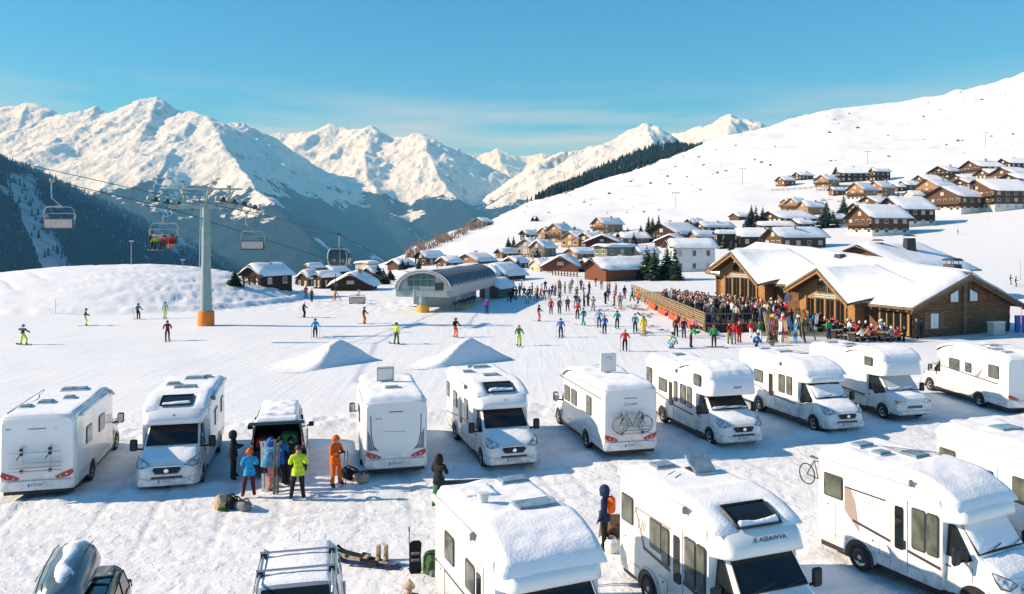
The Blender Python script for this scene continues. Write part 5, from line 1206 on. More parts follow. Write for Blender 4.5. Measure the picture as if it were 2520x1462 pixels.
    if pose == 'sit':
        d = -0.42
        shift(up + ['hip', 'lhp', 'rhp'], (0, 0.12, d)); st(lkn=(-0.13, -0.32, 0.50), rkn=(0.13, -0.32, 0.50), lan=(-0.13, -0.36, 0.10), ran=(0.13, -0.36, 0.10), lto=(-0.14, -0.54, 0.05), rto=(0.14, -0.54, 0.05), lhl=(-0.13, -0.31, 0.05), rhl=(0.13, -0.31, 0.05), lel=(-0.27, 0.02, 0.74), rel=(0.27, 0.02, 0.74), lwr=(-0.17, -0.22, 0.70), rwr=(0.17, -0.22, 0.70), lha=(-0.13, -0.30, 0.71), rha=(0.13, -0.30, 0.71))
    if pose == 'crouch':
        shift(up + ['hip', 'lhp', 'rhp'], (0, 0.14, -0.55)); shift(up[1:], (0, -0.20, -0.04)); shift(['hd', 'tp', 'nk', 'ns'], (0, -0.08, -0.05)); st(lkn=(-0.17, -0.25, 0.48), rkn=(0.17, -0.25, 0.48), lan=(-0.14, 0.05, 0.10), ran=(0.14, 0.05, 0.10), lel=(-0.26, -0.22, 0.60), rel=(0.26, -0.22, 0.60), lwr=(-0.16, -0.40, 0.40), rwr=(0.16, -0.40, 0.40), lha=(-0.12, -0.46, 0.34), rha=(0.12, -0.46, 0.34))
    return p


BONES = [('hip', 'sp', 0), ('sp', 'ch', 0), ('ch', 'nk', 0), ('nk', 'hd', 2), ('hd', 'tp', 2), ('hd', 'ns', 2)]
for n_ in 'lr':
    BONES += [('hip', n_ + 'hp', 1), (n_ + 'hp', n_ + 'kn', 1), (n_ + 'kn', n_ + 'an', 1), (n_ + 'an', n_ + 'to', 3), (n_ + 'an', n_ + 'hl', 3), ('ch', n_ + 'sh', 0), (n_ + 'sh', n_ + 'el', 0), (n_ + 'el', n_ + 'wr', 0), (n_ + 'wr', n_ + 'ha', 4)]
RAD = dict(hip=(.165, .125), sp=(.155, .115), ch=(.175, .13), nk=(.062, .062), hd=(.088, .10), tp=(.062, .07), ns=(.018, .018), hp=(.108, .11), kn=(.078, .08), an=(.068, .07), to=(.05, .045), hl=(.05, .045), sh=(.085, .085), el=(.064, .064), wr=(.05, .05), ha=(.046, .05))
BODY_CACHE = {}


def body_mesh(pose, fingers=False):
    key = (pose, fingers)
    if key in BODY_CACHE: return BODY_CACHE[key]
    p = skeleton(pose); names = ['hip'] + [k for k in p if k != 'hip']; idx = {k: i for i, k in enumerate(names)}
    vs = [p[k] for k in names]; es = [(idx[a], idx[b]) for a, b, m in BONES]; rad = [RAD[k if k in RAD else k[1:]] for k in names]; seg = [(Vector(p[a]), Vector(p[b]), m) for a, b, m in BONES]
    if fingers:
        for n in 'lr':
            w, h = Vector(p[n + 'wr']), Vector(p[n + 'ha']); d = (h - w).normalized(); s = -1 if n == 'l' else 1
            e = Vector((1, 0, 0)) if abs(d.x) < 0.7 else Vector((0, 1, 0)); e = (e - d * e.dot(d)).normalized(); g = d.cross(e)
            for k, (o_, ln) in enumerate(((-0.030, 0.055), (-0.010, 0.07), (0.010, 0.068), (0.028, 0.052))):
                a = h + d * 0.012 + e * o_; b_ = a + d * ln * 0.6 + g * 0.008; c = b_ + d * ln * 0.35 + g * 0.022
                i0 = len(vs); vs += [tuple(a), tuple(b_), tuple(c)]; rad += [(.013, .013), (.012, .012), (.010, .010)]; es += [(idx[n + 'ha'], i0), (i0, i0 + 1), (i0 + 1, i0 + 2)]; seg.append((a, c, 4))
            a = w + (h - w) * 0.35 + e * (-0.042); b_ = a + d * 0.05 - e * 0.022; i0 = len(vs); vs += [tuple(a), tuple(b_)]; rad += [(.016, .016), (.012, .012)]; es += [(idx[n + 'wr'], i0), (i0, i0 + 1)]; seg.append((a, b_, 4))
    me = bpy.data.meshes.new('person'); me.from_pydata(vs, es, [])
    o = bpy.data.objects.new('tmp', me); COL.objects.link(o)
    sk = o.modifiers.new('s', 'SKIN'); sk.branch_smoothing = 0.6
    for v, r in zip(me.skin_vertices[0].data, rad): v.radius = r
    me.skin_vertices[0].data[0].use_root = True
    ss = o.modifiers.new('u', 'SUBSURF'); ss.levels = 1
    dg = bpy.context.evaluated_depsgraph_get(); dg.update()
    out = bpy.data.meshes.new_from_object(o.evaluated_get(dg)); out.name = 'person'
    bpy.data.objects.remove(o); bpy.data.meshes.remove(me)
    out.materials.clear()
    for _ in range(5): out.materials.append(CM('black'))
    mi = []
    for f in out.polygons:
        c = f.center; best = (1e9, 0)
        for a, b_, m in seg:
            ab = b_ - a; t = max(0, min(1, (c - a).dot(ab) / max(1e-9, ab.length_squared))); d = (c - a - ab * t).length
            if d < best[0]: best = (d, m)
        m = best[1]
        if m == 0 and pose not in ('sit', 'crouch') and c.z < p['hip'][2] - 0.06 and abs(c.x) < 0.2: m = 1
        mi.append(m)
    out.polygons.foreach_set('material_index', mi); out.shade_smooth()
    BODY_CACHE[key] = out; return out


def _head_meshes():
    d = {}
    def dome(r0, h, z, y=-0.028, back=1.0):
        m = MB(); rings = []
        for k in range(6):
            t = k / 5 * math.pi / 2; rings.append([(r0 * math.cos(t) * math.cos(a), y + r0 * 1.12 * math.cos(t) * math.sin(a), z + h * math.sin(t)) for a in [2 * math.pi * i / 12 for i in range(12)]])
        return m.loft(rings)
    m = dome(0.122, 0.135, 1.60); m.box(-0.10, 0.10, -0.17, -0.12, 1.60, 1.625, 0.01)
    for s in (-1, 1): m.box(*sorted((s * 0.10, s * 0.125)), -0.07, 0.04, 1.52, 1.62, 0.012)
    d['helmet'] = m.mesh('helmet', CM('red'), 50)
    m = dome(0.110, 0.14, 1.61); m.lathe([(0.114, 1.60), (0.12, 1.615), (0.12, 1.645), (0.112, 1.655)], (0, -0.028, 0), n=12); m.lathe([(0.001, 1.74), (0.03, 1.752), (0.03, 1.785), (0.001, 1.80)], (0, -0.028, 0), n=8)
    d['bobble_hat'] = m.mesh('bobble_hat', CM('black'), 60)
    m = dome(0.108, 0.125, 1.605); d['hair'] = m.mesh('hair', M_HAIR, 60)
    m = dome(0.135, 0.165, 1.575, 0.0); m.lathe([(0.12, 1.44), (0.14, 1.50), (0.138, 1.575)], (0, 0.0, 0), n=12); d['hood'] = m.mesh('hood', CM('black'), 60)
    m = MB(); rings = [[(0.105 * math.sin(R(a)), -0.03 - 0.115 * math.cos(R(a)), z) for a in range(-75, 76, 25)] for z in (1.565, 1.60, 1.635)]
    m.grid(rings); d['goggles'] = m.mesh('goggles', M_GOGGLE, 60)
    return d


HEADS = _head_meshes()
HEAD_REF = skeleton('stand')['hd']
_sm = MB().loft([[(-0.045, y, 0.03 + z), (0.045, y, 0.03 + z), (0.045, y, 0.045 + z), (-0.045, y, 0.045 + z)] for y, z in ((-0.95, 0.10), (-0.82, 0.02), (-0.5, 0), (0.6, 0), (0.72, 0.03))])
SKI_ME = _sm.mesh('ski', mat('ski_top', (0.30, 0.30, 0.32), 0.3, noise=(6, 0.6)))
POLE_ME = MB().tube((0, 0, 0), (0, 0, 1.15), 0.011, n=5).lathe([(0.001, 0.07), (0.05, 0.075), (0.001, 0.09)], n=8).tube((0, 0, 1.05), (0, 0, 1.18), 0.019, n=6).mesh('ski_pole', M_BLACK)
_bd = MB().loft([[(x, -0.14 * w, 0.02 + z), (x, 0.14 * w, 0.02 + z), (x, 0.14 * w, 0.035 + z), (x, -0.14 * w, 0.035 + z)] for x, w, z in ((-0.80, 0.35, 0.09), (-0.74, 0.75, 0.06), (-0.6, 1, 0), (0, 0.86, 0), (0.6, 1, 0), (0.74, 0.75, 0.06), (0.80, 0.35, 0.09))])
BOARD_ME = _bd.mesh('snowboard', mat('board_top', (0.08, 0.09, 0.12), 0.3, noise=(5, 0.7)))
PACK_ME = MB().loft([ring8(0.10, 1.02, 1.42, 0.13, 0.11, 0.04, 0.06), ring8(0.18, 1.00, 1.45, 0.155, 0.13, 0.05, 0.07), ring8(0.27, 1.03, 1.38, 0.13, 0.11, 0.05, 0.07)]).mesh('backpack', CM('blue'), 50)
HEM_ME = MB().lathe([(0.185, 1.02), (0.205, 0.86), (0.215, 0.80), (0.20, 0.79)], n=14).mesh('jacket_hem', CM('blue'), 60)


def person(loc, rz, pose, jacket, trousers, label, hat=('helmet', 'black'), skis=None, poles=False, pack=None, boots='black', gloves='black', h=1.74, group=None, fingers=False, goggles=False, hem=False, scarf=None):
    o = link('person', body_mesh(pose, fingers), None, loc, rz); s = h / 1.74; o.scale = (s, s, s); tag(o, label, 'person', group)
    for k, m in enumerate((CM(jacket), CM(trousers), M_SKIN, CM(boots), CM(gloves))):
        o.material_slots[k].link = 'OBJECT'; o.material_slots[k].material = m
    hd = skeleton(pose)['hd']; off = tuple(hd[i] - HEAD_REF[i] for i in range(3))

    def part(me, name, m=None, loc_=None, rot=None):
        q = link(name, me, o, loc_)
        if rot: q.rotation_euler = rot
        if m is not None: q.material_slots[0].link = 'OBJECT'; q.material_slots[0].material = m
        return q
    if hat: part(HEADS[hat[0]], hat[0], CM(hat[1]) if hat[0] != 'hair' else None, off)
    if goggles: part(HEADS['goggles'], 'goggles', None, off)
    ch = skeleton(pose)['ch']
    if pack: part(PACK_ME, 'backpack', CM(pack), (0, ch[1], ch[2] - 1.34))
    if hem: part(HEM_ME, 'jacket_hem', CM(jacket), (0, skeleton(pose)['hip'][1], skeleton(pose)['hip'][2] - 0.93)).scale = (1, 0.78, 1)
    sk = skeleton(pose)
    if skis == 'skis':
        for n in 'lr': part(SKI_ME, 'ski', None, (sk[n + 'an'][0] * 1.1, sk[n + 'an'][1] - 0.05, -0.03))
    if skis == 'board': part(BOARD_ME, 'snowboard', None, (0, -0.05, 0.0))
    if poles:
        for n in 'lr':
            ha = Vector(sk[n + 'ha']); tilt = -0.35 if pose in ('ski', 'walk') else 0.08
            part(POLE_ME, 'ski_pole', None, (ha.x * 1.15, ha.y - 1.0 * math.sin(tilt) * -1 * -1 if False else ha.y + math.sin(-tilt) * 1.08, max(0.0, ha.z - 1.10 * math.cos(tilt))), (tilt * -1 * -1, 0, 0))
    return o


def standing(x, y, rz, *a, **k):
    """person with the feet at reference pixel (x, y) on the snow"""
    z = k.pop('z', None); p = on_ground(x, y) if z is None else gp(x, y, z)
    return person((p.x, p.y, p.z if z is None else z), R(rz), *a, **k)


SK = 'skiers on the open piste'
S = standing
# (x, y, turn, pose, jacket, trousers, label, options)
S(57, 851, 160, 'board', 'navy', 'lime', 'snowboarder in navy jacket and yellow-green trousers at the left edge', skis='board', hat=('helmet', 'grey'), group=SK)
S(211, 803, 120, 'ski', 'navy', 'lime', 'skier in dark jacket and yellow-green trousers below the mound', skis='skis', group=SK)
S(340, 786, 60, 'ski', 'teal', 'black', 'skier in dark teal jacket left of the lift pylon', skis='skis', poles=True, group=SK)
S(406, 785, 30, 'walk', 'pale green', 'lime', 'skier in pale green jacket just left of the lift pylon', skis='skis', hat=('helmet', 'black'), group=SK)
S(412, 838, 20, 'ski', 'dark red', 'maroon', 'skier in red and navy jacket in front of the lift pylon', skis='skis', hat=('helmet', 'navy'), pack='navy', group=SK)
S(776, 832, 200, 'ski', 'cyan', 'black', 'skier in bright cyan jacket before the first snow jump', poles=True, hat=('helmet', 'navy'), group=SK)
S(748, 781, 80, 'ski', 'black', 'black', 'skier all in black with raised white cap near the lift', skis='skis', poles=True, hat=('helmet', 'white'), group=SK)
S(753, 734, 40, 'stand', 'red', 'grey', 'small distant figure in red below the leftmost chalets', hat=('helmet', 'red'), group=SK)
S(767, 744, 60, 'stand', 'brown', 'black', 'small distant figure in orange-brown below the leftmost chalets', hat=('bobble_hat', 'orange'), group=SK)
S(896, 796, 70, 'ski', 'maroon', 'orange', 'skier in maroon jacket and orange trousers under the low lift chair', skis='skis', hat=('helmet', 'black'), group=SK)
S(975, 847, 150, 'point', 'lime', 'dark green', 'snowboarder in lime green with one arm stretched out', skis='board', hat=('helmet', 'black'), group=SK)
S(1121, 829, 40, 'ski', 'black', 'orange', 'skier in black jacket and orange trousers between the snow jumps', skis='skis', hat=('helmet', 'maroon'), group=SK)
S(1277, 851, 10, 'ski', 'green', 'lime', 'skier in orange-topped green jacket and yellow trousers', skis='skis', hat=('helmet', 'orange'), pack='orange', group=SK)
S(1380, 830, 170, 'ski', 'blue', 'navy', 'skier in mid blue jacket seen from behind', skis='skis', poles=True, hat=('helmet', 'navy'), group=SK)
S(1326, 791, 60, 'ski', 'maroon', 'salmon', 'skier in maroon jacket and salmon trousers on the upper piste', skis='skis', hat=('helmet', 'black'), group=SK)
S(1356, 773, 0, 'stand', 'red', 'black', 'person in red jacket and black trousers standing on the upper piste', hat=('helmet', 'red'), group=SK)
S(1377, 772, 15, 'stand', 'grey', 'black', 'person in grey jacket right of the red-jacketed one on the upper piste', hat=('helmet', 'white'), pack='black', group=SK)
S(1397, 767, -20, 'walk', 'black', 'black', 'person in black striding on the upper piste', hat=('hair', 'black'), group=SK)
S(1421, 785, 180, 'ski', 'red', 'black', 'skier in red jacket seen from behind right of the striding one', skis='skis', hat=('helmet', 'red'), group=SK)
S(1436, 801, 230, 'walk', 'teal', 'teal', 'skier all in teal skating uphill', skis='skis', hat=('helmet', 'teal'), group=SK)
S(1474, 804, 170, 'ski', 'light blue', 'navy', 'skier in pale blue jacket near the netting', skis='skis', poles=True, hat=('helmet', 'grey'), group=SK)
S(1488, 821, 190, 'ski', 'blue', 'navy', 'skier in blue jacket with a red helmet', skis='skis', hat=('helmet', 'red'), group=SK)
S(1519, 808, 180, 'ski', 'teal', 'black', 'skier in teal jacket left of the stacked skis', skis='skis', hat=('helmet', 'black'), pack='teal', group=SK)
S(1563, 819, 170, 'walk', 'teal', 'black', 'skier in teal jacket and black trousers beside the yellow one', skis='skis', hat=('helmet', 'dark green'), group=SK)
S(1584, 825, 185, 'stand', 'yellow', 'yellow', 'person in an all yellow suit by the orange netting', hat=('hood', 'olive'), skis='skis', group=SK)
S(1538, 865, 175, 'ski', 'red', 'black', 'skier in plain red jacket behind the motorhome with the raised dish', poles=True, hat=('helmet', 'tan'), group=SK)
S(1198, 773, 5, 'stand', 'purple', 'navy', 'person in purple jacket before the lift station', hat=('helmet', 'grey'), group=SK)
S(1651, 858, 40, 'crouch', 'pale green', 'light blue', 'crouching person in pale green and blue on the piste edge', hat=('bobble_hat', 'black'), pack='salmon', h=2.0, group=SK)
S(1683, 831, 10, 'stand', 'navy', 'navy', 'person in navy standing below the terrace end', hat=('hair', 'black'), group=SK)
S(1664, 829, 0, 'stand', 'dark red', 'black', 'person in dark red jacket below the terrace railing', hat=('helmet', 'tan'), group=SK)
S(1706, 826, -30, 'walk', 'pink', 'black', 'person in pink jacket and black trousers by the terrace corner', hat=('hair', 'black'), group=SK)
S(1700, 856, 60, 'reach', 'green', 'maroon', 'person in green jacket bending over a red pack', hat=('hair', 'black'), group=SK)
S(1745, 812, 200, 'raise', 'navy', 'navy', 'person in navy suit against the terrace corner', hat=('helmet', 'navy'), group=SK)
S(1757, 854, 175, 'stand', 'green', 'black', 'person in bright green jacket and black trousers', hat=('helmet', 'red'), skis='board', group=SK)
S(1795, 846, 30, 'hold', 'dark red', 'olive', 'person in dark red jacket with olive trousers', hat=('hair', 'black'), group=SK)
S(1806, 847, -20, 'stand', 'red', 'grey', 'person in red and grey next to the olive-trousered one', hat=('helmet', 'dark red'), group=SK)
S(1819, 843, 20, 'stand', 'red', 'red', 'person all in red with a pale cap', hat=('bobble_hat', 'pink'), group=SK)
S(1848, 831, 0, 'walk', 'red', 'white', 'child in red jacket with a green helmet', hat=('helmet', 'green'), h=1.45, group=SK)
S(1869, 841, 160, 'stand', 'dark green', 'white', 'person in dark green jacket and pale trousers by the leaning skis', hat=('hair', 'black'), group=SK)
S(1860, 853, 60, 'crouch', 'blue', 'navy', 'person in blue crouching over a ski binding', hat=('helmet', 'navy'), group=SK)
S(1899, 851, 100, 'crouch', 'black', 'grey', 'person in black crouching beside the leaning skis', hat=('hair', 'black'), group=SK)

# standing crowd between the lift station and the village
MC = 'people standing between lift station and terrace'
_mid = [(1250, 742, 'dark red'), (1257, 746, 'black'), (1263, 735, 'black'), (1270, 738, 'black'), (1279, 730, 'grey'), (1290, 735, 'brown'), (1303, 738, 'black'), (1298, 748, 'navy'), (1318, 742, 'tan'), (1323, 735, 'black'), (1330, 738, 'orange'), (1340, 741, 'black'), (1352, 739, 'navy'), (1342, 718, 'black'), (1359, 728, 'black'),
        (1366, 729, 'grey'), (1376, 713, 'orange'), (1378, 722, 'brown'), (1390, 722, 'olive'), (1403, 723, 'tan'), (1377, 742, 'grey'), (1419, 737, 'brown'), (1437, 755, 'grey'), (1447, 753, 'black'), (1460, 766, 'grey'), (1417, 757, 'black'), (1425, 764, 'navy'), (1436, 733, 'dark red'), (1450, 724, 'maroon'), (1480, 712, 'brown'), (1494, 721, 'tan'),
        (1500, 721, 'orange'), (1516, 728, 'dark red'), (1537, 736, 'navy'), (1490, 748, 'black'), (1497, 742, 'maroon'), (1245, 728, 'brown'), (1310, 726, 'grey'), (1333, 727, 'tan'), (1408, 710, 'grey'), (1430, 714, 'brown'), (1466, 706, 'dark red'), (1556, 742, 'teal'), (1570, 748, 'orange'), (1512, 752, 'red'), (1526, 758, 'grey'), (1262, 716, 'brown'), (1284, 714, 'dark red')]
_r = random.Random(4)
for x, y, j in _mid:
    S(x, y, _r.uniform(0, 360), (ps := _r.choice(['stand', 'hold', 'stand', 'walk'])), j, (tq := _r.choice(['black', 'brown', 'navy', 'grey'])), 'person in %s jacket, %s trousers and %s%s between lift station and terrace' % (j, tq, 'bare hair' if (hk := _r.choice(['helmet', 'hair', 'bobble_hat'])) == 'hair' else (hq := _r.choice(['black', 'grey', 'white'])) + ' ' + hk.replace('_', ' '), ' walking' if ps == 'walk' else ' standing'), hat=(hk, 'black' if hk == 'hair' else hq), h=_r.uniform(1.65, 1.85), group=MC)

# group at the open car
G = 'friends gathered behind the black estate car'
P0 = dict(group=G, fingers=True, hem=True)
S(573, 1188, 100, 'hold', 'black', 'black', 'person all in black with hood up, left of the open tailgate', hat=('hood', 'black'), **P0)
S(614, 1226, 200, 'hold', 'cyan', 'maroon', 'person in blue jacket and maroon trousers with an orange helmet', hat=('helmet', 'orange'), h=1.62, boots='maroon', **P0)
S(657, 1208, 165, 'reach', 'light blue', 'salmon', 'person in pale blue with a blue hood leaning into the boot', hat=('hood', 'blue'), boots='dark red', h=1.85, **P0)
S(690, 1198, 185, 'hold', 'blue', 'black', 'person in royal blue jacket between the blue hood and the yellow jacket', hat=('helmet', 'black'), **P0)
S(703, 1196, 150, 'reach', 'black', 'black', 'person in black jacket half hidden by the yellow one', hat=('helmet', 'black'), **P0)
S(734, 1232, 195, 'hold', 'lime', 'black', 'person in bright yellow jacket seen from behind', hat=('hair', 'black'), h=1.80, scarf='blue', **P0)
S(825, 1202, 60, 'hold', 'orange', 'orange', 'person in orange jacket and helmet with ski poles', hat=('helmet', 'orange'), goggles=True, poles=True, h=1.80, **P0)
# others among the vehicles
S(1080, 1254, 150, 'hold', 'black', 'green', 'person in black with green trousers behind the nearest motorhome', hat=('hood', 'black'), h=1.75, fingers=True, hem=True)
S(1488, 1352, 250, 'stand', 'navy', 'black', 'person in dark jacket carrying an orange pack beside the big motorhome', hat=('hood', 'navy'), pack='orange', h=1.80, fingers=True, hem=True)
S(1012, 1590, 30, 'sit', 'dark green', 'black', 'person in a tan sun hat sitting in the snow at the bottom edge', hat=('bobble_hat', 'tan'), h=1.75, fingers=True)


# ------------------------------------------------------------------ chalets on the slope
def wood(name, c, v=0.25): return mat(name, c, 0.8, spec=0.2, noise=(2.2, v), bump=(3.0, 0.6, 0.06), stretch=(1, 1, 9))


WD = {'dark': wood('dark_wood', (0.050, 0.030, 0.018)), 'brown': wood('brown_wood', (0.105, 0.056, 0.030)), 'red': wood('red_wood', (0.16, 0.06, 0.035)), 'tan': wood('tan_wood', (0.30, 0.17, 0.08)), 'grey': wood('grey_wood', (0.15, 0.14, 0.12)), 'green': wood('green_grey_wall', (0.16, 0.18, 0.13)),
      'white': mat('white_render', (0.66, 0.64, 0.60), 0.8, noise=(1.0, 0.08)), 'cream': mat('cream_render', (0.55, 0.44, 0.30), 0.8, noise=(1.0, 0.1)), 'stone': mat('stone_wall', (0.30, 0.27, 0.24), 0.85, noise=(3, 0.4), bump=(3, 0.6, 0.1))}
M_WFRAME = mat('window_cream', (0.62, 0.57, 0.48), 0.6)
M_WPANE = mat('house_glass', (0.03, 0.035, 0.04), 0.08)
M_CURT = mat('curtained_glass', (0.42, 0.40, 0.37), 0.25)


def window_mesh(w, h, lit=False):
    k = 'win_%.1f_%.1f_%d' % (w, h, lit)
    if k in MATS: return MATS[k]
    m = MB(); m.box(-w / 2, w / 2, -0.05, 0.02, -h / 2, h / 2); m.mi = 1
    for sx in (-1, 1):
        x0, x1 = sorted((sx * 0.03, sx * (w / 2 - 0.09))); m.box(x0, x1, -0.07, -0.01, -h / 2 + 0.09, h / 2 - 0.09)
    m.mi = 0; m.box(-w / 2 - 0.08, w / 2 + 0.08, -0.12, 0.0, -h / 2 - 0.08, -h / 2 + 0.0)
    MATS[k] = m.mesh('window', [M_WFRAME, M_CURT if lit else M_WPANE]); return MATS[k]


def roof_snow(par, W, L, he, rise, ox, oy, t, seed, nx=15, ny=11):
    """snow blanket over a gable roof, eaves at +-(W/2+ox), gables at +-(L/2+oy)"""
    hx, hy = W / 2 + ox, L / 2 + oy; sl = rise / (W / 2); P = []
    for y in np.linspace(-hy - 0.05, hy + 0.05, ny):
        row = []
        for x in np.linspace(-hx - 0.06, hx + 0.06, nx):
            e = max(0, min(hx + 0.06 - abs(x), hy + 0.05 - abs(y))); q = min(1, e / (t * 1.1)); q = math.sqrt(max(0, 1 - (1 - q) ** 2))
            base = he + rise - sl * math.sqrt(x * x + 0.15)
            n = float(fbm(np.array([x * 0.4 + seed]), np.array([y * 0.4 - seed]), 2)[0])
            row.append((x, y, base + 0.14 + (t * (1 + 0.3 * n)) * q))
        P.append(row)
    return MB().grid(P).build('snow_cover', M_ROOFSNOW, par, 180)


def house(pos, rz, W, L, H, style='brown', base=None, label='', floors=None, balcony=True, chimney=True, seed=1, rise_k=0.40, flat=False, group='chalets of the village', win='dark', lit=0.5, name='chalet', wins=True):
    rt = empty(name, pos, rz); tag(rt, label, 'building' if name != 'chalet' else 'chalet', group)
    rn = random.Random(seed); wm = WD[style]
    rise = 0.35 if flat else min(max(W / 2 * (rise_k + 0.06), H * 0.36), H * 0.52, W * 0.34); he = H - rise - 0.5
    prof = [(-W / 2, 0), (W / 2, 0), (W / 2, he), (0, he + rise), (-W / 2, he)]
    zb = 0.0
    if base:
        zb = min(2.0, he * 0.28)
        MB().box(-W / 2 - 0.06, W / 2 + 0.06, -L / 2 - 0.06, L / 2 + 0.06, -7, zb).build('plinth', WD[base], rt)
        prof = [(-W / 2, zb), (W / 2, zb), (W / 2, he), (0, he + rise), (-W / 2, he)]
    else: prof = [(-W / 2, -7), (W / 2, -7), (W / 2, he), (0, he + rise), (-W / 2, he)]
    MB().prism([(x, -L / 2, z) for x, z in prof], (0, L, 0)).build('wall', wm, rt)
    ox, oy = min(1.0, W * 0.09), min(1.3, L * 0.1); sl = rise / (W / 2)
    rf = MB()
    for sx in (-1, 1):
        x1 = sx * (W / 2 + ox); z1 = he - sl * ox
        q = [(0, he + rise + 0.02), (x1, z1 + 0.02), (x1, z1 + 0.20), (0, he + rise + 0.20)]
        rf.prism([(x, -L / 2 - oy, z) for x, z in q], (0, L + 2 * oy, 0))
    r_ = rf.build('roof', WD['dark'] if style in ('dark', 'brown', 'red') else WD['brown'], rt)
    roof_snow(rt, W, L, he, rise, ox, oy, 0.55, seed)
    if chimney:
        c = MB(); cx_, cy_ = W * 0.16 * rn.choice((-1, 1)), L * rn.uniform(-0.1, 0.25); k_ = min(0.42, W * 0.045); hc_ = he + rise + k_ * 2.2; c.box(cx_ - k_, cx_ + k_, cy_ - k_, cy_ + k_, he, hc_); c.box(cx_ - k_ * 1.3, cx_ + k_ * 1.3, cy_ - k_ * 1.3, cy_ + k_ * 1.3, hc_, hc_ + k_ * 0.4); c.build('chimney', WD['stone'], r_)
    if wins:
        nf = floors or max(2 if he > 3.6 else 1, int(he / 2.25)); fh = he / nf
        ww = min(1.3, W / 5.5); wh = min(1.25, fh * 0.5)
        for f in range(nf):
            z = fh * (f + 0.52)
            if z < 0.8: continue
            n = max(2, int(W / 2.2)); m = window_mesh(round(ww, 1), round(wh, 1), False); ml = window_mesh(round(ww, 1), round(wh, 1), True)
            for k in range(n):
                x = -W / 2 + W * (k + 0.5) / n
                link('window', ml if rn.random() < (0.25 if style == 'tan' else lit) else m, rt, (x, -L / 2 - 0.04, z))
            n2 = max(2, int(L / 3.0))
            for k in range(n2):
                y = -L / 2 + L * (k + 0.5) / n2
                link('window', ml if rn.random() < lit else m, rt, (W / 2 + 0.04, y, z), R(90))
        if not flat and rise > 1.5: link('window', window_mesh(round(ww, 1), round(wh * 0.8, 1), True), rt, (0, -L / 2 - 0.04, he + rise * 0.30))
        if balcony:
            for f in range(1, nf):
                z = fh * f
                b = MB().box(-W / 2 - 0.1, W / 2 + 0.1, -L / 2 - 1.15, -L / 2 - 0.02, z - 0.14, z).build('balcony', WD['dark'], rt)
                MB().box(-W / 2 - 0.1, W / 2 + 0.1, -L / 2 - 1.18, -L / 2 - 1.10, z + 0.15, z + 0.95).build('balcony_railing', WD['brown'] if style == 'tan' else wm, b)
                MB().box(-W / 2 - 0.1, W / 2 + 0.1, -L / 2 - 1.22, -L / 2 - 1.04, z + 0.95, z + 1.06).build('handrail', WD['tan'] if style == 'tan' else WD['dark'], b)
    return rt


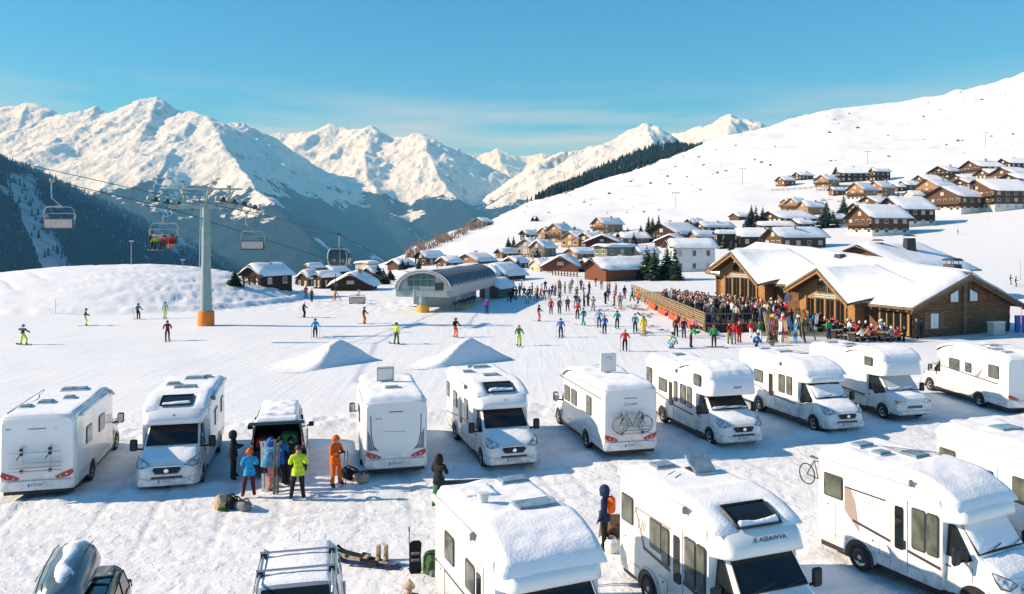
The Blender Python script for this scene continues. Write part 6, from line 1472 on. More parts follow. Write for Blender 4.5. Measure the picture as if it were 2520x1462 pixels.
# gable left edge, gable right edge, far end of the side wall, apex y, base y, style, plinth, label
HOUSES = [
    (2110, 2160, 2234, 509, 578, 'brown', 'white', 'large brown chalet just above the left restaurant chimneys, nearest of the upper cluster', {}),
    (2182, 2234, 2299, 489, 556, 'dark', 'white', 'dark brown block-like chalet with white basement right behind the nearest upper one', {'balcony': False}),
    (2123, 2166, 2200, 484, 512, 'brown', None, 'low chalet whose roof shows behind the two nearest upper chalets', {}),
    (2094, 2125, 2148, 501, 540, 'brown', None, 'small gabled chalet beside the dark spruce of the upper cluster', {}),
    (2306, 2381, 2430, 463, 523, 'brown', 'white', 'big chalet with long balconies in the upper right cluster', {}),
    (2401, 2473, 2545, 446, 515, 'brown', 'white', 'broad brown chalet with white lower floor at the right edge', {}),
    (2270, 2317, 2354, 443, 488, 'tan', None, 'tan chalet with pale corner pillars in the upper right cluster', {}),
    (2261, 2290, 2318, 431, 452, 'brown', None, 'small brown chalet with bare branches behind, upper right cluster', {}),
    (2218, 2238, 2268, 446, 468, 'dark', None, 'low dark chalet at the left end of the upper right cluster', {}),
    (2303, 2345, 2373, 410, 438, 'dark', None, 'dark chalet standing alone above the upper right cluster', {}),
    (2389, 2430, 2465, 396, 428, 'brown', None, 'brown chalet with side balconies high on the right', {}),
    (2466, 2497, 2540, 390, 414, 'dark', None, 'topmost dark chalet at the right edge of the photo', {}),
    (2455, 2507, 2545, 413, 444, 'brown', None, 'wide gabled brown chalet below the topmost one', {}),
    (2420, 2453, 2480, 416, 440, 'brown', None, 'brown annex left of the wide gabled chalet', {}),
    (2484, 2530, 2570, 427, 450, 'dark', None, 'dark gabled chalet cut by the right edge below the wide one', {}),
    (2351, 2385, 2420, 429, 446, 'brown', None, 'low roofed chalet below the lone dark chalet', {}),
    (2356, 2398, 2426, 440, 462, 'dark', None, 'dark wood chalet half hidden behind the big balconied one', {}),
    (2067, 2080, 2150, 413, 446, 'dark', None, 'long dark hotel with a row of bright windows, high in the middle of the slope', {}),
    (2148, 2160, 2190, 416, 446, 'dark', None, 'dark annex at the right end of the long dark hotel', {}),
    (2103, 2137, 2148, 452, 493, 'tan', 'white', 'tan apartment house with stacked balconies, left one of the pair', {'rise_k': 0.25}),
    (2150, 2182, 2194, 448, 483, 'tan', None, 'tan apartment house with pillars, right one of the pair', {'rise_k': 0.3}),
    (1916, 1934, 1956, 435, 457, 'red', None, 'lone reddish cabin farthest left on the upper slope', {'balcony': False}),
    (1958, 1976, 2000, 424, 442, 'dark', None, 'small dark cabin above and right of the reddish cabin', {'balcony': False}),
    (2018, 2046, 2060, 432, 461, 'tan', None, 'light tan chalet on the upper slope right of the cabins', {}),
    (2045, 2056, 2080, 461, 480, 'red', None, 'tiny reddish house below the light tan chalet', {'balcony': False}),
    (1930, 1946, 1950, 490, 520, 'tan', None, 'first pale gable of the many-gabled hotel', {'rise_k': 0.8}),
    (1947, 1972, 1978, 488, 521, 'tan', None, 'second, taller pale gable of the many-gabled hotel', {'rise_k': 0.8}),
    (1973, 1994, 2030, 496, 528, 'tan', None, 'third gable and snowy wing of the many-gabled hotel', {'rise_k': 0.6}),
    (1805, 1824, 1840, 523, 541, 'brown', None, 'small brown hut left of the tall pair of spruces', {'balcony': False}),
    (1888, 1934, 2003, 520, 547, 'dark', None, 'long dark chalet below the many-gabled hotel', {}),
    (1872, 1880, 1947, 544, 566, 'dark', None, 'low building seen as a long white roof beside the spruce pair', {'balcony': False}),
    (1948, 1972, 2002, 539, 562, 'dark', None, 'dark house with a snow-laden porch roof right of the long white roof', {}),
    (1818, 1834, 1916, 563, 606, 'dark', None, 'dark long barn with a broad snow roof behind the restaurant, left one', {'balcony': False}),
    (1903, 1938, 2027, 562, 612, 'brown', None, 'brown long barn with a broad snow roof behind the restaurant, right one', {'balcony': False}),
    (1703, 1722, 1767, 568, 597, 'tan', None, 'pale chalet with a round snow pad on its roof', {}),
    (1766, 1772, 1822, 568, 610, 'dark', None, 'dark shaded house between the pale chalet and the barns', {'balcony': False}),
    (1332, 1354, 1362, 560, 592, 'tan', None, 'narrow tan chalet at the left of the stepped balcony houses', {'rise_k': 0.6}),
    (1355, 1385, 1402, 552, 596, 'tan', None, 'tall tan chalet with stacked balconies at the middle of the village', {'rise_k': 0.55}),
    (1386, 1418, 1430, 563, 592, 'dark', None, 'dark gabled chalet behind the tall tan one', {}),
    (1397, 1431, 1442, 571, 608, 'tan', None, 'tan twin-gabled house, front left gable', {'rise_k': 0.5}),
    (1432, 1470, 1480, 573, 607, 'brown', None, 'brown twin-gabled house, right gable', {'rise_k': 0.5}),
    (1466, 1488, 1527, 537, 574, 'tan', None, 'tall tan tower-like chalet above the village centre', {'rise_k': 0.8}),
    (1456, 1522, 1528, 578, 606, 'dark', None, 'dark chalet with a wide swooping snow roof', {'rise_k': 0.5}),
    (1528, 1540, 1592, 572, 600, 'grey', None, 'grey house under a long white roof right of the swooping roof', {'balcony': False}),
    (1474, 1500, 1560, 604, 648, 'green', None, 'grey-green flat-topped hotel in the middle of the village', {'flat': True, 'balcony': False}),
    (1350, 1419, 1428, 628, 669, 'red', 'white', 'red-brown gabled chalet on white ground floor facing the piste', {'rise_k': 0.55}),
    (1617, 1684, 1712, 550, 592, 'dark', None, 'big dark chalet with a wide gable right of the village spruces', {'rise_k': 0.5}),
    (1626, 1684, 1690, 577, 604, 'red', None, 'reddish chalet gable below the big dark one', {'rise_k': 0.55}),
    (1652, 1668, 1752, 592, 668, 'white', None, 'plain white house with a deep snow roof beside the tall spruces', {'balcony': False}),
    (1280, 1318, 1344, 588, 630, 'stone', None, 'tall stone-grey house with snowy eaves at the village left', {}),
    (1310, 1340, 1362, 592, 632, 'grey', None, 'grey timber house with a blue shaded wall, village left', {}),
    (1026, 1050, 1086, 618, 652, 'dark', None, 'dark low house with tall chimneys at the edge of the valley', {}),
    (1135, 1180, 1202, 623, 649, 'tan', None, 'tan gabled chalet above the lift station', {'rise_k': 0.5}),
    (1207, 1258, 1268, 649, 690, 'brown', 'white', 'white and brown chalet right behind the lift station', {'rise_k': 0.5}),
    (1246, 1276, 1290, 636, 660, 'brown', None, 'small brown gable between lift station and village', {}),
    (1225, 1240, 1276, 618, 634, 'brown', None, 'long low brown hut below the two small spruces', {'balcony': False}),
    (1166, 1190, 1208, 537, 556, 'grey', None, 'lone house on the crest of the hill against the far valley', {'balcony': False}),
    (600, 640, 702, 655, 701, 'dark', None, 'large dark chalet with a broad snow roof, farthest left of the houses', {'balcony': False}),
    (670, 700, 758, 643, 672, 'brown', None, 'long-roofed house standing behind the large dark left chalet', {}),
    (750, 762, 790, 648, 678, 'grey', None, 'grey-blue shaded house right of the long-roofed one', {'balcony': False}),
    (737, 760, 782, 674, 706, 'dark', None, 'small dark chalet below the grey-blue shaded house', {'balcony': False}),
    (825, 902, 912, 679, 714, 'dark', None, 'low dark chalet with a wide front gable near the low lift chair', {'rise_k': 0.5, 'balcony': False}),
    (775, 790, 830, 676, 710, 'dark', None, 'chalet shown mostly as a broad white roof left of the wide front gable', {'balcony': False}),
    (794, 818, 850, 655, 678, 'dark', None, 'dark chalet below the gondola cabin', {'balcony': False}),
    (880, 906, 922, 644, 668, 'cream', None, 'cream flat-roofed house left of the dark trees', {'flat': True, 'balcony': False}),
    (892, 916, 935, 662, 686, 'dark', None, 'dark small house tucked below the cream one', {'balcony': False}),
    (960, 985, 1010, 640, 662, 'brown', None, 'small brown house beside the dark trees at the valley edge', {'balcony': False}),
    (1195, 1222, 1240, 662, 692, 'white', None, 'white walled house just right of the curved station roof', {'balcony': False}),
    (1286, 1300, 1336, 566, 588, 'dark', None, 'dark barn with a long white roof left of the stepped balcony houses', {'balcony': False}),
    (1400, 1424, 1472, 610, 636, 'tan', None, 'tan house under a long white roof above the red-brown chalet', {}),
    (1430, 1452, 1474, 636, 668, 'dark', None, 'dark timber house between the red-brown chalet and the grey-green hotel', {}),
    (1562, 1580, 1618, 608, 644, 'cream', None, 'cream house shaded blue below the grey house, village centre', {'balcony': False}),
    (1690, 1708, 1732, 538, 562, 'brown', None, 'brown chalet peeping over the big dark one', {}),
    (1722, 1744, 1800, 546, 574, 'dark', None, 'dark long-roofed house above the pale chalet with the round snow pad', {'balcony': False}),
    (2030, 2050, 2086, 526, 552, 'tan', None, 'tan house half hidden behind the upper spruces', {'balcony': False}),
    (2090, 2106, 2132, 520, 548, 'cream', None, 'cream house right of the broad dark spruce', {}),
    (2232, 2252, 2274, 470, 494, 'cream', None, 'cream low house under the upper right cluster', {'balcony': False}),
    (2200, 2216, 2244, 452, 470, 'dark', None, 'dark shed left of the upper right cluster', {'balcony': False}),
    (1310, 1330, 1352, 640, 668, 'cream', None, 'cream house in the blue shade left of the red-brown chalet', {'balcony': False}),
    (1080, 1104, 1130, 636, 658, 'brown', None, 'brown house on the rim between the chimneyed house and the tan gable', {'balcony': False}),
]
for i, (g0, g1, s1, ya, yb, st, bs, lab, kw) in enumerate(HOUSES):
    xc = (g0 + s1) / 2; p = on_ground(xc, yb); Y = p.y; s = F / Y; u = (xc - CX) / F; al = math.atan(u)
    gw, sw = (g1 - g0) / s, max(0.0, s1 - g1) / s
    H = (yb - ya) / s
    fr = sw / max(0.1, gw + sw)
    ph = R(12) if fr < 0.15 else (R(38) if fr < 0.45 else R(50))
    if fr > 0.75: ph = R(68)
    W = gw / math.cos(ph) * math.cos(al) * 1.24; L = max(sw / math.sin(ph) * math.cos(al), W * 0.8) * 1.22; H *= 1.13
    th = -(ph + al)
    off = Vector((math.sin(-th) * 0, 0, 0))
    house((p.x, Y + 0.35 * (W * math.sin(ph) + L * math.cos(ph)) * 0.5, p.z - 0.2), th, W, L, max(H, 3.2), st, bs, lab, seed=i + 3, **kw)
hut = on_ground(1530, 690)
house((hut.x, hut.y + 3, 0), R(-62), 7.0, 11.0, 4.6, 'red', None, 'long reddish hut with an open gabled porch beside the terrace', seed=91, balcony=False, wins=False)


# ------------------------------------------------------------------ spruces
M_NEEDLE = mat('spruce_needles', (0.020, 0.038, 0.022), 0.9, spec=0.1, noise=(1.5, 0.5))
M_BARK = mat('bark', (0.06, 0.045, 0.035), 0.9)


def spruce_proto(seed, slender=0.22, snow=0.22):
    rn = random.Random(seed); m = MB(); H = 1.0; nt = 17
    for i in range(nt):
        f = i / (nt - 1); z = 0.10 + 0.86 * f; r = slender * (1 - f) ** 0.85 * rn.uniform(0.82, 1.1) + 0.012; nb = max(5, int(12 * (1 - f) + 4)); a0 = rn.random() * 6.3
        for k in range(nb):
            a = a0 + 6.283 * k / nb + rn.uniform(-0.2, 0.2); rr = r * rn.uniform(0.65, 1.18); w = 0.35 * rr + 0.012; c, s_ = math.cos(a), math.sin(a); dz = -rr * rn.uniform(0.30, 0.55)
            tip = (c * rr, s_ * rr, z + dz); mid = (c * rr * 0.55, s_ * rr * 0.55, z + dz * 0.32 + 0.012); q1 = (mid[0] - s_ * w, mid[1] + c * w, mid[2] - 0.03); q2 = (mid[0] + s_ * w, mid[1] - c * w, mid[2] - 0.03)
            m.mi = 0; m.add([(0, 0, z + 0.03), q1, tip, q2, mid], [(0, 1, 4), (1, 2, 4), (2, 3, 4), (3, 0, 4)])
            if rn.random() < snow and f < 0.95:
                m.mi = 1; up = 0.012; g = rn.uniform(0.5, 0.85)
                m.add([(mid[0] * 0.8, mid[1] * 0.8, mid[2] + up + 0.01), (mid[0] - s_ * w * 0.55, mid[1] + c * w * 0.55, mid[2] + up * 0.4 - 0.008), (c * rr * g, s_ * rr * g, z + dz * g * 0.8 + up), (mid[0] + s_ * w * 0.55, mid[1] - c * w * 0.55, mid[2] + up * 0.4 - 0.008)], [(0, 1, 2, 3)])
    m.mi = 0
    return m.mesh('crown', [M_NEEDLE, M_SNOW], fix=False), MB().tube((0, 0, -0.05), (0, 0, 0.95), 0.022, 0.004, 7).mesh('trunk', M_BARK)


SPR = [spruce_proto(1, 0.25, 0.16), spruce_proto(2, 0.29, 0.34), spruce_proto(3, 0.21, 0.22), spruce_proto(4, 0.40, 0.25)]


def spruce(x, yb, yt, k, label, group, widen=1.0, Y=None):
    p = on_ground(x, yb) if Y is None else at(x, yb, Y); h = (yb - yt) * p.y / F
    o = empty('spruce_tree', p, random.Random(x).random() * 6); tag(o, label, 'tree', group); c, t = SPR[k]
    a = link('crown', c, o); a.scale = (h * widen, h * widen, h); b = link('trunk', t, o); b.scale = (h, h, h)


for x, yb, yt, k, lab in [(1849, 563, 502, 0, 'left one of the tall spruces on the slope above the barns'), (1860, 563, 504, 2, 'middle one of the tall spruces on the slope above the barns'), (1877, 560, 508, 1, 'right one of the tall spruces on the slope above the barns'), (1838, 565, 530, 1, 'short bushy spruce at the foot of the tall spruces above the barns'),
                       (2076, 548, 479, 0, 'broad dark spruce beside the upper chalets'), (2034, 557, 492, 1, 'snow-dusted spruce left of the broad dark one'), (2050, 560, 515, 1, 'low snowy spruce between the two upper spruces'), (2018, 562, 524, 1, 'small snowy spruce left of the upper spruces'),
                       (1592, 688, 603, 1, 'tall snowy spruce at the terrace, leftmost of the four'), (1610, 690, 608, 0, 'dark spruce at the terrace, second from the left'), (1642, 688, 602, 1, 'snowy spruce at the terrace, third from the left'), (1661, 690, 604, 2, 'slim spruce at the terrace, rightmost of the four'),
                       (1596, 574, 531, 2, 'slim spruce in the clump above the village centre, leftmost'), (1606, 576, 534, 0, 'dense spruce in the clump above the village centre'), (1621, 574, 528, 2, 'slim spruce in the clump above the village centre, rightmost'), (1577, 578, 552, 1, 'snowy young spruce left of the clump above the village centre'), (1545, 584, 558, 1, 'young spruce beside the tower-like chalet'),
                       (1637, 557, 543, 0, 'tiny spruce behind the big dark chalet'), (1251, 610, 582, 0, 'left one of the two small spruces above the village left'), (1264, 610, 580, 2, 'right one of the two small spruces above the village left'), (577, 702, 660, 3, 'bushy spruce at the left end of the leftmost chalets'),
                       (931, 695, 650, 3, 'dark bushy tree left of the lift station'), (944, 700, 660, 3, 'second dark bushy tree left of the lift station'), (990, 664, 637, 3, 'dark bushy tree behind the curved station roof'), (1004, 660, 640, 1, 'snowy spruce behind the curved station roof'), (1311, 544, 532, 3, 'left shrub-like spruce alone on the slope'), (1321, 544, 530, 3, 'right shrub-like spruce alone on the slope'),
                       (1438, 668, 622, 1, 'snow-flecked spruce right of the red-brown chalet'), (1780, 612, 580, 1, 'snow-flecked tree in front of the dark shaded house'), (1800, 616, 592, 1, 'low snow-flecked tree before the barns'), (1345, 606, 570, 1, 'snow-flecked spruce left of the tall tan chalet'), (1434, 606, 570, 0, 'dark spruce between the twin-gabled house gables'), (1534, 600, 562, 1, 'snow-flecked spruce behind the grey house, village centre'), (1560, 606, 570, 0, 'dark spruce beside the cream blue-shaded house'), (1700, 570, 538, 1, 'snow-flecked spruce behind the reddish chalet gable'), (1716, 572, 545, 0, 'dark spruce right of the reddish chalet gable'),
                       (1322, 640, 606, 1, 'snow-flecked spruce before the stone-grey house'), (1275, 664, 634, 1, 'snow-flecked spruce left of the cream shaded house'), (2210, 500, 470, 0, 'dark spruce left of the tan pillar chalet'), (2290, 470, 446, 1, 'snow-flecked spruce under the upper right cluster'), (1100, 664, 640, 1, 'snow-flecked spruce above the lift station roof'), (1030, 662, 636, 0, 'dark spruce at the rim left of the chimneyed house'), (960, 690, 660, 3, 'bushy dark tree just left of the station arch'), (735, 700, 668, 0, 'dark spruce between the leftmost chalets'),
                       (1452, 664, 630, 1, 'second snow-flecked spruce right of the red-brown chalet')]:
    spruce(x, yb, yt, k, 'spruce tree, ' + lab if False else lab, 'spruces of the village', 1.5)

# leafless shrubs along the valley rim
_rn = random.Random(12); m = MB()
for k in range(90):
    x = _rn.uniform(1000, 1190); p = on_ground(x, float(np.interp(x, _gx, _gys)) + _rn.uniform(3, 16))
    for j in range(7):
        d = Vector((_rn.uniform(-1, 1), _rn.uniform(-1, 1), 1.4)).normalized(); m.tube(p + Vector((_rn.uniform(-2, 2), _rn.uniform(-2, 2), -0.2)), p + d * _rn.uniform(2, 5), 0.16, 0.05, 3, False)
tag(m.build('bare_shrubs', mat('bare_twigs', (0.16, 0.11, 0.09), 0.9), fix=False), 'brown leafless shrubs along the rim of the valley', 'shrubs', kind='stuff')

# bushes and low brush between the houses
m = MB()
for k in range(210):
    cx0, cy0, sx_, sy_ = _rn.choice([(1400, 610, 90, 32), (1500, 600, 90, 30), (1700, 590, 90, 26), (1940, 560, 90, 22), (2150, 500, 90, 30), (2400, 455, 90, 26), (1290, 650, 60, 20), (900, 690, 60, 12), (1110, 640, 70, 14)])
    p = on_ground(_rn.gauss(cx0, sx_ * 0.6), _rn.gauss(cy0, sy_ * 0.6)); r_ = p.y / F * _rn.uniform(2.0, 6.5)
    for j in range(9):
        d = Vector((_rn.uniform(-1, 1), _rn.uniform(-1, 1), _rn.uniform(0.4, 1.6))).normalized(); q = p + Vector((_rn.uniform(-1, 1) * r_, _rn.uniform(-1, 1) * r_, -0.1)); m.tube(q, q + d * r_ * _rn.uniform(0.6, 1.3), r_ * 0.16, r_ * 0.05, 3, False)
tag(m.build('garden_brush', mat('brush_dark', (0.055, 0.05, 0.035), 0.9), fix=False), 'dark leafless brush scattered between the chalets', 'shrubs', kind='stuff')
# timber garden fences
for x0, y0, x1, y1, lab in ((1360, 678, 1420, 682, 'timber fence before the red-brown gabled chalet'), (1285, 636, 1345, 634, 'timber fence below the stone-grey house'), (1400, 616, 1470, 612, 'timber fence under the twin-gabled house'), (1700, 602, 1765, 600, 'timber fence below the pale chalet with the round snow pad'), (1900, 470, 2010, 463, 'timber fence below the lone reddish cabin'), (2010, 470, 2062, 468, 'timber fence below the light tan chalet'), (1030, 656, 1090, 655, 'timber fence by the house with tall chimneys'), (600, 705, 700, 705, 'timber fence before the large dark left chalet')):
    a, b = on_ground(x0, y0), on_ground(x1, y1); fe = empty('timber_fence', a); tag(fe, lab, 'fence'); n = 9
    for i in range(n):
        q = a.lerp(b, i / (n - 1)); q.z = ground_z(q.x, q.y); MB().box(-0.09, 0.09, -0.09, 0.09, -0.4, 1.3).build('fence_post', WD['brown'], fe, None, q - a)
        if i < n - 1:
            q2 = a.lerp(b, (i + 1) / (n - 1)); q2.z = ground_z(q2.x, q2.y)
            for z in (0.5, 1.0): MB().tube(q - a + Vector((0, 0, z)), q2 - a + Vector((0, 0, z)), 0.09, n=4).build('fence_rail', WD['brown'], fe)
# boulders showing through the snow of the hillside
_rk = bmesh.new(); bmesh.ops.create_icosphere(_rk, subdivisions=1, radius=1)
for v in _rk.verts: v.co *= _rn.uniform(0.7, 1.25)
ROCK = bpy.data.meshes.new('boulder'); _rk.to_mesh(ROCK); _rk.free(); ROCK.materials.append(mat('rock_dark', (0.055, 0.048, 0.042), 0.9, noise=(2, 0.4)))
_pts = [(1038, 432), (1275, 410), (1345, 433), (1140, 460), (960, 487), (600, 565), (870, 485), (1015, 395), (1185, 343), (2228, 97), (2055, 207), (2078, 142), (1890, 295), (1625, 413), (1895, 392), (2160, 340), (2215, 320), (2235, 318), (2370, 300), (2325, 130), (1620, 283), (1750, 260), (2470, 290), (1022, 547), (485, 604), (700, 510), (320, 653), (550, 700), (1270, 404), (1030, 437), (790, 517), (880, 520), (660, 590), (760, 650), (830, 640), (1305, 420), (905, 440), (1100, 470)]
_pts = [(1181 + .5313 * a, 177 + .5313 * b, _rn.uniform(0.7, 1.5)) for a, b in _pts]
while len(_pts) < 120:
    x = _rn.uniform(1230, 2500); ys = float(np.interp(x, _gx, _gys)); y = ys + abs(_rn.gauss(0, 1)) * 85 + 6
    if y < ys + 230 and y < 640 and (x < 1850 or y < 400): _pts.append((x, y, _rn.uniform(0.25, 0.8)))
for x, y, sz in _pts:
    p = on_ground(x, y); k = sz * p.y / F * 3.4; o = link('boulder', ROCK, None, p, _rn.random() * 6); o.scale = (k * _rn.uniform(0.8, 1.5), k, k * _rn.uniform(0.5, 0.9))
    tag(o, 'dark boulder poking out of the snowy hillside above the village', 'boulder', 'boulders on the sunny hillside')


# ------------------------------------------------------------------ mountain restaurant: a long roof with two cross gables facing the terrace and a gable end towards the car park
D_ = Vector((0.42, -0.907, 0)); E_ = Vector((0.907, 0.42, 0)); C1 = Vector((32.9, 65.4, 0))
def pt(t, s, z): p = C1 - D_ * t + E_ * s; return Vector((p.x, p.y, z))
EAVE = lambda t: lin([(0, 2.66), (6, 2.66), (13, 3.8), (18, 3.75), (26, 4.5)], t)
RIDGE = lambda t: lin([(0, 5.2), (6, 5.75), (12, 6.35), (18, 7.0), (26, 7.6)], t)
M_LOG = mat('log_wall', (0.16, 0.086, 0.043), 0.75, spec=0.2, noise=(1.6, 0.45), bump=(2.5, 0.5, 0.05), stretch=(1, 1, 6))
M_PINE = mat('pine_boards', (0.35, 0.18, 0.068), 0.6, spec=0.3, noise=(2.0, 0.25), bump=(3, 0.4, 0.03), stretch=(1, 1, 5))
M_OLDB = mat('weathered_boards', (0.17, 0.125, 0.085), 0.8, spec=0.2, noise=(2.0, 0.4), stretch=(1, 1, 5))
M_SLATE = mat('chimney_cladding', (0.035, 0.034, 0.036), 0.6, noise=(3, 0.4))
lodge = empty('mountain_restaurant', pt(9, 3, 0)); tag(lodge, 'long timber restaurant with deep snow on its roof and two entrance gables', 'restaurant')
LI = Matrix.Translation(-lodge.location)
def lb(mb, name, m, par=None, smooth=None):
    o = mb.build(name, m, None, smooth); o.parent = par or lodge
    if par is None: o.matrix_parent_inverse = LI
    return o
# walls
lb(MB().prism([pt(-0.0 + 26, 1.0, -1), pt(0.9, 1.0, -1), pt(0.9, 1.0, 2.9), pt(6, 1.0, 2.95), pt(13, 1.0, 4.1), pt(26, 1.0, 4.7)], E_ * 0.25), 'front_wall', M_LOG)
gw = [pt(0.9, 1.0, -1), pt(0.9, 13.7, -1), pt(0.9, 13.7, 2.55), pt(0.9, 7.35, 5.05), pt(0.9, 1.0, 2.95)]
gable = lb(MB().prism(gw, -D_ * 0.25), 'gable_wall', M_LOG)
lb(MB().prism([pt(0.9, 13.7, -1), pt(26, 13.7, -1), pt(26, 13.7, 4.3), pt(0.9, 13.7, 2.55)], -E_ * 0.25), 'back_wall', M_LOG)
lb(MB().prism([pt(25.8, 1.0, -1), pt(25.8, 13.7, -1), pt(25.8, 13.7, 4.2), pt(25.8, 7.35, 7.3), pt(25.8, 1.0, 4.6)], D_ * 0.25), 'end_wall', M_LOG)
# logs of the gable end, each one a beam proud of the wall
for k in range(11):
    z0 = 0.05 + 0.245 * k; z1 = z0 + 0.225
    half = 6.3 if z1 < 2.5 else 6.35 * (5.05 - z1) / 2.5
    LOGM = MB().prism([pt(0.9, 7.35 - half, z0), pt(0.9, 7.35 + half, z0), pt(0.9, 7.35 + half, z1), pt(0.9, 7.35 - half, z1)], D_ * (0.07 + 0.02 * (k % 3)))
    lb(LOGM, 'log', M_LOG)
for k in range(34):   # upright boards in the gable triangle
    s0 = 1.5 + k * 0.345; zt = 5.0 - abs(s0 + 0.15 - 7.35) * 0.395
    if zt > 2.95: lb(MB().prism([pt(0.9, s0, 2.80), pt(0.9, s0 + 0.32, 2.80), pt(0.9, s0 + 0.32, zt - 0.06), pt(0.9, s0, zt - 0.06)], D_ * (0.05 + 0.02 * (k % 2))), 'plank', M_LOG)
lb(MB().prism([pt(0.9, 7.2, -0.5), pt(0.9, 7.5, -0.5), pt(0.9, 7.5, 4.9), pt(0.9, 7.2, 4.9)], D_ * 0.28), 'gable_post', M_OLDB)
def wall_window(par_name, s, z, w, h, poly=None, m=M_CURT):
    q = poly or [(-w / 2, -h / 2), (w / 2, -h / 2), (w / 2, h / 2), (-w / 2, h / 2)]
    f = lb(MB().prism([pt(0.9, s + a * 1.12, z + b * 1.12) for a, b in q], D_ * 0.16), par_name, M_OLDB)
    g = MB().prism([pt(0.9, s + a * 0.92, z + b * 0.92) for a, b in q], D_ * 0.18).build('pane', M_WPANE if m is None else m); g.parent = f
    b = MB().prism([pt(0.9, s - 0.03, z - h * 0.45), pt(0.9, s + 0.03, z - h * 0.45), pt(0.9, s + 0.03, z + h * 0.40), pt(0.9, s - 0.03, z + h * 0.40)], D_ * 0.20).build('glazing_bar', M_WFRAME); b.parent = f
M_SKYG = mat('sky_reflection_glass', (0.62, 0.70, 0.75), 0.1)  # bright sky reflection painted into the pane colour
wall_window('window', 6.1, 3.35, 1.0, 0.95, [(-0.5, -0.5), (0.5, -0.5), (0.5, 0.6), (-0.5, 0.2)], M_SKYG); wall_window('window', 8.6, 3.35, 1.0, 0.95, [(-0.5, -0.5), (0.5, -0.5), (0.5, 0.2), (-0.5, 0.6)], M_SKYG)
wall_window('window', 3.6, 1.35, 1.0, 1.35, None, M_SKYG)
for s in (2.7, 4.5): lb(MB().prism([pt(0.9, s - 0.3, 0.65), pt(0.9, s + 0.3, 0.65), pt(0.9, s + 0.3, 2.05), pt(0.9, s - 0.3, 2.05)], D_ * 0.16), 'shutter', M_OLDB)
# main roof deck and its snow
def ruled(t0, t1, nt, ns, sa, sb, za, zb, dz): return [[pt(t, sa + (sb - sa) * j / ns, za(t) + (zb(t) - za(t)) * j / ns + dz) for j in range(ns + 1)] for t in np.linspace(t0, t1, nt)]
BACK = lambda t: EAVE(t) - 0.3
for nm, sa, sb, za, zb in (('front_roof', 0.0, 7.35, EAVE, RIDGE), ('back_roof', 14.7, 7.35, BACK, RIDGE)):
    up = ruled(-0.0, 26.6, 14, 6, sa, sb, za, zb, 0.0); dn = ruled(-0.0, 26.6, 14, 6, sa, sb, za, zb, -0.22)
    m = MB().grid(up); m.grid(dn); m.loft([up[0] + dn[0][::-1], [p + D_ * 0.02 for p in up[0] + dn[0][::-1]]]); m.loft([[r_[0] for r_ in up] + [r_[0] for r_ in dn][::-1], [r_[0] - E_ * 0.02 for r_ in up] + [r_[0] - E_ * 0.02 for r_ in dn][::-1]])
    lb(m, nm, M_OLDB)
def snow_sheet(P, t, seed, name='snow_cover'):
    """thicken a grid of points into a rounded snow blanket"""
    r, c = len(P), len(P[0]); top = []
    for i in range(r):
        row = []
        for j in range(c):
            e = min(i / (r - 1), 1 - i / (r - 1)) * (P[0][0] - P[-1][0]).length; f = min(j / (c - 1), 1 - j / (c - 1)) * (P[0][0] - P[0][-1]).length
            q = max(0, min(1, min(e, f) / (t * 1.0))); q = math.sqrt(max(0, 1 - (1 - q) ** 2)); p = P[i][j]
            n = float(fbm(np.array([p.x * 0.35 + seed]), np.array([p.y * 0.35]), 3)[0]); row.append(p + Vector((0, 0, 0.012 + t * (0.12 + 0.88 * q) * (1 + 0.35 * n))))
        top.append(row)
    m = MB().grid(top)
    rim = top[0] + [r_[-1] for r_ in top[1:]] + top[-1][::-1][1:] + [r_[0] for r_ in top[::-1][1:-1]]; bot = P[0] + [r_[-1] for r_ in P[1:]] + P[-1][::-1][1:] + [r_[0] for r_ in P[::-1][1:-1]]
    m.loft([rim, bot], cap=False); return lb(m, name, M_ROOFSNOW, None, 180)
snow_sheet([[p for p in row] for row in ruled(0.05, 26.5, 54, 22, 0.06, 7.15, EAVE, RIDGE, 0.0)], 0.50, 1.0)
snow_sheet([[p for p in row] for row in ruled(0.05, 26.5, 40, 16, 14.6, 7.5, BACK, RIDGE, 0.0)], 0.45, 5.0)
lb(MB().path([pt(t, 7.35, RIDGE(t) + 0.16) for t in np.linspace(0, 9, 8)], 0.10, 6), 'ridge_cap', M_OLDB); lb(MB().path([pt(t, 7.35, RIDGE(t) + 0.20) for t in np.linspace(12.5, 17, 5)], 0.09, 6), 'ridge_cap', M_OLDB)
# barge boards of the end gable, two layers
for dz, m, off in ((0.0, M_OLDB, 0.0), (-0.26, M_LOG, 0.10)):
    for sa, za in ((-0.1, 2.62), (14.8, 2.3)):
        q = [pt(off, sa, za + dz), pt(off, 7.35, 5.22 + dz), pt(off, 7.35, 4.98 + dz), pt(off, sa, za - 0.24 + dz)]; lb(MB().prism(q, D_ * 0.09), 'barge_board', m)
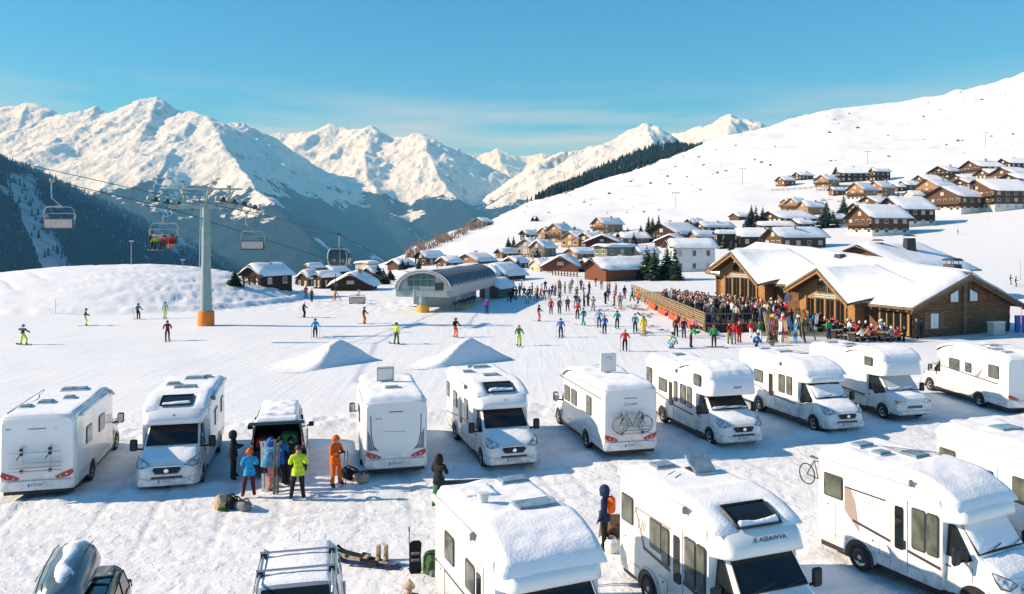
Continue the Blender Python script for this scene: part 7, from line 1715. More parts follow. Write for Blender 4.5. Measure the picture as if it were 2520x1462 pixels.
# gutter zone under the main eave: dark joist ends and icicle-like frozen edge
for t in np.arange(0.6, 25, 0.9):
    if not (6.2 < t < 12 or 17 < t < 24): lb(MB().prism([pt(t, 0.15, EAVE(t) - 0.42), pt(t + 0.16, 0.15, EAVE(t) - 0.42), pt(t + 0.16, 0.15, EAVE(t) - 0.22), pt(t, 0.15, EAVE(t) - 0.22)], E_ * 1.0), 'rafter_end', M_OLDB)
M_SIGN = mat('sign_board', (0.20, 0.21, 0.18), 0.6, noise=(3, 0.3))
def pavilion(t0, tl, tr, z0, zl, zr, zg, label_name, sback, seed):
    """cross gable: apex at t0, left eave tl (far), right eave tr (near)"""
    sf = -1.5; a0, a1, a2 = pt(t0, sf, z0), pt(tl, sf, zl), pt(tr, sf, zr)
    b0, b1, b2 = pt(t0, sback, z0 + 0.1), pt(tl, 1.2, zl), pt(tr - 3.4, 3.4, EAVE(tr - 3.4) + (RIDGE(tr - 3.4) - EAVE(tr - 3.4)) * 3.4 / 7.35 + 0.25)
    for nm, q in (('gable_roof', (a0, a2, b2, b0)), ('gable_roof', (a1, a0, b0, b1))):
        P = [[q[0].lerp(q[1], i / 9).lerp(q[3].lerp(q[2], i / 9), j / 11) for j in range(12)] for i in range(10)]
        dn = [[p - Vector((0, 0, 0.2)) for p in r_] for r_ in P]
        m = MB().grid(P); m.grid(dn); lb(m, nm, M_OLDB)
        snow_sheet([[q[0].lerp(q[1], i / 13).lerp(q[3].lerp(q[2], i / 13), j / 17) for j in range(18)] for i in range(14)], 0.40, seed + q[0].x)
    for p, q in ((a0, a1), (a0, a2)):
        for dz, off, m in ((0.06, -0.06, M_OLDB), (-0.20, 0.04, M_PINE)):
            lb(MB().prism([p + Vector((0, 0, dz)), q + Vector((0, 0, dz)), q + Vector((0, 0, dz - 0.24)), p + Vector((0, 0, dz - 0.24))], E_ * 0.08 + E_ * off * 0 - E_ * 0.0).__class__().prism([p - E_ * (0.09 - off) + Vector((0, 0, dz)), q - E_ * (0.09 - off) + Vector((0, 0, dz)), q - E_ * (0.09 - off) + Vector((0, 0, dz - 0.24)), p - E_ * (0.09 - off) + Vector((0, 0, dz - 0.24))], E_ * 0.08), 'barge_board', m)
    # front wall, set back under the roof
    sw = -0.2; k = 0.86
    w = [pt(t0 + (tl - t0) * k, sw, zg - 1.0), pt(t0 + (tr - t0) * k, sw, zg - 1.0), pt(t0 + (tr - t0) * k, sw, z0 + (zr - z0) * k - 0.30), pt(t0, sw, z0 - 0.32), pt(t0 + (tl - t0) * k, sw, z0 + (zl - z0) * k - 0.30)]
    fr = lb(MB().prism(w, E_ * 0.2), 'gable_front', M_PINE)
    for tt, zz in ((tl, zl), (tr, zr)):   # cheek walls
        q = [pt(t0 + (tt - t0) * k, sw, zg - 1), pt(t0 + (tt - t0) * k, 1.0, zg - 1), pt(t0 + (tt - t0) * k, 1.0, zz), pt(t0 + (tt - t0) * k, sw, zz)]; lb(MB().prism(q, D_ * 0.12), 'cheek_wall', M_PINE)
    zs = z0 + (max(zl, zr) - z0) * 0.95 - 0.55         # sign level
    lo, hi = t0 + (tr - t0) * 0.62, t0 + (tl - t0) * 0.62
    n = 4; wdt = (hi - lo) / n
    for i in range(n):      # tall glazing between posts
        x0, x1 = lo + wdt * i + 0.10, lo + wdt * (i + 1) - 0.10
        g = lb(MB().prism([pt(x0, sw, zg + 0.15), pt(x1, sw, zg + 0.15), pt(x1, sw, zs - 0.35), pt(x0, sw, zs - 0.35)], -E_ * 0.05), 'window', M_GLASS)
        q = [pt(x0, sw - 0.06, zg + 0.15), pt(x1, sw - 0.06, zg + 0.15), pt(x1, sw - 0.06, zs - 0.35), pt(x0, sw - 0.06, zs - 0.35)]; f = MB().path(q, 0.05, 4, closed=True).build('window_frame', M_PINE); f.parent = g
        f = MB().path([q[0].lerp(q[1], .5), q[3].lerp(q[2], .5)], 0.03, 4).build('glazing_bar', M_PINE); f.parent = g
    for i in range(n + 1): lb(MB().prism([pt(lo + wdt * i - 0.09, sw, zg - 0.2), pt(lo + wdt * i + 0.09, sw, zg - 0.2), pt(lo + wdt * i + 0.09, sw, zs), pt(lo + wdt * i - 0.09, sw, zs)], -E_ * 0.14), 'post', M_PINE)
    for (ta, tb) in ((t0 - 0.12, t0 - 1.15), (t0 + 0.12, t0 + 1.15)):   # upper lights under the ridge
        zt = lambda t: z0 + ((zr if t < t0 else zl) - z0) * (t - t0) / ((tr if t < t0 else tl) - t0) - 0.85
        if zt(tb) > zs + 0.30:
            g = lb(MB().prism([pt(ta, sw, zs + 0.28), pt(tb, sw, zs + 0.28), pt(tb, sw, zt(tb)), pt(ta, sw, zt(ta))], -E_ * 0.05), 'window', M_GLASS)
            f = MB().path([pt(ta, sw - .06, zs + 0.28), pt(tb, sw - .06, zs + 0.28), pt(tb, sw - .06, zt(tb)), pt(ta, sw - .06, zt(ta))], 0.045, 4, closed=True).build('window_frame', M_PINE); f.parent = g
    sg = lb(MB().prism([pt(t0 - 1.5, sw - 0.16, zs - 0.26), pt(t0 + 1.5, sw - 0.16, zs - 0.26), pt(t0 + 1.5, sw - 0.16, zs + 0.22), pt(t0 - 1.5, sw - 0.16, zs + 0.22)], -E_ * 0.07), 'sign_board', M_SIGN)
    rn = random.Random(seed)
    for row, zz in ((0, zs + 0.02), (1, zs - 0.18)):
        tcur = t0 + 1.25
        while tcur > t0 - 1.2:
            wl_ = rn.uniform(0.08, 0.2); f = MB().prism([pt(tcur, sw - 0.23, zz), pt(tcur - wl_, sw - 0.23, zz), pt(tcur - wl_, sw - 0.23, zz + 0.11), pt(tcur, sw - 0.23, zz + 0.11)], -E_ * 0.012).build('sign_mark', M_WFRAME); f.parent = sg; tcur -= wl_ + 0.07
    lb(MB().lathe([(0.001, 0), (0.10, 0.0), (0.12, 0.06), (0.08, 0.14), (0.001, 0.16)], pt(t0, -1.0, z0 - 1.1), n=10), 'porch_lamp', M_WFRAME)
pavilion(20.5, 24.4, 16.5, 6.87, 4.85, 3.72, 0.75, 'A', 6.6, 1)
pavilion(8.8, 12.9, 5.3, 5.58, 3.50, 2.66, 0.10, 'B', 6.2, 2)
lb(MB().lathe([(0.001, 0), (0.30, 0), (0.30, 0.05), (0.001, 0.06)], (0, 0, 0), 'y', 18), 'round_plate', mat('plate_white2', (0.7, 0.68, 0.62), 0.5)).matrix_local = Matrix.Translation(pt(13.2, 0.85, 2.3) - lodge.location) @ Matrix.Rotation(R(-115), 4, 'Z')
lodge_plate = bpy.data.objects['round_plate']; lodge_plate.matrix_parent_inverse = Matrix.Identity(4)
lb(MB().prism([pt(14.6, 0.98, 2.1), pt(15.5, 0.98, 2.1), pt(15.5, 0.98, 2.75), pt(14.6, 0.98, 2.75)], -E_ * 0.05), 'blue_plaque', mat('plaque_blue', (0.03, 0.06, 0.14), 0.5))
# pine window bay under the near eave
by = lb(MB().prism([pt(0.95, 0.9, 0.2), pt(4.0, 0.9, 0.2), pt(4.0, 0.9, 2.35), pt(0.95, 0.9, 2.35)], -E_ * 0.12), 'window_bay', M_PINE)
for k in range(4):
    f = MB().prism([pt(1.15 + .7 * k, 0.78, 0.6), pt(1.7 + .7 * k, 0.78, 0.6), pt(1.7 + .7 * k, 0.78, 2.15), pt(1.15 + .7 * k, 0.78, 2.15)], -E_ * 0.03).build('pane', M_GLASS); f.parent = by
# chimneys
def chimney(t, s, z0, z1, w, hood=True):
    c = pt(t, s, 0); m = MB(); rings = []
    for z, k in ((z0, 1.0), (z1, 0.72)): rings.append([Vector((c.x, c.y, z)) + D_ * a * w * k + E_ * b * w * k for a, b in ((-1, -1), (1, -1), (1, 1), (-1, 1))])
    ch = lb(m.loft(rings), 'chimney', M_SLATE)
    if hood:
        h = MB().loft([[Vector((c.x, c.y, z1 + dz)) + D_ * a * k + E_ * b * w * 0.85 for b, a in ((-1, -1), (1, -1), (1, 1), (-1, 1))] for dz, k in ((0.32, w * 0.95), (0.45, w * 0.8), (0.55, w * 0.4))]); h.mi = 0
        for a, b in ((-1, -1), (1, -1), (1, 1), (-1, 1)): p = Vector((c.x, c.y, z1)) + D_ * a * w * 0.5 + E_ * b * w * 0.5; h.tube(p, p + Vector((0, 0, 0.34)), 0.03, n=5)
        f = h.build('chimney_hood', M_SLATE); f.parent = ch
chimney(3.2, 9.2, 4.3, 6.0, 0.72); chimney(12.9, 5.8, 5.4, 6.75, 0.50, False)
# low lodge behind, seen as a dome of snow with two chimneys
bk = at(2190, 640, 112); bl = house((bk.x, bk.y, 0), R(-58), 15, 13, 7.6, 'brown', None, 'back lodge shown only as a rounded snow roof with two chimneys behind the restaurant', seed=77, balcony=False, chimney=False, wins=False, rise_k=0.34, name='lodge')
for px, y1, y0, w in ((2160, 597, 640, 0.7), (2238, 586, 640, 0.75)):
    p = at(px, y0, 110); q = at(px, y1, 110); m = MB(); m.loft([[(p.x + a * w * k, p.y + b * w * k, z) for a, b in ((-1, -1), (1, -1), (1, 1), (-1, 1))] for z, k in ((p.z - 2, 1.1), (q.z, 0.75))]); m.loft([[(p.x + a * w * k, p.y + b * w * k, q.z + dz) for a, b in ((-1, -1), (1, -1), (1, 1), (-1, 1))] for dz, k in ((0.25, 1.0), (0.45, 0.5))])
    o = m.build('chimney', M_SLATE); o.parent = bl; o.matrix_parent_inverse = bl.matrix_world.inverted() if False else (Matrix.Translation(bl.location) @ Matrix.Rotation(bl.rotation_euler.z, 4, 'Z')).inverted()

# ------------------------------------------------------------------ terrace with its railing, netting and crowd
ZD = 0.70; RA, RB = Vector((17.1, 70.6, 0)), Vector((16.7, 111, 0))
dk = [(17.1, 70.6), (21.6, 71.2), (26.0, 74.2), (26.5, 82), (23.0, 92), (25, 112), (16.7, 111)]
terr = empty('terrace', (17, 72, 0)); tag(terr, 'raised wooden sun terrace with a board railing facing the piste', 'terrace'); TI = Matrix.Translation((-17, -72, 0))
def tb(mb, name, m, smooth=None): o = mb.build(name, m, None, smooth); o.parent = terr; o.matrix_parent_inverse = TI; return o
M_DECK = mat('deck_boards', (0.28, 0.22, 0.15), 0.8, noise=(2, 0.3), stretch=(1, 8, 1)); M_RAIL = mat('railing_wood', (0.27, 0.20, 0.115), 0.75, noise=(3, 0.35))
tb(MB().prism([(x, y, ZD - 0.18) for x, y in dk], (0, 0, 0.18)), 'deck', M_DECK)
nr = 21
for i in range(nr):
    p = RA.lerp(RB, i / (nr - 1)); tb(MB().box(p.x - 0.06, p.x + 0.06, p.y - 0.06, p.y + 0.06, -0.1, ZD + 1.08), 'railing_post', M_RAIL)
    if i % 2 == 0: tb(MB().box(p.x + 0.25, p.x + 0.55, p.y - 0.15, p.y + 0.15, -0.3, ZD - 0.18), 'deck_support', WD['grey'])
for z0, z1, w in ((0.98, 1.08, 0.09), (0.12, 0.26, 0.03), (0.32, 0.46, 0.03), (0.52, 0.66, 0.03), (0.72, 0.86, 0.03)):
    tb(MB().prism([RA + Vector((-w, 0, ZD + z0)), RB + Vector((-w, 0, ZD + z0)), RB + Vector((-w, 0, ZD + z1)), RA + Vector((-w, 0, ZD + z1))], (w * 1.4, 0, 0)), 'railing_board', M_RAIL)
tb(MB().prism([RA + Vector((-0.12, 0, ZD - 0.26)), RB + Vector((-0.12, 0, ZD - 0.26)), RB + Vector((-0.12, 0, ZD + 0.02)), RA + Vector((-0.12, 0, ZD + 0.02))], (0.1, 0, 0)), 'edge_beam', M_RAIL)
tb(MB().prism([(17.1, 70.5, ZD + 0.9), (21.6, 71.1, ZD + 0.9), (21.6, 71.1, ZD + 1.0), (17.1, 70.5, ZD + 1.0)], (0, 0.08, 0)), 'railing_board', WD['grey']); tb(MB().prism([(17.1, 70.55, -0.1), (21.6, 71.15, -0.1), (21.6, 71.15, ZD), (17.1, 70.55, ZD)], (0, 0.1, 0)), 'end_panel', WD['dark'])
# steps and stone apron to the plaza
pv = tag(MB().prism([(21.2, 68.4, -0.1), (30.5, 66.2, -0.1), (29.2, 71.0, -0.1), (26, 74.2, -0.1), (21.6, 71.2, -0.1)], (0, 0, 0.16)).build('plaza_paving', mat('plaza_stone', (0.20, 0.20, 0.15), 0.8, noise=(1.2, 0.3))), kind='structure')
# orange safety netting: posts and sagging mesh panels, all one fence
M_NET = mat('orange_net', (0.55, 0.085, 0.02), 0.7, noise=(6, 0.5))
nt = empty('safety_net', (16.2, 74, 0)); tag(nt, 'orange safety netting hung along the foot of the terrace', 'netting'); NI = Matrix.Translation((-16.2, -74, 0))
for i in range(13):
    y = 73 + 2.0 * i; o = MB().tube((16.3, y, -0.1), (16.3, y, 1.15), 0.035, n=6).build('net_post', M_NET); o.parent = nt; o.matrix_parent_inverse = NI
    if i < 12 and i % 3 != 2:
        Pn = [[Vector((16.3 - 0.12 * math.sin(math.pi * a / 5), y + 2.0 * a / 5, (0.05 if b == 0 else (0.86 - 0.24 * math.sin(math.pi * a / 5)) * b / 3))) for a in range(6)] for b in range(4)]
        m = MB().grid(Pn); m.grid([[p + Vector((0.02, 0, 0)) for p in r_] for r_ in Pn]); o = m.build('net_panel', M_NET); o.parent = nt; o.matrix_parent_inverse = NI

# people on the terrace and round the tables
rn = random.Random(21)
def inside(x, y, poly):
    c = False; j = len(poly) - 1
    for i in range(len(poly)):
        if (poly[i][1] > y) != (poly[j][1] > y) and x < (poly[j][0] - poly[i][0]) * (y - poly[i][1]) / (poly[j][1] - poly[i][1]) + poly[i][0]: c = not c
        j = i
    return c
JK = ['black'] * 12 + ['white', 'red', 'light blue', 'grey'] + ['navy', 'grey', 'grey', 'brown', 'white', 'red', 'salmon', 'tan', 'maroon', 'dark red', 'white']
done = []
while len(done) < 165:
    x, y = rn.uniform(17.4, 26), rn.uniform(71, 110)
    if y > 95 and rn.random() < 0.35: continue
    if not inside(x, y, dk) or any((x - a) ** 2 + (y - b) ** 2 < 0.30 for a, b in done) or (C1.lerp(C1, 0) - Vector((x, y, 0))).dot(E_) < 1.0: continue
    done.append((x, y)); j = rn.choice(JK); hc = rn.choice(['black', 'white', 'grey', 'tan', 'white', 'brown', 'pink']); hk = rn.choice(['hair', 'hair', 'bobble_hat', 'helmet']); hc_ = 'hair' if hk == 'hair' else hc + ' ' + hk.replace('_', ' ')
    person((x, y, ZD), rn.uniform(0, 6.3), rn.choice(['stand', 'hold', 'hold', 'stand', 'raise' if rn.random() < 0.2 else 'stand']), j, (tq := rn.choice(['black', 'black', 'navy', 'grey'])), 'person in %s jacket, %s trousers and %s in the packed terrace crowd' % (j, tq, 'bare hair' if hk == 'hair' else hc_), hat=(hk, hc), h=rn.uniform(1.6, 1.85), group='packed crowd on the terrace')
# tables and benches before the near facade, with seated guests
M_TBL = mat('table_top', (0.30, 0.22, 0.13), 0.7, noise=(3, 0.3)); tdone = []
for k in range(7):
    t, s = 0.6 + 1.9 * (k % 5) + (0.8 if k >= 5 else 0), (-2.0 if k < 5 else -4.4); p = pt(t, s, 0); o = empty('beer_table', p, math.atan2(E_.y, E_.x)); tag(o, '%s beer table counted from the log gable corner, %s row' % (('first', 'second', 'third', 'fourth', 'fifth', 'first', 'second')[k], 'facade side' if k < 5 else 'outer'), 'table', 'beer tables before the restaurant')
    MB().box(-1.1, 1.1, -0.35, 0.35, 0.72, 0.76).build('table_top', M_TBL, o)
    for sx in (-0.85, 0.85): MB().box(sx - 0.03, sx + 0.03, -0.3, 0.3, 0, 0.72).build('leg', M_BLACK, o)
    for sy in (-0.72, 0.72):
        b = empty('bench', p + Vector((-E_.y, E_.x, 0)) * sy, o.rotation_euler.z); tag(b, 'narrow bench on the %s side of the %s %s row beer table' % ('far' if sy > 0 else 'near', ('first', 'second', 'third', 'fourth', 'fifth', 'first', 'second')[k], 'facade side' if k < 5 else 'outer'), 'bench', 'benches at the beer tables'); MB().box(-1.1, 1.1, -0.13, 0.13, 0.41, 0.45).build('seat', M_TBL, b)
        for sx in (-0.8, 0.8): MB().box(sx - 0.03, sx + 0.03, -0.11, 0.11, 0, 0.41).build('leg', M_BLACK, b)
        for q in range(3):
            if rn.random() < 0.85:
                w = p + Vector((-E_.y, E_.x, 0)) * sy + E_ * (-0.75 + 0.75 * q); j = rn.choice(['black', 'black', 'red', 'navy', 'salmon', 'white', 'brown', 'grey', 'red', 'black']); hk = rn.choice(['hair', 'helmet', 'bobble_hat'])
                hc = rn.choice(['black', 'white', 'red']); person(w, o.rotation_euler.z + (0 if sy > 0 else math.pi), 'sit', j, rn.choice(['black', 'navy', 'grey']), 'guest in %s jacket%s seated at the tables before the restaurant' % (j, '' if hk == 'hair' else ' and %s %s' % (hc, hk.replace('_', ' '))), hat=(hk, hc), group='guests at the restaurant tables')
for (x, y, j, tr, ps, lab, hat) in [(1925, 822, 'salmon', 'grey', 'stand', 'person in salmon jacket standing by the entrance gable', ('helmet', 'white')), (1948, 806, 'red', 'red', 'stand', 'person all in bright red by the ski rack', ('bobble_hat', 'black')), (1960, 800, 'pink', 'black', 'stand', 'person in pink jacket near the red one by the ski rack', ('helmet', 'white')),
                                    (1986, 812, 'red', 'black', 'reach', 'person in red jacket bending beside the blue-jacketed guest', ('hair', 'black')), (2002, 818, 'cyan', 'black', 'hold', 'person in bright blue jacket in front of the entrance gable', ('helmet', 'black')), (2020, 812, 'dark red', 'black', 'stand', 'person in dark red jacket right of the bright blue one', ('hair', 'black')),
                                    (2145, 838, 'red', 'red', 'crouch', 'person in scarlet jacket stooping at the tables', ('hair', 'black')), (2168, 836, 'white', 'white', 'raise', 'person in white with a raised arm at the tables', ('helmet', 'white')), (2090, 838, 'white', 'grey', 'hold', 'person in white jacket with back to the car park', ('hair', 'black')), (2040, 836, 'green', 'navy', 'stand', 'person in green and blue at the near table end', ('hair', 'black')),
                                    (2255, 835, 'black', 'black', 'stand', 'person all in black at the corner of the log gable', ('helmet', 'grey')), (2268, 834, 'navy', 'black', 'stand', 'person in dark blue next to the corner of the log gable', ('helmet', 'black')), (1838, 790, 'red', 'black', 'stand', 'person in red at the terrace steps', ('hair', 'black')), (1850, 792, 'black', 'black', 'stand', 'person in black at the terrace steps', ('helmet', 'white')), (1862, 794, 'black', 'grey', 'hold', 'person in black and grey on the plaza', ('hair', 'black')), (1880, 788, 'brown', 'tan', 'stand', 'person in brown on the plaza', ('hair', 'black')), (1897, 786, 'black', 'black', 'hold', 'person in black before the blue plaque', ('hair', 'black')), (1872, 776, 'white', 'grey', 'stand', 'person in white on the plaza before the dark wall', ('hair', 'black'))]:
    p = gp(x, y); person(p, rn.uniform(0, 6), ps, j, tr, lab, hat=hat, group='guests at the restaurant tables')

# skis leaning in the racks
PAIRC = ['grey', 'white', 'tan', 'black', 'yellow', 'red', 'light blue', 'white', 'tan']
def pair_mesh(c, k):
    m = MB()
    for s in (-1, 1): m.loft([[(s * 0.06 - 0.045, y0, z), (s * 0.06 + 0.045, y0, z), (s * 0.06 + 0.045, y0 + 0.02, z), (s * 0.06 - 0.045, y0 + 0.02, z)] for y0, z in ((0, 0), (0, 1.45), (-0.03, 1.6), (-0.10, 1.70))])
    m.mi = 1
    for s in (-1, 1): m.box(s * 0.06 - 0.035, s * 0.06 + 0.035, -0.07, 0.0, 0.62, 0.86)
    return m.mesh('pair_of_skis', [CM(c), M_BLACK])
PM = {c: pair_mesh(c, 0) for c in set(PAIRC)}
for k in range(64):
    x, y = rn.uniform(1885, 2012), rn.uniform(806, 851)
    if k < 16: x, y = rn.uniform(1890, 1925), rn.uniform(796, 826)
    p = gp(x, y); c = rn.choice(PAIRC); o = link('pair_of_skis', PM[c], None, p); o.rotation_euler = (rn.uniform(-0.30, -0.12), rn.uniform(-0.25, 0.25), rn.uniform(-0.9, 0.9)); o.scale = (1.2, 1, rn.uniform(0.95, 1.15))
    tag(o, 'pair of %s skis stuck upright in the snow before the restaurant' % c, 'skis', 'skis parked before the restaurant')
for k in range(34):     # skis and boards lying on the snow
    x, y = (rn.uniform(1490, 1600), rn.uniform(752, 782)) if k < 18 else (rn.uniform(1590, 1860), rn.uniform(800, 838))
    p = on_ground(x, y); c = rn.choice(PAIRC); o = link('pair_of_skis', PM[c], None, p + Vector((0, 0, 0.10))); o.rotation_euler = (R(-88), rn.uniform(-0.1, 0.1), rn.uniform(0, 6.3)); tag(o, 'pair of %s skis lying on the snow near the terrace' % c, 'skis', 'skis lying near the terrace')
# boulder capped with snow by the steps, utility box, marker cone and poles
bo = empty('stone_block', gp(1826, 790)); tag(bo, 'grey boulder capped with snow at the end of the terrace', 'boulder'); q = link('stone', ROCK, bo, (0, 0, 0.45)); q.scale = (1.0, 0.7, 0.85); q.material_slots[0].link = 'OBJECT'; q.material_slots[0].material = WD['stone']; q = link('snow_cap', ROCK, bo, (-0.3, -0.1, 0.75)); q.scale = (0.85, 0.6, 0.6); q.material_slots[0].link = 'OBJECT'; q.material_slots[0].material = M_SNOW
ub = empty('utility_box', pt(-0.9, 9.2, 0), math.atan2(E_.y, E_.x)); tag(ub, 'pale grey utility cabinet in front of the log gable', 'cabinet'); MB().box(-0.75, 0.75, -0.3, 0.3, 0.0, 1.15, 0.02).build('cabinet', mat('cabinet_grey', (0.42, 0.45, 0.42), 0.5), ub); MB().box(-0.68, 0.68, -0.32, -0.29, 0.08, 1.05, 0.01).build('door', mat('cabinet_door', (0.40, 0.43, 0.40), 0.5), ub); MB().box(-0.8, 0.8, -0.35, 0.35, 1.15, 1.22, 0.02).build('snow_cover', M_SNOW, ub)
um = gp(2326, 826); u = empty('folded_parasol', um); tag(u, 'folded orange parasol standing before the log gable', 'parasol'); MB().tube((0, 0, 0), (0, 0, 2.0), 0.03, n=6).build('pole', M_BLACK, u); MB().lathe([(0.06, 0.5), (0.17, 0.6), (0.14, 1.1), (0.08, 1.6), (0.02, 1.95)], n=8).build('canopy', M_NET, u, 40)


# ------------------------------------------------------------------ chairlift
M_GALV = mat('galvanised_steel', (0.26, 0.34, 0.33), 0.5, metal=0.2, noise=(1.5, 0.12))
M_DKST = mat('dark_steel', (0.05, 0.06, 0.06), 0.5, metal=0.3)
M_ORANGE = mat('orange_pad', (0.72, 0.20, 0.02), 0.7, noise=(4, 0.15), bump=(4, 0.4, 0.03))
M_SEAT = mat('chair_shell', (0.50, 0.42, 0.38), 0.6, noise=(3, 0.15))
pb = gp(507, 803); PX, PY = pb.x, pb.y
py_ = empty('lift_pylon', (PX, PY, 0)); tag(py_, 'tall grey-green chairlift pylon with an orange padded foot on the piste', 'lift pylon')
sh_ = MB(); sh_.lathe([(0.62, -0.3), (0.60, 1.2), (0.56, 1.45), (0.40, 7.0), (0.36, 11.4)], n=24); sh_.build('shaft', M_GALV, py_, 40)
MB().lathe([(0.74, -0.3), (0.76, 0.05), (0.75, 1.38), (0.70, 1.45), (0.60, 1.46)], n=28).build('orange_pad', M_ORANGE, py_, 40)
ld = MB()
for sx in (-0.16, 0.16): ld.tube((-0.30 + sx, -0.66, 1.5), (-0.16 + sx, -0.50, 11.6), 0.022, n=5)
for k in range(34): z = 1.6 + 0.3 * k; a = (z - 1.5) / 10.1; ld.tube((-0.46 + 0.14 * a, -0.66 + 0.16 * a, z), (-0.14 + 0.14 * a, -0.66 + 0.16 * a, z), 0.014, n=4)
ld.build('ladder', M_CHROME, py_)
ca_ = MB(); ca_.box(-3.4, 3.4, -0.22, 0.22, 11.15, 11.55, 0.05); ca_.build('crossarm', M_GALV, py_)
fr_ = MB()
for y in (-0.5, 0.5):
    fr_.tube((-3.3, y, 13.0), (3.3, y, 13.0), 0.07, n=6)
    for x in (-2.5, 2.5): fr_.tube((x * 0.75, 0, 11.5), (x, y, 13.0), 0.10, n=6)
    fr_.tube((0, 0, 11.4), (0, y, 13.0), 0.08, n=6)
for x in (-3.3, -1.6, 0, 1.6, 3.3): fr_.tube((x, -0.5, 13.0), (x, 0.5, 13.0), 0.05, n=5)
for x in (-0.2, 2.2): fr_.box(x - 0.12, x + 0.12, -0.2, 0.2, 13.0, 13.35)
fr_.build('work_frame', M_GALV, py_)
gd = Vector((0.55, 0.835, 0)).normalized()      # rope direction at the pylon, uphill to downhill
for sx in (-1, 1):
    c = Vector((sx * 3.15, 0, 11.6)); w_ = MB()
    w_.path([c - gd * 2.6 + Vector((0, 0, 0.35 if sx < 0 else 0.3)), c, c + gd * 2.6 + Vector((0, 0, -0.55))], 0.10, 6)
    w_.path([c - gd * 2.6 + Vector((0, -0.5, -0.25)), c + Vector((0, -0.5, -0.55)), c + gd * 2.6 + Vector((0, -0.5, -1.15))], 0.035, 5)
    for k in range(6): p = c + gd * (-2.4 + 0.96 * k); w_.tube(p + Vector((0, 0, -0.1)), p + Vector((0, -0.5, -0.55 - 0.05 * k)), 0.025, n=4)
    bt = w_.build('sheave_beam', M_DKST, py_)
    for k in range(9):
        s = -2.4 + 0.6 * k; z = 0.12 - (0.13 * s if s < 0 else 0.21 * s); p = c + gd * s + Vector((0, 0, z)); n = gd.cross(Vector((0, 0, 1)))
        m = MB().tube(p - n * 0.09, p + n * 0.09, 0.24, n=12); m.tube(p - n * 0.11, p + n * 0.11, 0.08, n=8); m.build('sheave', M_DKST if k % 2 else M_GALV, bt)
    MB().path([c + Vector((0, 0, 0)), c + Vector((sx * 0.2, 0, -0.5)), c + Vector((sx * 0.05, 0, -1.0))], 0.06, 5).build('rope_catcher', M_CHROME, py_)
TOPL = at(413, 512, PY - 1.5); TOPR = at(603, 518, PY + 1.5)


def rope(pts, r, label, sag=0.0):
    out = []
    for a, b in zip(pts[:-1], pts[1:]):
        for k in range(14): t = k / 14; p = a.lerp(b, t); p.z -= sag * 4 * t * (1 - t); out.append(p)
    out.append(pts[-1]); tag(MB().path(out, r, 5).build('lift_rope', M_DKST), label, 'cable')


LA, LM, LB = at(-260, 372, 46), at(128, 444, 63), at(1015, 706, 96)
rope([LA, LM, TOPL, LB], 0.035, 'near haul rope of the chairlift passing the left arm of the pylon')
RA_, RM, GT, RB_ = at(-200, 345, 60), at(346, 468, 76), at(836, 577, 96), at(1068, 706, 100)
rope([RA_, RM, TOPR, GT, RB_], 0.035, 'far haul rope of the chairlift passing the right arm of the pylon')
tag(MB().path([at(-200, 405, 60), at(120, 455, 70), at(410, 500, PY)], 0.018, 4).build('signal_cable', M_DKST), 'thin signal cable below the chairlift ropes, left of the pylon', 'cable')


def chair(top, seat_c, w, label, tilt=0.0, people=0, seat_m=M_SEAT):
    """chair seen from behind: hanger from top to a frame round the bench"""
    rt = empty('lift_chair', seat_c, tilt); tag(rt, label, 'lift chair', 'chairs of the chairlift'); h = top.z - seat_c.z; q = Matrix.Rotation(-tilt, 3, 'Z') @ Vector((top.x - seat_c.x, top.y - seat_c.y, 0))
    hw = w / 2; zt = min(1.35, h * 0.55)
    hg = MB(); hg.path([(q.x, q.y, h), (q.x - 0.05, q.y, h - 0.5), (q.x - 0.02, q.y * 0.6, zt + 0.7), (0.15, 0, zt + 0.12), (0.3, 0, zt)], 0.055, 6); hg.box(q.x - 0.16, q.x + 0.16, q.y - 0.14, q.y + 0.14, h - 0.12, h + 0.12, 0.03); hg.build('hanger', M_GALV, rt, 50)
    MB().box(-0.2, 0.35, -0.12, 0.12, zt - 0.09, zt + 0.09, 0.03).build('hanger_head', M_GALV, rt)
    fr = MB(); fr.path([(-hw, 0.1, -0.05), (-hw - 0.02, 0.1, zt * 0.75), (-hw + 0.15, 0.05, zt - 0.05), (-hw + 0.4, 0, zt), (hw - 0.4, 0, zt), (hw - 0.15, 0.05, zt - 0.05), (hw + 0.02, 0.1, zt * 0.75), (hw, 0.1, -0.05)], 0.045, 6); fr.build('frame', M_GALV, rt, 50)
    sb = MB(); sb.path([(-hw + 0.05, 0.2, 0.1), (-hw, 0.4, zt * 0.55), (-hw + 0.3, 0.45, zt * 0.62), (hw - 0.3, 0.45, zt * 0.62), (hw, 0.4, zt * 0.55), (hw - 0.05, 0.2, 0.1)], 0.03, 6); sb.build('safety_bar', M_GALV, rt, 50)
    MB().box(-hw + 0.06, hw - 0.06, -0.06, 0.02, -0.32, 0.38, 0.03).build('backrest', seat_m, rt)
    MB().box(-hw + 0.02, hw - 0.02, -0.08, 0.50, -0.42, -0.32, 0.03).build('seat', M_DKST, rt)
    MB().tube((-hw, -0.05, 0.42), (hw, -0.05, 0.42), 0.03, n=6).build('back_rail', M_DKST, rt)
    for sx in (-1, 1): MB().box(*sorted((sx * hw, sx * (hw - 0.07))), -0.08, 0.40, -0.40, 0.30, 0.02).build('armrest', M_DKST, rt)
    return rt


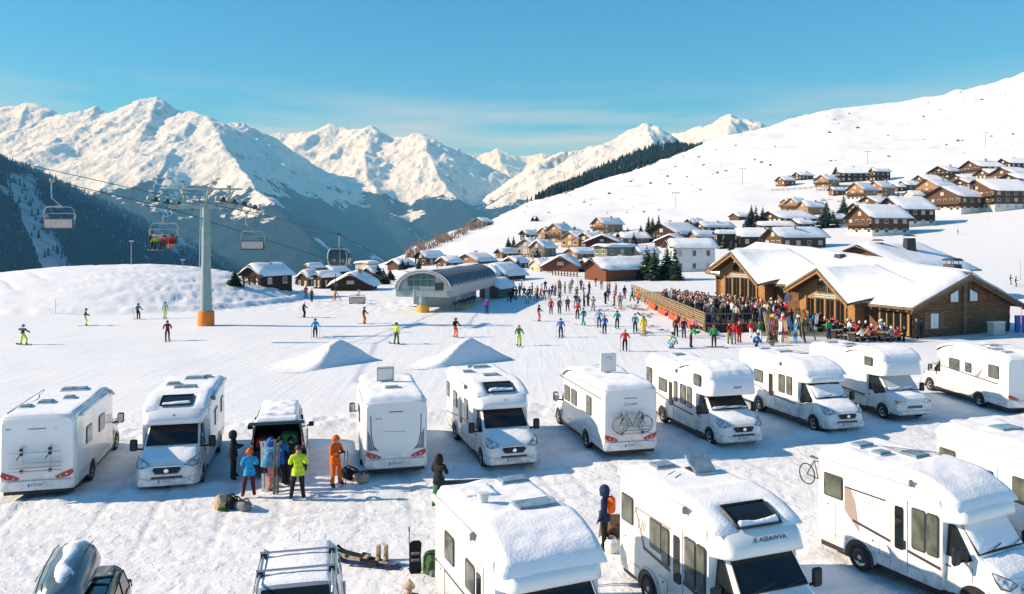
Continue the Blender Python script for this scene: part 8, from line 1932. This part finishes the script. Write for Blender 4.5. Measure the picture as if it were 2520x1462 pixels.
s1 = at(144, 551, 63); chair(LM, s1, 2.35, 'empty lift chair at the far left with a pale backrest')
s2 = at(405, 588, 68); cz2 = chair(at(412, 520, 70), s2, 2.35, 'lift chair carrying three riders left of the pylon', math.pi)
for k, (dx, j, t_, lab, hc) in enumerate(((-0.75, 'lime', 'black', 'rider in lime green jacket on the lift chair', 'white'), (0.05, 'red', 'black', 'rider in red jacket in the middle of the lift chair', 'black'), (0.72, 'red', 'orange', 'rider with orange trousers on the lift chair', 'navy'))):
    p = s2 + Vector((dx, -0.28, -0.95)); person((p.x, p.y, p.z), R((-1) ** k * 8), 'sit', j, t_, lab, hat=('helmet', hc), skis='skis' if k < 2 else 'board', group='riders on the lift chair', goggles=True)
s3 = at(621, 604, 76); chair(at(607, 524, 76.5), s3, 2.2, 'empty lift chair right of the pylon against the dark forest')
s4 = at(879, 740, 100); chair(at(884, 715, 100), s4, 1.95, 'low lift chair gliding just above the piste left of the station', 0.1)

# gondola cabin
gc = at(834, 632, 96); gb = empty('gondola_cabin', gc); tag(gb, 'dark glazed gondola cabin hanging above the left chalets', 'gondola cabin')
M_CAB = mat('cabin_glass', (0.02, 0.045, 0.06), 0.06, spec=0.6)
MB().path([(0.05, 0, 2.75), (0.05, 0, 1.6), (0.0, 0, 1.0)], 0.08, 6).build('hanger', M_GALV, gb); MB().box(-0.25, 0.25, -0.2, 0.2, 2.6, 2.85, 0.05).build('grip', M_DKST, gb); MB().box(-0.5, 0.5, -0.3, 0.3, 0.92, 1.1, 0.05).build('roof_bracket', M_DKST, gb)
sec = [(z, w) for z, w in ((-1.0, 0.95), (-0.85, 1.15), (-0.2, 1.32), (0.5, 1.25), (0.85, 1.05), (0.95, 0.8))]
MB().loft([[(a * w, b * w * 0.8, z) for a, b in ((-1, -0.7), (-0.7, -1), (0.7, -1), (1, -0.7), (1, 0.7), (0.7, 1), (-0.7, 1), (-1, 0.7))] for z, w in sec]).build('cabin_body', M_CAB, gb)
for sx in (-1, 1): MB().path([(sx * (w + 0.01) * 0.86, -w * 0.78, z) for z, w in sec], 0.06, 5).build('cabin_frame', M_ALLOY, gb)
MB().path([(0.35, -sec[i][1] * 0.82, sec[i][0]) for i in range(len(sec))], 0.04, 5).build('door_edge', M_ALLOY, gb)
MB().box(-0.98, 0.98, -0.78, 0.78, -1.14, -1.0, 0.04).build('floor_sill', M_ALLOY, gb); MB().path([(-0.85, -0.66, 0.95), (0.85, -0.66, 0.95)], 0.07, 6).build('roof_edge', M_ALLOY, gb)
for sx, r_ in ((-0.35, 0.12), (0.7, 0.14)):
    m = MB().path([(sx + r_ * math.cos(2 * math.pi * i / 12), -1.07 + 0.04 * abs(sx), -0.45 + r_ * math.sin(2 * math.pi * i / 12)) for i in range(12)], 0.025, 4, closed=True); m.build('cabin_mark', M_PLATE, gb)
lettering(gb, 'G', (-0.33, -1.075, -0.45), 0.42, M_PLATE, name='cabin_letter')

# ------------------------------------------------------------------ barrel-roofed valley station
A0 = gp(1040, 768); ax = Vector((0.21, 0.978, 0)); rx = Vector((0.978, -0.21, 0)); SO = Vector((-9.9, 88.5, 0)); SR = 3.25
st = empty('lift_station', SO); tag(st, 'lift station with a curved blue metal roof and glazed front', 'lift station'); STI = Matrix.Translation(-SO)
def sb_(mb, name, m, smooth=None, par=None): o = mb.build(name, m, None, smooth); o.parent = par or st; o.matrix_parent_inverse = STI; return o
def sp2(a, r, z): return SO + ax * a + rx * r + Vector((0, 0, z))
M_SHELL = mat('station_shell', (0.46, 0.48, 0.49), 0.35, metal=0.3); M_BLUEROOF = mat('blue_roof_metal', (0.014, 0.034, 0.080), 0.55, spec=0.3); M_SGLASS = mat('station_glass', (0.03, 0.10, 0.10), 0.06)
LEN = 22.0; ZE, RH = 2.55, 2.15
arc = lambda th, k=1.0: (SR * k * math.cos(th), ZE + RH * k * math.sin(th))
ths = [math.pi * i / 24 for i in range(25)]
out = [[sp2(a, *arc(t)) for t in ths] for a in (0, LEN * 0.5, LEN)]; inn = [[sp2(a, *arc(t, 0.95)) for t in ths] for a in (0, LEN * 0.5, LEN)]
m = MB().grid(out); m.grid(inn); m.loft([out[0] + inn[0][::-1], [p - ax * 0.02 for p in out[0] + inn[0][::-1]]]); m.loft([out[-1] + inn[-1][::-1], [p + ax * 0.02 for p in out[-1] + inn[-1][::-1]]]); sb_(m, 'barrel_roof', M_SHELL, 30)
tb_ = ths[0:11]; n_p = 30
for k in range(n_p):        # standing-seam sheets on the sunny side of the vault, each its own sheet
    a0, a1 = 0.35 + (LEN - 0.5) * k / n_p, 0.35 + (LEN - 0.5) * (k + 0.93) / n_p
    P = [[sp2(a, *arc(t, 1.012)) for t in tb_[1:]] for a in (a0, a1)]; m = MB().grid(P); m.grid([[sp2(a, *arc(t, 1.002)) for t in tb_[1:]] for a in (a0, a1)]); sb_(m, 'roof_sheet', M_BLUEROOF, 30); sb_(MB().path([sp2(a1 + 0.02, *arc(t, 1.022)) for t in tb_[1:]], 0.028, 4), 'roof_seam', M_SHELL)
P = [[sp2(a, *arc(t, 1.03 + 0.02 * math.sin(5 * a))) for t in ths[10:21]] for a in np.linspace(0.1, LEN - 0.1, 16)]; m = MB().grid(P); m.grid([[sp2(a, *arc(t, 1.003)) for t in ths[10:21]] for a in np.linspace(0.1, LEN - 0.1, 16)]); sb_(m, 'snow_cover', M_ROOFSNOW, 180)
m = MB()
for k in range(n_p): a0 = 0.4 + (LEN - 0.6) * k / n_p; h = 0.35 + 0.25 * ((k * 7) % 5) / 5; m.prism([sp2(a0, *arc(ths[1], 1.02)), sp2(a0 + 0.35, *arc(ths[1], 1.02)), sp2(a0 + 0.18, *arc(ths[1] + h * 0.35, 1.02))], (0.02, 0, 0.02))
sb_(m, 'snow_teeth', M_SNOW)
for k_ in (1.0, 0.9): sb_(MB().path([sp2(-0.05, *arc(t, k_)) for t in ths], 0.10, 6), 'arch_rib', M_SHELL, 50)
pts = [sp2(0.4, *arc(t, 0.94)) for t in ths]; sb_(MB().prism([pts[0] + Vector((0, 0, -0.3))] + pts + [pts[-1] + Vector((0, 0, -0.3))], ax * 0.1), 'front_panel', M_SHELL)
gl = sb_(MB().prism([sp2(0.30, x, z) for x, z in ((-1.9, 2.9), (1.2, 2.9), (1.2, 4.55), (-1.9, 4.55))], -ax * 0.06), 'front_glazing', M_SGLASS)
for x in (-1.9, -1.1, -0.3, 0.5, 1.2): sb_(MB().tube(sp2(0.20, x, 2.9), sp2(0.20, x, 4.55), 0.04, n=4), 'mullion', M_GALV, None, None)
for z in (2.9, 3.7, 4.55): sb_(MB().tube(sp2(0.20, -1.9, z), sp2(0.20, 1.2, z), 0.04, n=4), 'mullion', M_GALV)
for sx, nm in ((1, 'side_wall'), (-1, 'side_wall')): sb_(MB().prism([sp2(0.3, sx * SR * 0.98, 1.75), sp2(LEN, sx * SR * 0.98, 1.75), sp2(LEN, sx * SR * 0.98, ZE), sp2(0.3, sx * SR * 0.98, ZE)], -rx * sx * 0.12), nm, M_SHELL)
sb_(MB().prism([sp2(0.2, -SR, 1.75), sp2(0.2, SR, 1.75), sp2(0.2, SR, 2.45), sp2(0.2, -SR, 2.45)], ax * 0.3), 'platform_edge', M_GALV)
sb_(MB().prism([sp2(0.4, -SR + 0.2, 1.7), sp2(LEN, -SR + 0.2, 1.7), sp2(LEN, SR - 0.2, 1.7), sp2(0.4, SR - 0.2, 1.7)], (0, 0, 0.15)), 'machine_deck', M_GALV)
for a, r in ((6, -2.4), (6, 2.4), (20, -2.4), (20, 2.4), (13, 2.4)): sb_(MB().box(*(lambda p: (p.x - 0.3, p.x + 0.3, p.y - 0.3, p.y + 0.3, -0.3, 1.75))(sp2(a, r, 0))), 'column', M_SHELL)
sb_(MB().prism([sp2(8, -2.6, -0.3), sp2(8, 0.8, -0.3), sp2(8, 0.8, 1.6), sp2(8, -2.6, 1.6)], ax * 10), 'base_building', WD['white'])
for k in range(4): sb_(MB().tube(sp2(0.1, -3.0 + 0.4 * k, 2.45), sp2(0.1, -3.0 + 0.4 * k, 3.3), 0.03, n=4), 'railing_post', M_GALV)
sb_(MB().tube(sp2(0.1, -3.1, 3.3), sp2(0.1, -1.7, 3.3), 0.03, n=4), 'handrail', M_GALV)
sb_(MB().box(*(lambda p: (p.x - 0.45, p.x + 0.45, p.y - 0.3, p.y + 0.3, 2.55, 3.35))(sp2(-0.3, 2.0, 0))), 'control_panel', M_DKST)
# boarding gate gear under the vault
m = MB()
for k in range(5): p = sp2(3 + 2 * k, 2.9, 0); m.tube(p + Vector((0, 0, -0.1)), p + Vector((0, 0, 1.1)), 0.06, n=6); m.box(p.x - 0.35, p.x + 0.35, p.y - 0.15, p.y + 0.15, 0.7, 1.05, 0.03)
tag(m.build('boarding_gates', M_DKST), 'row of dark boarding gates at the open side of the lift station', 'gate', kind='thing')
tag(MB().prism([sp2(4, 3.0, -0.1), sp2(9, 3.2, -0.1), sp2(9, 3.2, 0.45), sp2(4, 3.0, 0.45)], rx * 0.5).build('boarding_belt', mat('belt_yellow', (0.42, 0.33, 0.10), 0.7)), 'low yellowish loading platform at the station entrance', 'platform')
h2 = gp(1222, 733); house((h2.x, h2.y + 1.2, 0), R(-30), 3.0, 4.2, 2.9, 'grey', None, 'small grey wooden ticket hut with snow roof beside the lift station', seed=55, balcony=False, chimney=False, wins=False, rise_k=0.6, name='ticket_hut')
hb = gp(1092, 748); house((hb.x, hb.y + 1, 0), R(-20), 1.8, 1.9, 2.1, 'brown', None, 'tiny brown attendant cabin under the front edge of the station', seed=56, balcony=False, chimney=False, wins=False, name='attendant_cabin')
# entry pylon of the station
ep = empty('entry_pylon', gp(1041, 768)); tag(ep, 'short thick lift pylon with orange padding in front of the station', 'lift pylon')
MB().lathe([(0.62, -0.3), (0.58, 1.0), (0.55, 2.35), (0.45, 2.4)], n=20).build('shaft', M_GALV, ep, 40); MB().lathe([(0.68, -0.3), (0.70, 0.05), (0.68, 0.78), (0.56, 0.80)], n=20).build('orange_pad', mat('amber_pad', (0.75, 0.36, 0.03), 0.7), ep, 40); MB().box(-1.05, -0.4, -0.4, 0.4, 0.9, 2.6, 0.06).build('second_column', M_GALV, ep)
m = MB(); m.box(-1.6, 1.8, -0.2, 0.2, 2.4, 2.6, 0.04)
for k in range(7): m.tube((-1.5 + 0.5 * k, -0.3, 2.8), (-1.5 + 0.5 * k, 0.3, 2.8), 0.2, n=10)
m.path([(-1.5, 0, 3.0), (0, 0, 3.5), (1.6, 0, 3.2)], 0.05, 5); m.build('sheave_train', M_GALV, ep)

# ------------------------------------------------------------------ masts and drag-lift towers
def mast(x, yb, yt, label, arm=0.0, head=True, Y=None, r=0.07, cat='lamp post', name='floodlight_mast', lean=0.0):
    p = on_ground(x, yb) if Y is None else at(x, yb, Y); h = (yb - yt) * p.y / F; o = empty(name, p); tag(o, label, cat)
    MB().tube((0, 0, -0.5), (lean * h, 0, h), r, r * 0.7, 7).build('pole', M_GALV, o)
    if arm: MB().box(lean * h - arm, lean * h + arm, -0.12, 0.12, h - 0.35, h - 0.1, 0.02).build('crossarm', M_GALV, o)
    for sx in ((-1, 1) if arm else ()): MB().box(*sorted((lean * h + sx * arm, lean * h + sx * arm * 0.7)), -0.2, 0.2, h - 0.75, h - 0.35, 0.03).build('sheave_train', M_DKST, o)
    if head and not arm: MB().box(-0.25 + lean * h, 0.35 + lean * h, -0.15, 0.15, h - 0.05, h + 0.12, 0.03).build('lamp_head', M_ALLOY, o)


mast(323, 664, 594, 'slim floodlight mast on the crest of the mound', Y=110); mast(455, 692, 640, 'leaning floodlight mast at the right end of the mound', Y=112, lean=-0.12); mast(137, 772, 733, 'thin marker pole standing in front of the mound', head=False, r=0.03, cat='marker pole', name='marker_pole')
for x, yb, yt, lab in ((1663, 509, 473, 'drag-lift tower above the village spruces, lowest of the four'), (1827, 454, 414, 'drag-lift tower second from the bottom of the four'), (2135, 404, 372, 'drag-lift tower above the long dark hotel'), (2425, 362, 326, 'drag-lift tower highest on the right slope')): mast(x, yb, yt, lab, arm=1.9, name='drag_lift_tower', cat='lift tower', r=0.22)
for x, yb, yt, lab in ((2357, 560, 528, 'marker pole on the smooth slope below the big balconied chalet'), (2432, 545, 498, 'reddish marker pole beside the bush on the smooth slope'), (2511, 690, 640, 'slim pole at the right edge beside the skiers on the slope'), (2297, 655, 622, 'left pole behind the restaurant chimney'), (2316, 655, 614, 'right pole behind the restaurant chimney'), (1422, 720, 668, 'lamp post among the crowd before the long reddish hut')): mast(x, yb, yt, lab, head=False, r=0.05, cat='marker pole', name='marker_pole')
sv = empty('snow_gun', gp(826, 741)); tag(sv, 'orange snow lance with tripod foot near the low lift chair', 'snow gun'); MB().tube((0, 0, 0), (0, 0, 3.6), 0.06, n=6).build('lance', M_DKST, sv)
for a in (0, 2.1, 4.2): MB().tube((0, 0, 1.4), (0.7 * math.cos(a), 0.7 * math.sin(a), 0), 0.06, n=5).build('leg', M_ORANGE, sv)
MB().box(-0.25, 0.2, -0.2, 0.2, 1.9, 2.4, 0.04).build('pump_box', M_DKST, sv)
for x, y, lab in ((2487, 700, 'tiny skier in black on the slope right of the restaurant'), (2357, 578, 'tiny skier leaning on the smooth slope under the upper chalets'), (2500, 706, 'tiny figure at the fence on the right slope')): S(x, y, 60, 'ski', 'black', 'black', lab, skis='skis', group=SK)
for x, y, lab, m_ in ((2330, 822, 'orange slalom pole in front of the log gable', M_NET), (2513, 830, 'thin pink marker pole at the right edge behind the last motorhome', CM('pink'))):
    tag(MB().tube((0, 0, -0.1), (0, 0, 2.6), 0.035, n=6).build('slalom_pole', m_, None, None, gp(x, y)), lab, 'marker pole')
tag(MB().prism([gp(2500, 818), gp(2560, 818), gp(2560, 818) + Vector((0, 0, 1.5)), gp(2500, 818) + Vector((0, 0, 1.5))], (0, 0.2, 0)).build('blue_banner', mat('banner_blue', (0.04, 0.16, 0.42), 0.7)), 'blue windbreak banner behind the log gable at the right edge', 'banner')


# ------------------------------------------------------------------ snow jumps on the piste
def kicker(A, B, C, D, label):
    """snow jump: apex A, ground points B (near), C (right), D (start of the run-up on the left)"""
    def plane(p, q, r):
        n = (q - p).cross(r - p); n = n if n.z > 0 else -n; return lambda x, y: p.z - (n.x * (x - p.x) + n.y * (y - p.y)) / n.z
    P1, P2 = plane(A, B, C), plane(A, B, D); E = Vector((A.x - 0.5, A.y + 4.2, 0)); P3 = plane(A, C, E); P4 = plane(A, D, E)
    x0, x1, y0, y1 = D.x - 1.5, C.x + 1.5, min(B.y, D.y) - 1.5, A.y + 5.5
    X, Y = np.meshgrid(np.arange(x0, x1, 0.18), np.arange(y0, y1, 0.18))
    ux, uy = A.x - D.x, A.y - D.y; LL = ux * ux + uy * uy; t = ((X - D.x) * ux + (Y - D.y) * uy) / LL; d = ((X - D.x) * uy - (Y - D.y) * ux) / math.sqrt(LL)
    run = A.z * 1.12 * sstep(0.0, 1.05, t) * np.exp(-(d / np.where(d > 0, 2.9, 2.6)) ** 2)          # rounded run-up, cut off by the steep landing side
    h = np.minimum(np.minimum(run, P1(X, Y)), P3(X, Y)) + 0.07 * fbm(X * 1.3, Y * 1.3, 3) * np.clip(run, 0.1, 1)
    for _ in range(2):      # wind and skis have rounded the foot of the jump
        q = np.pad(h, 1, 'edge'); b = (q[:-2, 1:-1] + q[2:, 1:-1] + q[1:-1, :-2] + q[1:-1, 2:] + h) / 5; k = np.clip(1 - h / 1.0, 0.12, 1); h = h * (1 - k) + b * k
    h = 0.5 * (h + np.sqrt(h * h + 0.01)) - 0.06 + macro_h(X, Y) + detail_h(X, Y)
    P = [[(X[i, j] - A.x, Y[i, j] - A.y, h[i, j]) for j in range(X.shape[1])] for i in range(X.shape[0])]
    o = MB().grid(P).build('snow_kicker', M_GROUND, None, 180, (A.x, A.y, 0)); tag(o, label, 'snow jump', 'snow jumps on the piste')


kicker(at(848, 836, 54.9), gp(803, 908), gp(934, 884), gp(722, 878), 'left snow jump with its steep side in blue shadow')
kicker(at(1168, 832, 55.1), gp(1128, 900), gp(1268, 882), gp(1058, 878), 'right snow jump behind the motorhome with a dark skylight')

# ------------------------------------------------------------------ kit lying about between the vehicles
def lay(o, p, rot): o.location = p; o.rotation_euler = rot; return o


def pack(x, y, c1, c2, label, s=1.0, rot=(R(80), 0, 0.5)):
    o = empty('rucksack', gp(x, y) + Vector((0, 0, 0.14))); o.rotation_euler = rot; o.scale = (s, s, s); tag(o, label, 'bag')
    a = MB().loft([ring8(-0.16, -0.30, 0.22, 0.16, 0.13, 0.05, 0.07), ring8(-0.06, -0.33, 0.28, 0.20, 0.17, 0.06, 0.09), ring8(0.08, -0.33, 0.30, 0.20, 0.17, 0.06, 0.09), ring8(0.15, -0.28, 0.24, 0.16, 0.13, 0.05, 0.07)]).build('bag_body', CM(c1), o, 45)
    MB().loft([ring8(-0.23, -0.25, 0.02, 0.12, 0.10, 0.04, 0.05), ring8(-0.15, -0.27, 0.06, 0.15, 0.13, 0.04, 0.05)]).build('bag_pocket', CM(c2), o, 45)
    for sx in (-0.09, 0.09): MB().path([(sx, 0.14, 0.22), (sx, 0.22, 0.12), (sx, 0.21, -0.12), (sx, 0.14, -0.26)], 0.022, 5).build('strap', CM('black'), o)
    return o


pack(545, 1252, 'tan', 'olive', 'pale yellow-green rucksack lying in front of the parked black estate', 1.15, (R(30), 0, 0.6)); pack(572, 1250, 'black', 'teal', 'black and teal rucksack lying beside the pale one', 1.1, (R(50), 0.2, -0.5)); pack(600, 1256, 'grey', 'pale green', 'small grey bag at the right of the bag pile', 0.9, (R(85), 0.1, 0.9))
pack(862, 1178, 'black', 'white', 'black and white rucksack on the snow beside the orange skier', 1.2, (R(60), 0, -0.8)); pack(890, 1186, 'tan', 'black', 'tan and black bag lying near the rear of the white motorhome', 1.0, (R(85), 0, 0.7))
pack(1066, 1408, 'dark green', 'grey', 'dark green rucksack leaning on the nearest motorhome', 1.35, (R(5), 0, 0.4))
# snowboard standing, snowboard and skis lying
sbd = link('snowboard', BOARD_ME, None, gp(1022, 1412) + Vector((0, 0, 0.44))); sbd.rotation_euler = (R(8), R(-88), R(95)); sbd.material_slots[0].link = 'OBJECT'; sbd.material_slots[0].material = CM('black'); sbd.scale = (0.56, 1.15, 1); tag(sbd, 'short black board stuck upright in the snow beside the nearest motorhome', 'snowboard')
MB().box(-0.18, -0.06, -0.10, 0.10, 0.03, 0.10, 0.02).build('binding', CM('grey'), sbd); MB().box(0.12, 0.24, -0.10, 0.10, 0.03, 0.10, 0.02).build('binding', CM('grey'), sbd)
s2_ = link('snowboard', BOARD_ME, None, gp(918, 1388) + Vector((0, 0, 0.05))); s2_.rotation_euler = (0, 0, R(-14)); tag(s2_, 'dark patterned snowboard lying flat on the snow, left of the standing one', 'snowboard'); MB().box(-0.25, -0.10, -0.12, 0.12, 0.03, 0.16, 0.03).build('binding', CM('tan'), s2_)
for k, (x, y, a, c) in enumerate(((962, 1398, -18, 'tan'), (985, 1404, -10, 'navy'), (955, 1392, -26, 'black'))):
    o = link('pair_of_skis', PM.get(c) or pair_mesh(c, 0), None, gp(x, y) + Vector((0, 0, 0.08))); o.rotation_euler = (R(-88), 0, R(90 + a)); tag(o, '%s skis lying in the snow by the standing snowboard' % c, 'skis')
pl = link('ski_pole', POLE_ME, None, gp(1008, 1406)); pl.rotation_euler = (R(4), 0, 0); tag(pl, 'single ski pole planted beside the standing snowboard', 'ski pole')
bt_ = empty('ski_boots', gp(940, 1382)); tag(bt_, 'pair of yellowish ski boots standing by the flat snowboard', 'boots')
for sx in (-0.1, 0.1): MB().loft([ring8(-0.22, 0, 0.12, 0.05, 0.04, 0.02, 0.02), ring8(-0.10, 0, 0.16, 0.06, 0.05, 0.02, 0.03), ring8(0.0, 0, 0.40, 0.065, 0.055, 0.02, 0.02), ring8(0.10, 0, 0.42, 0.06, 0.05, 0.02, 0.02)]).build('boot', CM('tan'), bt_, 45, (sx, 0, 0))
# skis and poles held upright by the group at the car
for k, (x, y, c, lab) in enumerate(((652, 1210, 'white', 'white skis held upright at the open boot'), (672, 1206, 'tan', 'tan skis held upright between the friends'), (679, 1216, 'grey', 'grey skis held upright, rightmost of the group skis'))):
    o = link('pair_of_skis', PM.get(c) or pair_mesh(c, 0), None, gp(x, y)); o.rotation_euler = (R(-4), R(3 * (k - 1)), R(20 * k)); tag(o, lab, 'skis')
# bicycle behind the right-hand motorhome
def bicycle(p, rz, label, c):
    o = empty('bicycle', p, rz); tag(o, label, 'bicycle')
    for y in (-0.52, 0.52):
        w = MB().path([(0, y + 0.33 * math.cos(2 * math.pi * i / 24), 0.34 + 0.33 * math.sin(2 * math.pi * i / 24)) for i in range(24)], 0.02, 6, closed=True)
        for k in range(10): t = 2 * math.pi * k / 10; w.tube((0, y, 0.34), (0, y + 0.32 * math.cos(t), 0.34 + 0.32 * math.sin(t)), 0.003, n=3, cap=False)
        w.build('wheel', M_RUBBER, o, 60)
    f = MB(); A, B, C, D, E = (0, 0.52, 0.34), (0, 0.2, 0.85), (0, -0.35, 0.88), (0, 0.05, 0.30), (0, -0.52, 0.34)
    for a, b in ((A, B), (B, C), (C, D), (D, B), (A, D), (C, E)): f.tube(a, b, 0.018, n=6)
    f.build('frame', CM(c), o, 60); MB().path([(-0.25, -0.30, 1.02), (0, -0.38, 0.98), (0.25, -0.30, 1.02)], 0.015, 6).build('handlebar', M_BLACK, o); MB().tube(C, (0, -0.38, 0.98), 0.016, n=6).build('stem', M_BLACK, o)
    MB().loft([ring8(0.06, 0.93, 0.97, 0.03, 0.02, 0.01, 0.01), ring8(0.34, 0.93, 0.99, 0.07, 0.06, 0.02, 0.02)]).build('saddle', M_BLACK, o); MB().tube(B, (0, 0.22, 0.94), 0.014, n=6).build('seat_post', M_ALLOY, o); MB().path([(0, 0.05 + 0.17, 0.30), (0, 0.05, 0.30), (0, 0.05 - 0.17, 0.30)], 0.012, 5).build('crank', M_ALLOY, o)


bicycle(gp(2016, 1236) + Vector((0, 0, 0.45)), R(25), 'brown bicycle leaning at the rear of the motorhome with taupe panels', 'brown')
pack(1507, 1330, 'brown', 'red', 'brown and red bundle strapped up beside the big motorhome', 1.9, (R(10), 0, 0.2)); pack(1503, 1352, 'white', 'black', 'white bag at the foot of the bundle by the big motorhome', 1.2, (R(80), 0, 0.2))
# dark awning roll and folded table behind the nearest motorhome
aw = empty('roof_carrier', gp(1140, 1192, 2.5), R(8)); tag(aw, 'long dark carrier lying across behind the roof of the nearest motorhome', 'carrier'); MB().loft([[(x, y, z) for y, z in ((-0.16 * k, -0.08), (0.16 * k, -0.08), (0.18 * k, 0.04), (0, 0.12), (-0.18 * k, 0.04))] for x, k in ((-0.72, 0.3), (-0.6, 0.9), (0, 1), (0.6, 1), (0.75, 0.4))]).build('carrier_shell', M_CARBLK, aw, 50)
for sx in (-0.45, 0.45): MB().tube((sx, 0, -2.45), (sx, 0, -0.05), 0.03, n=6).build('carrier_leg', M_BLACK, aw)
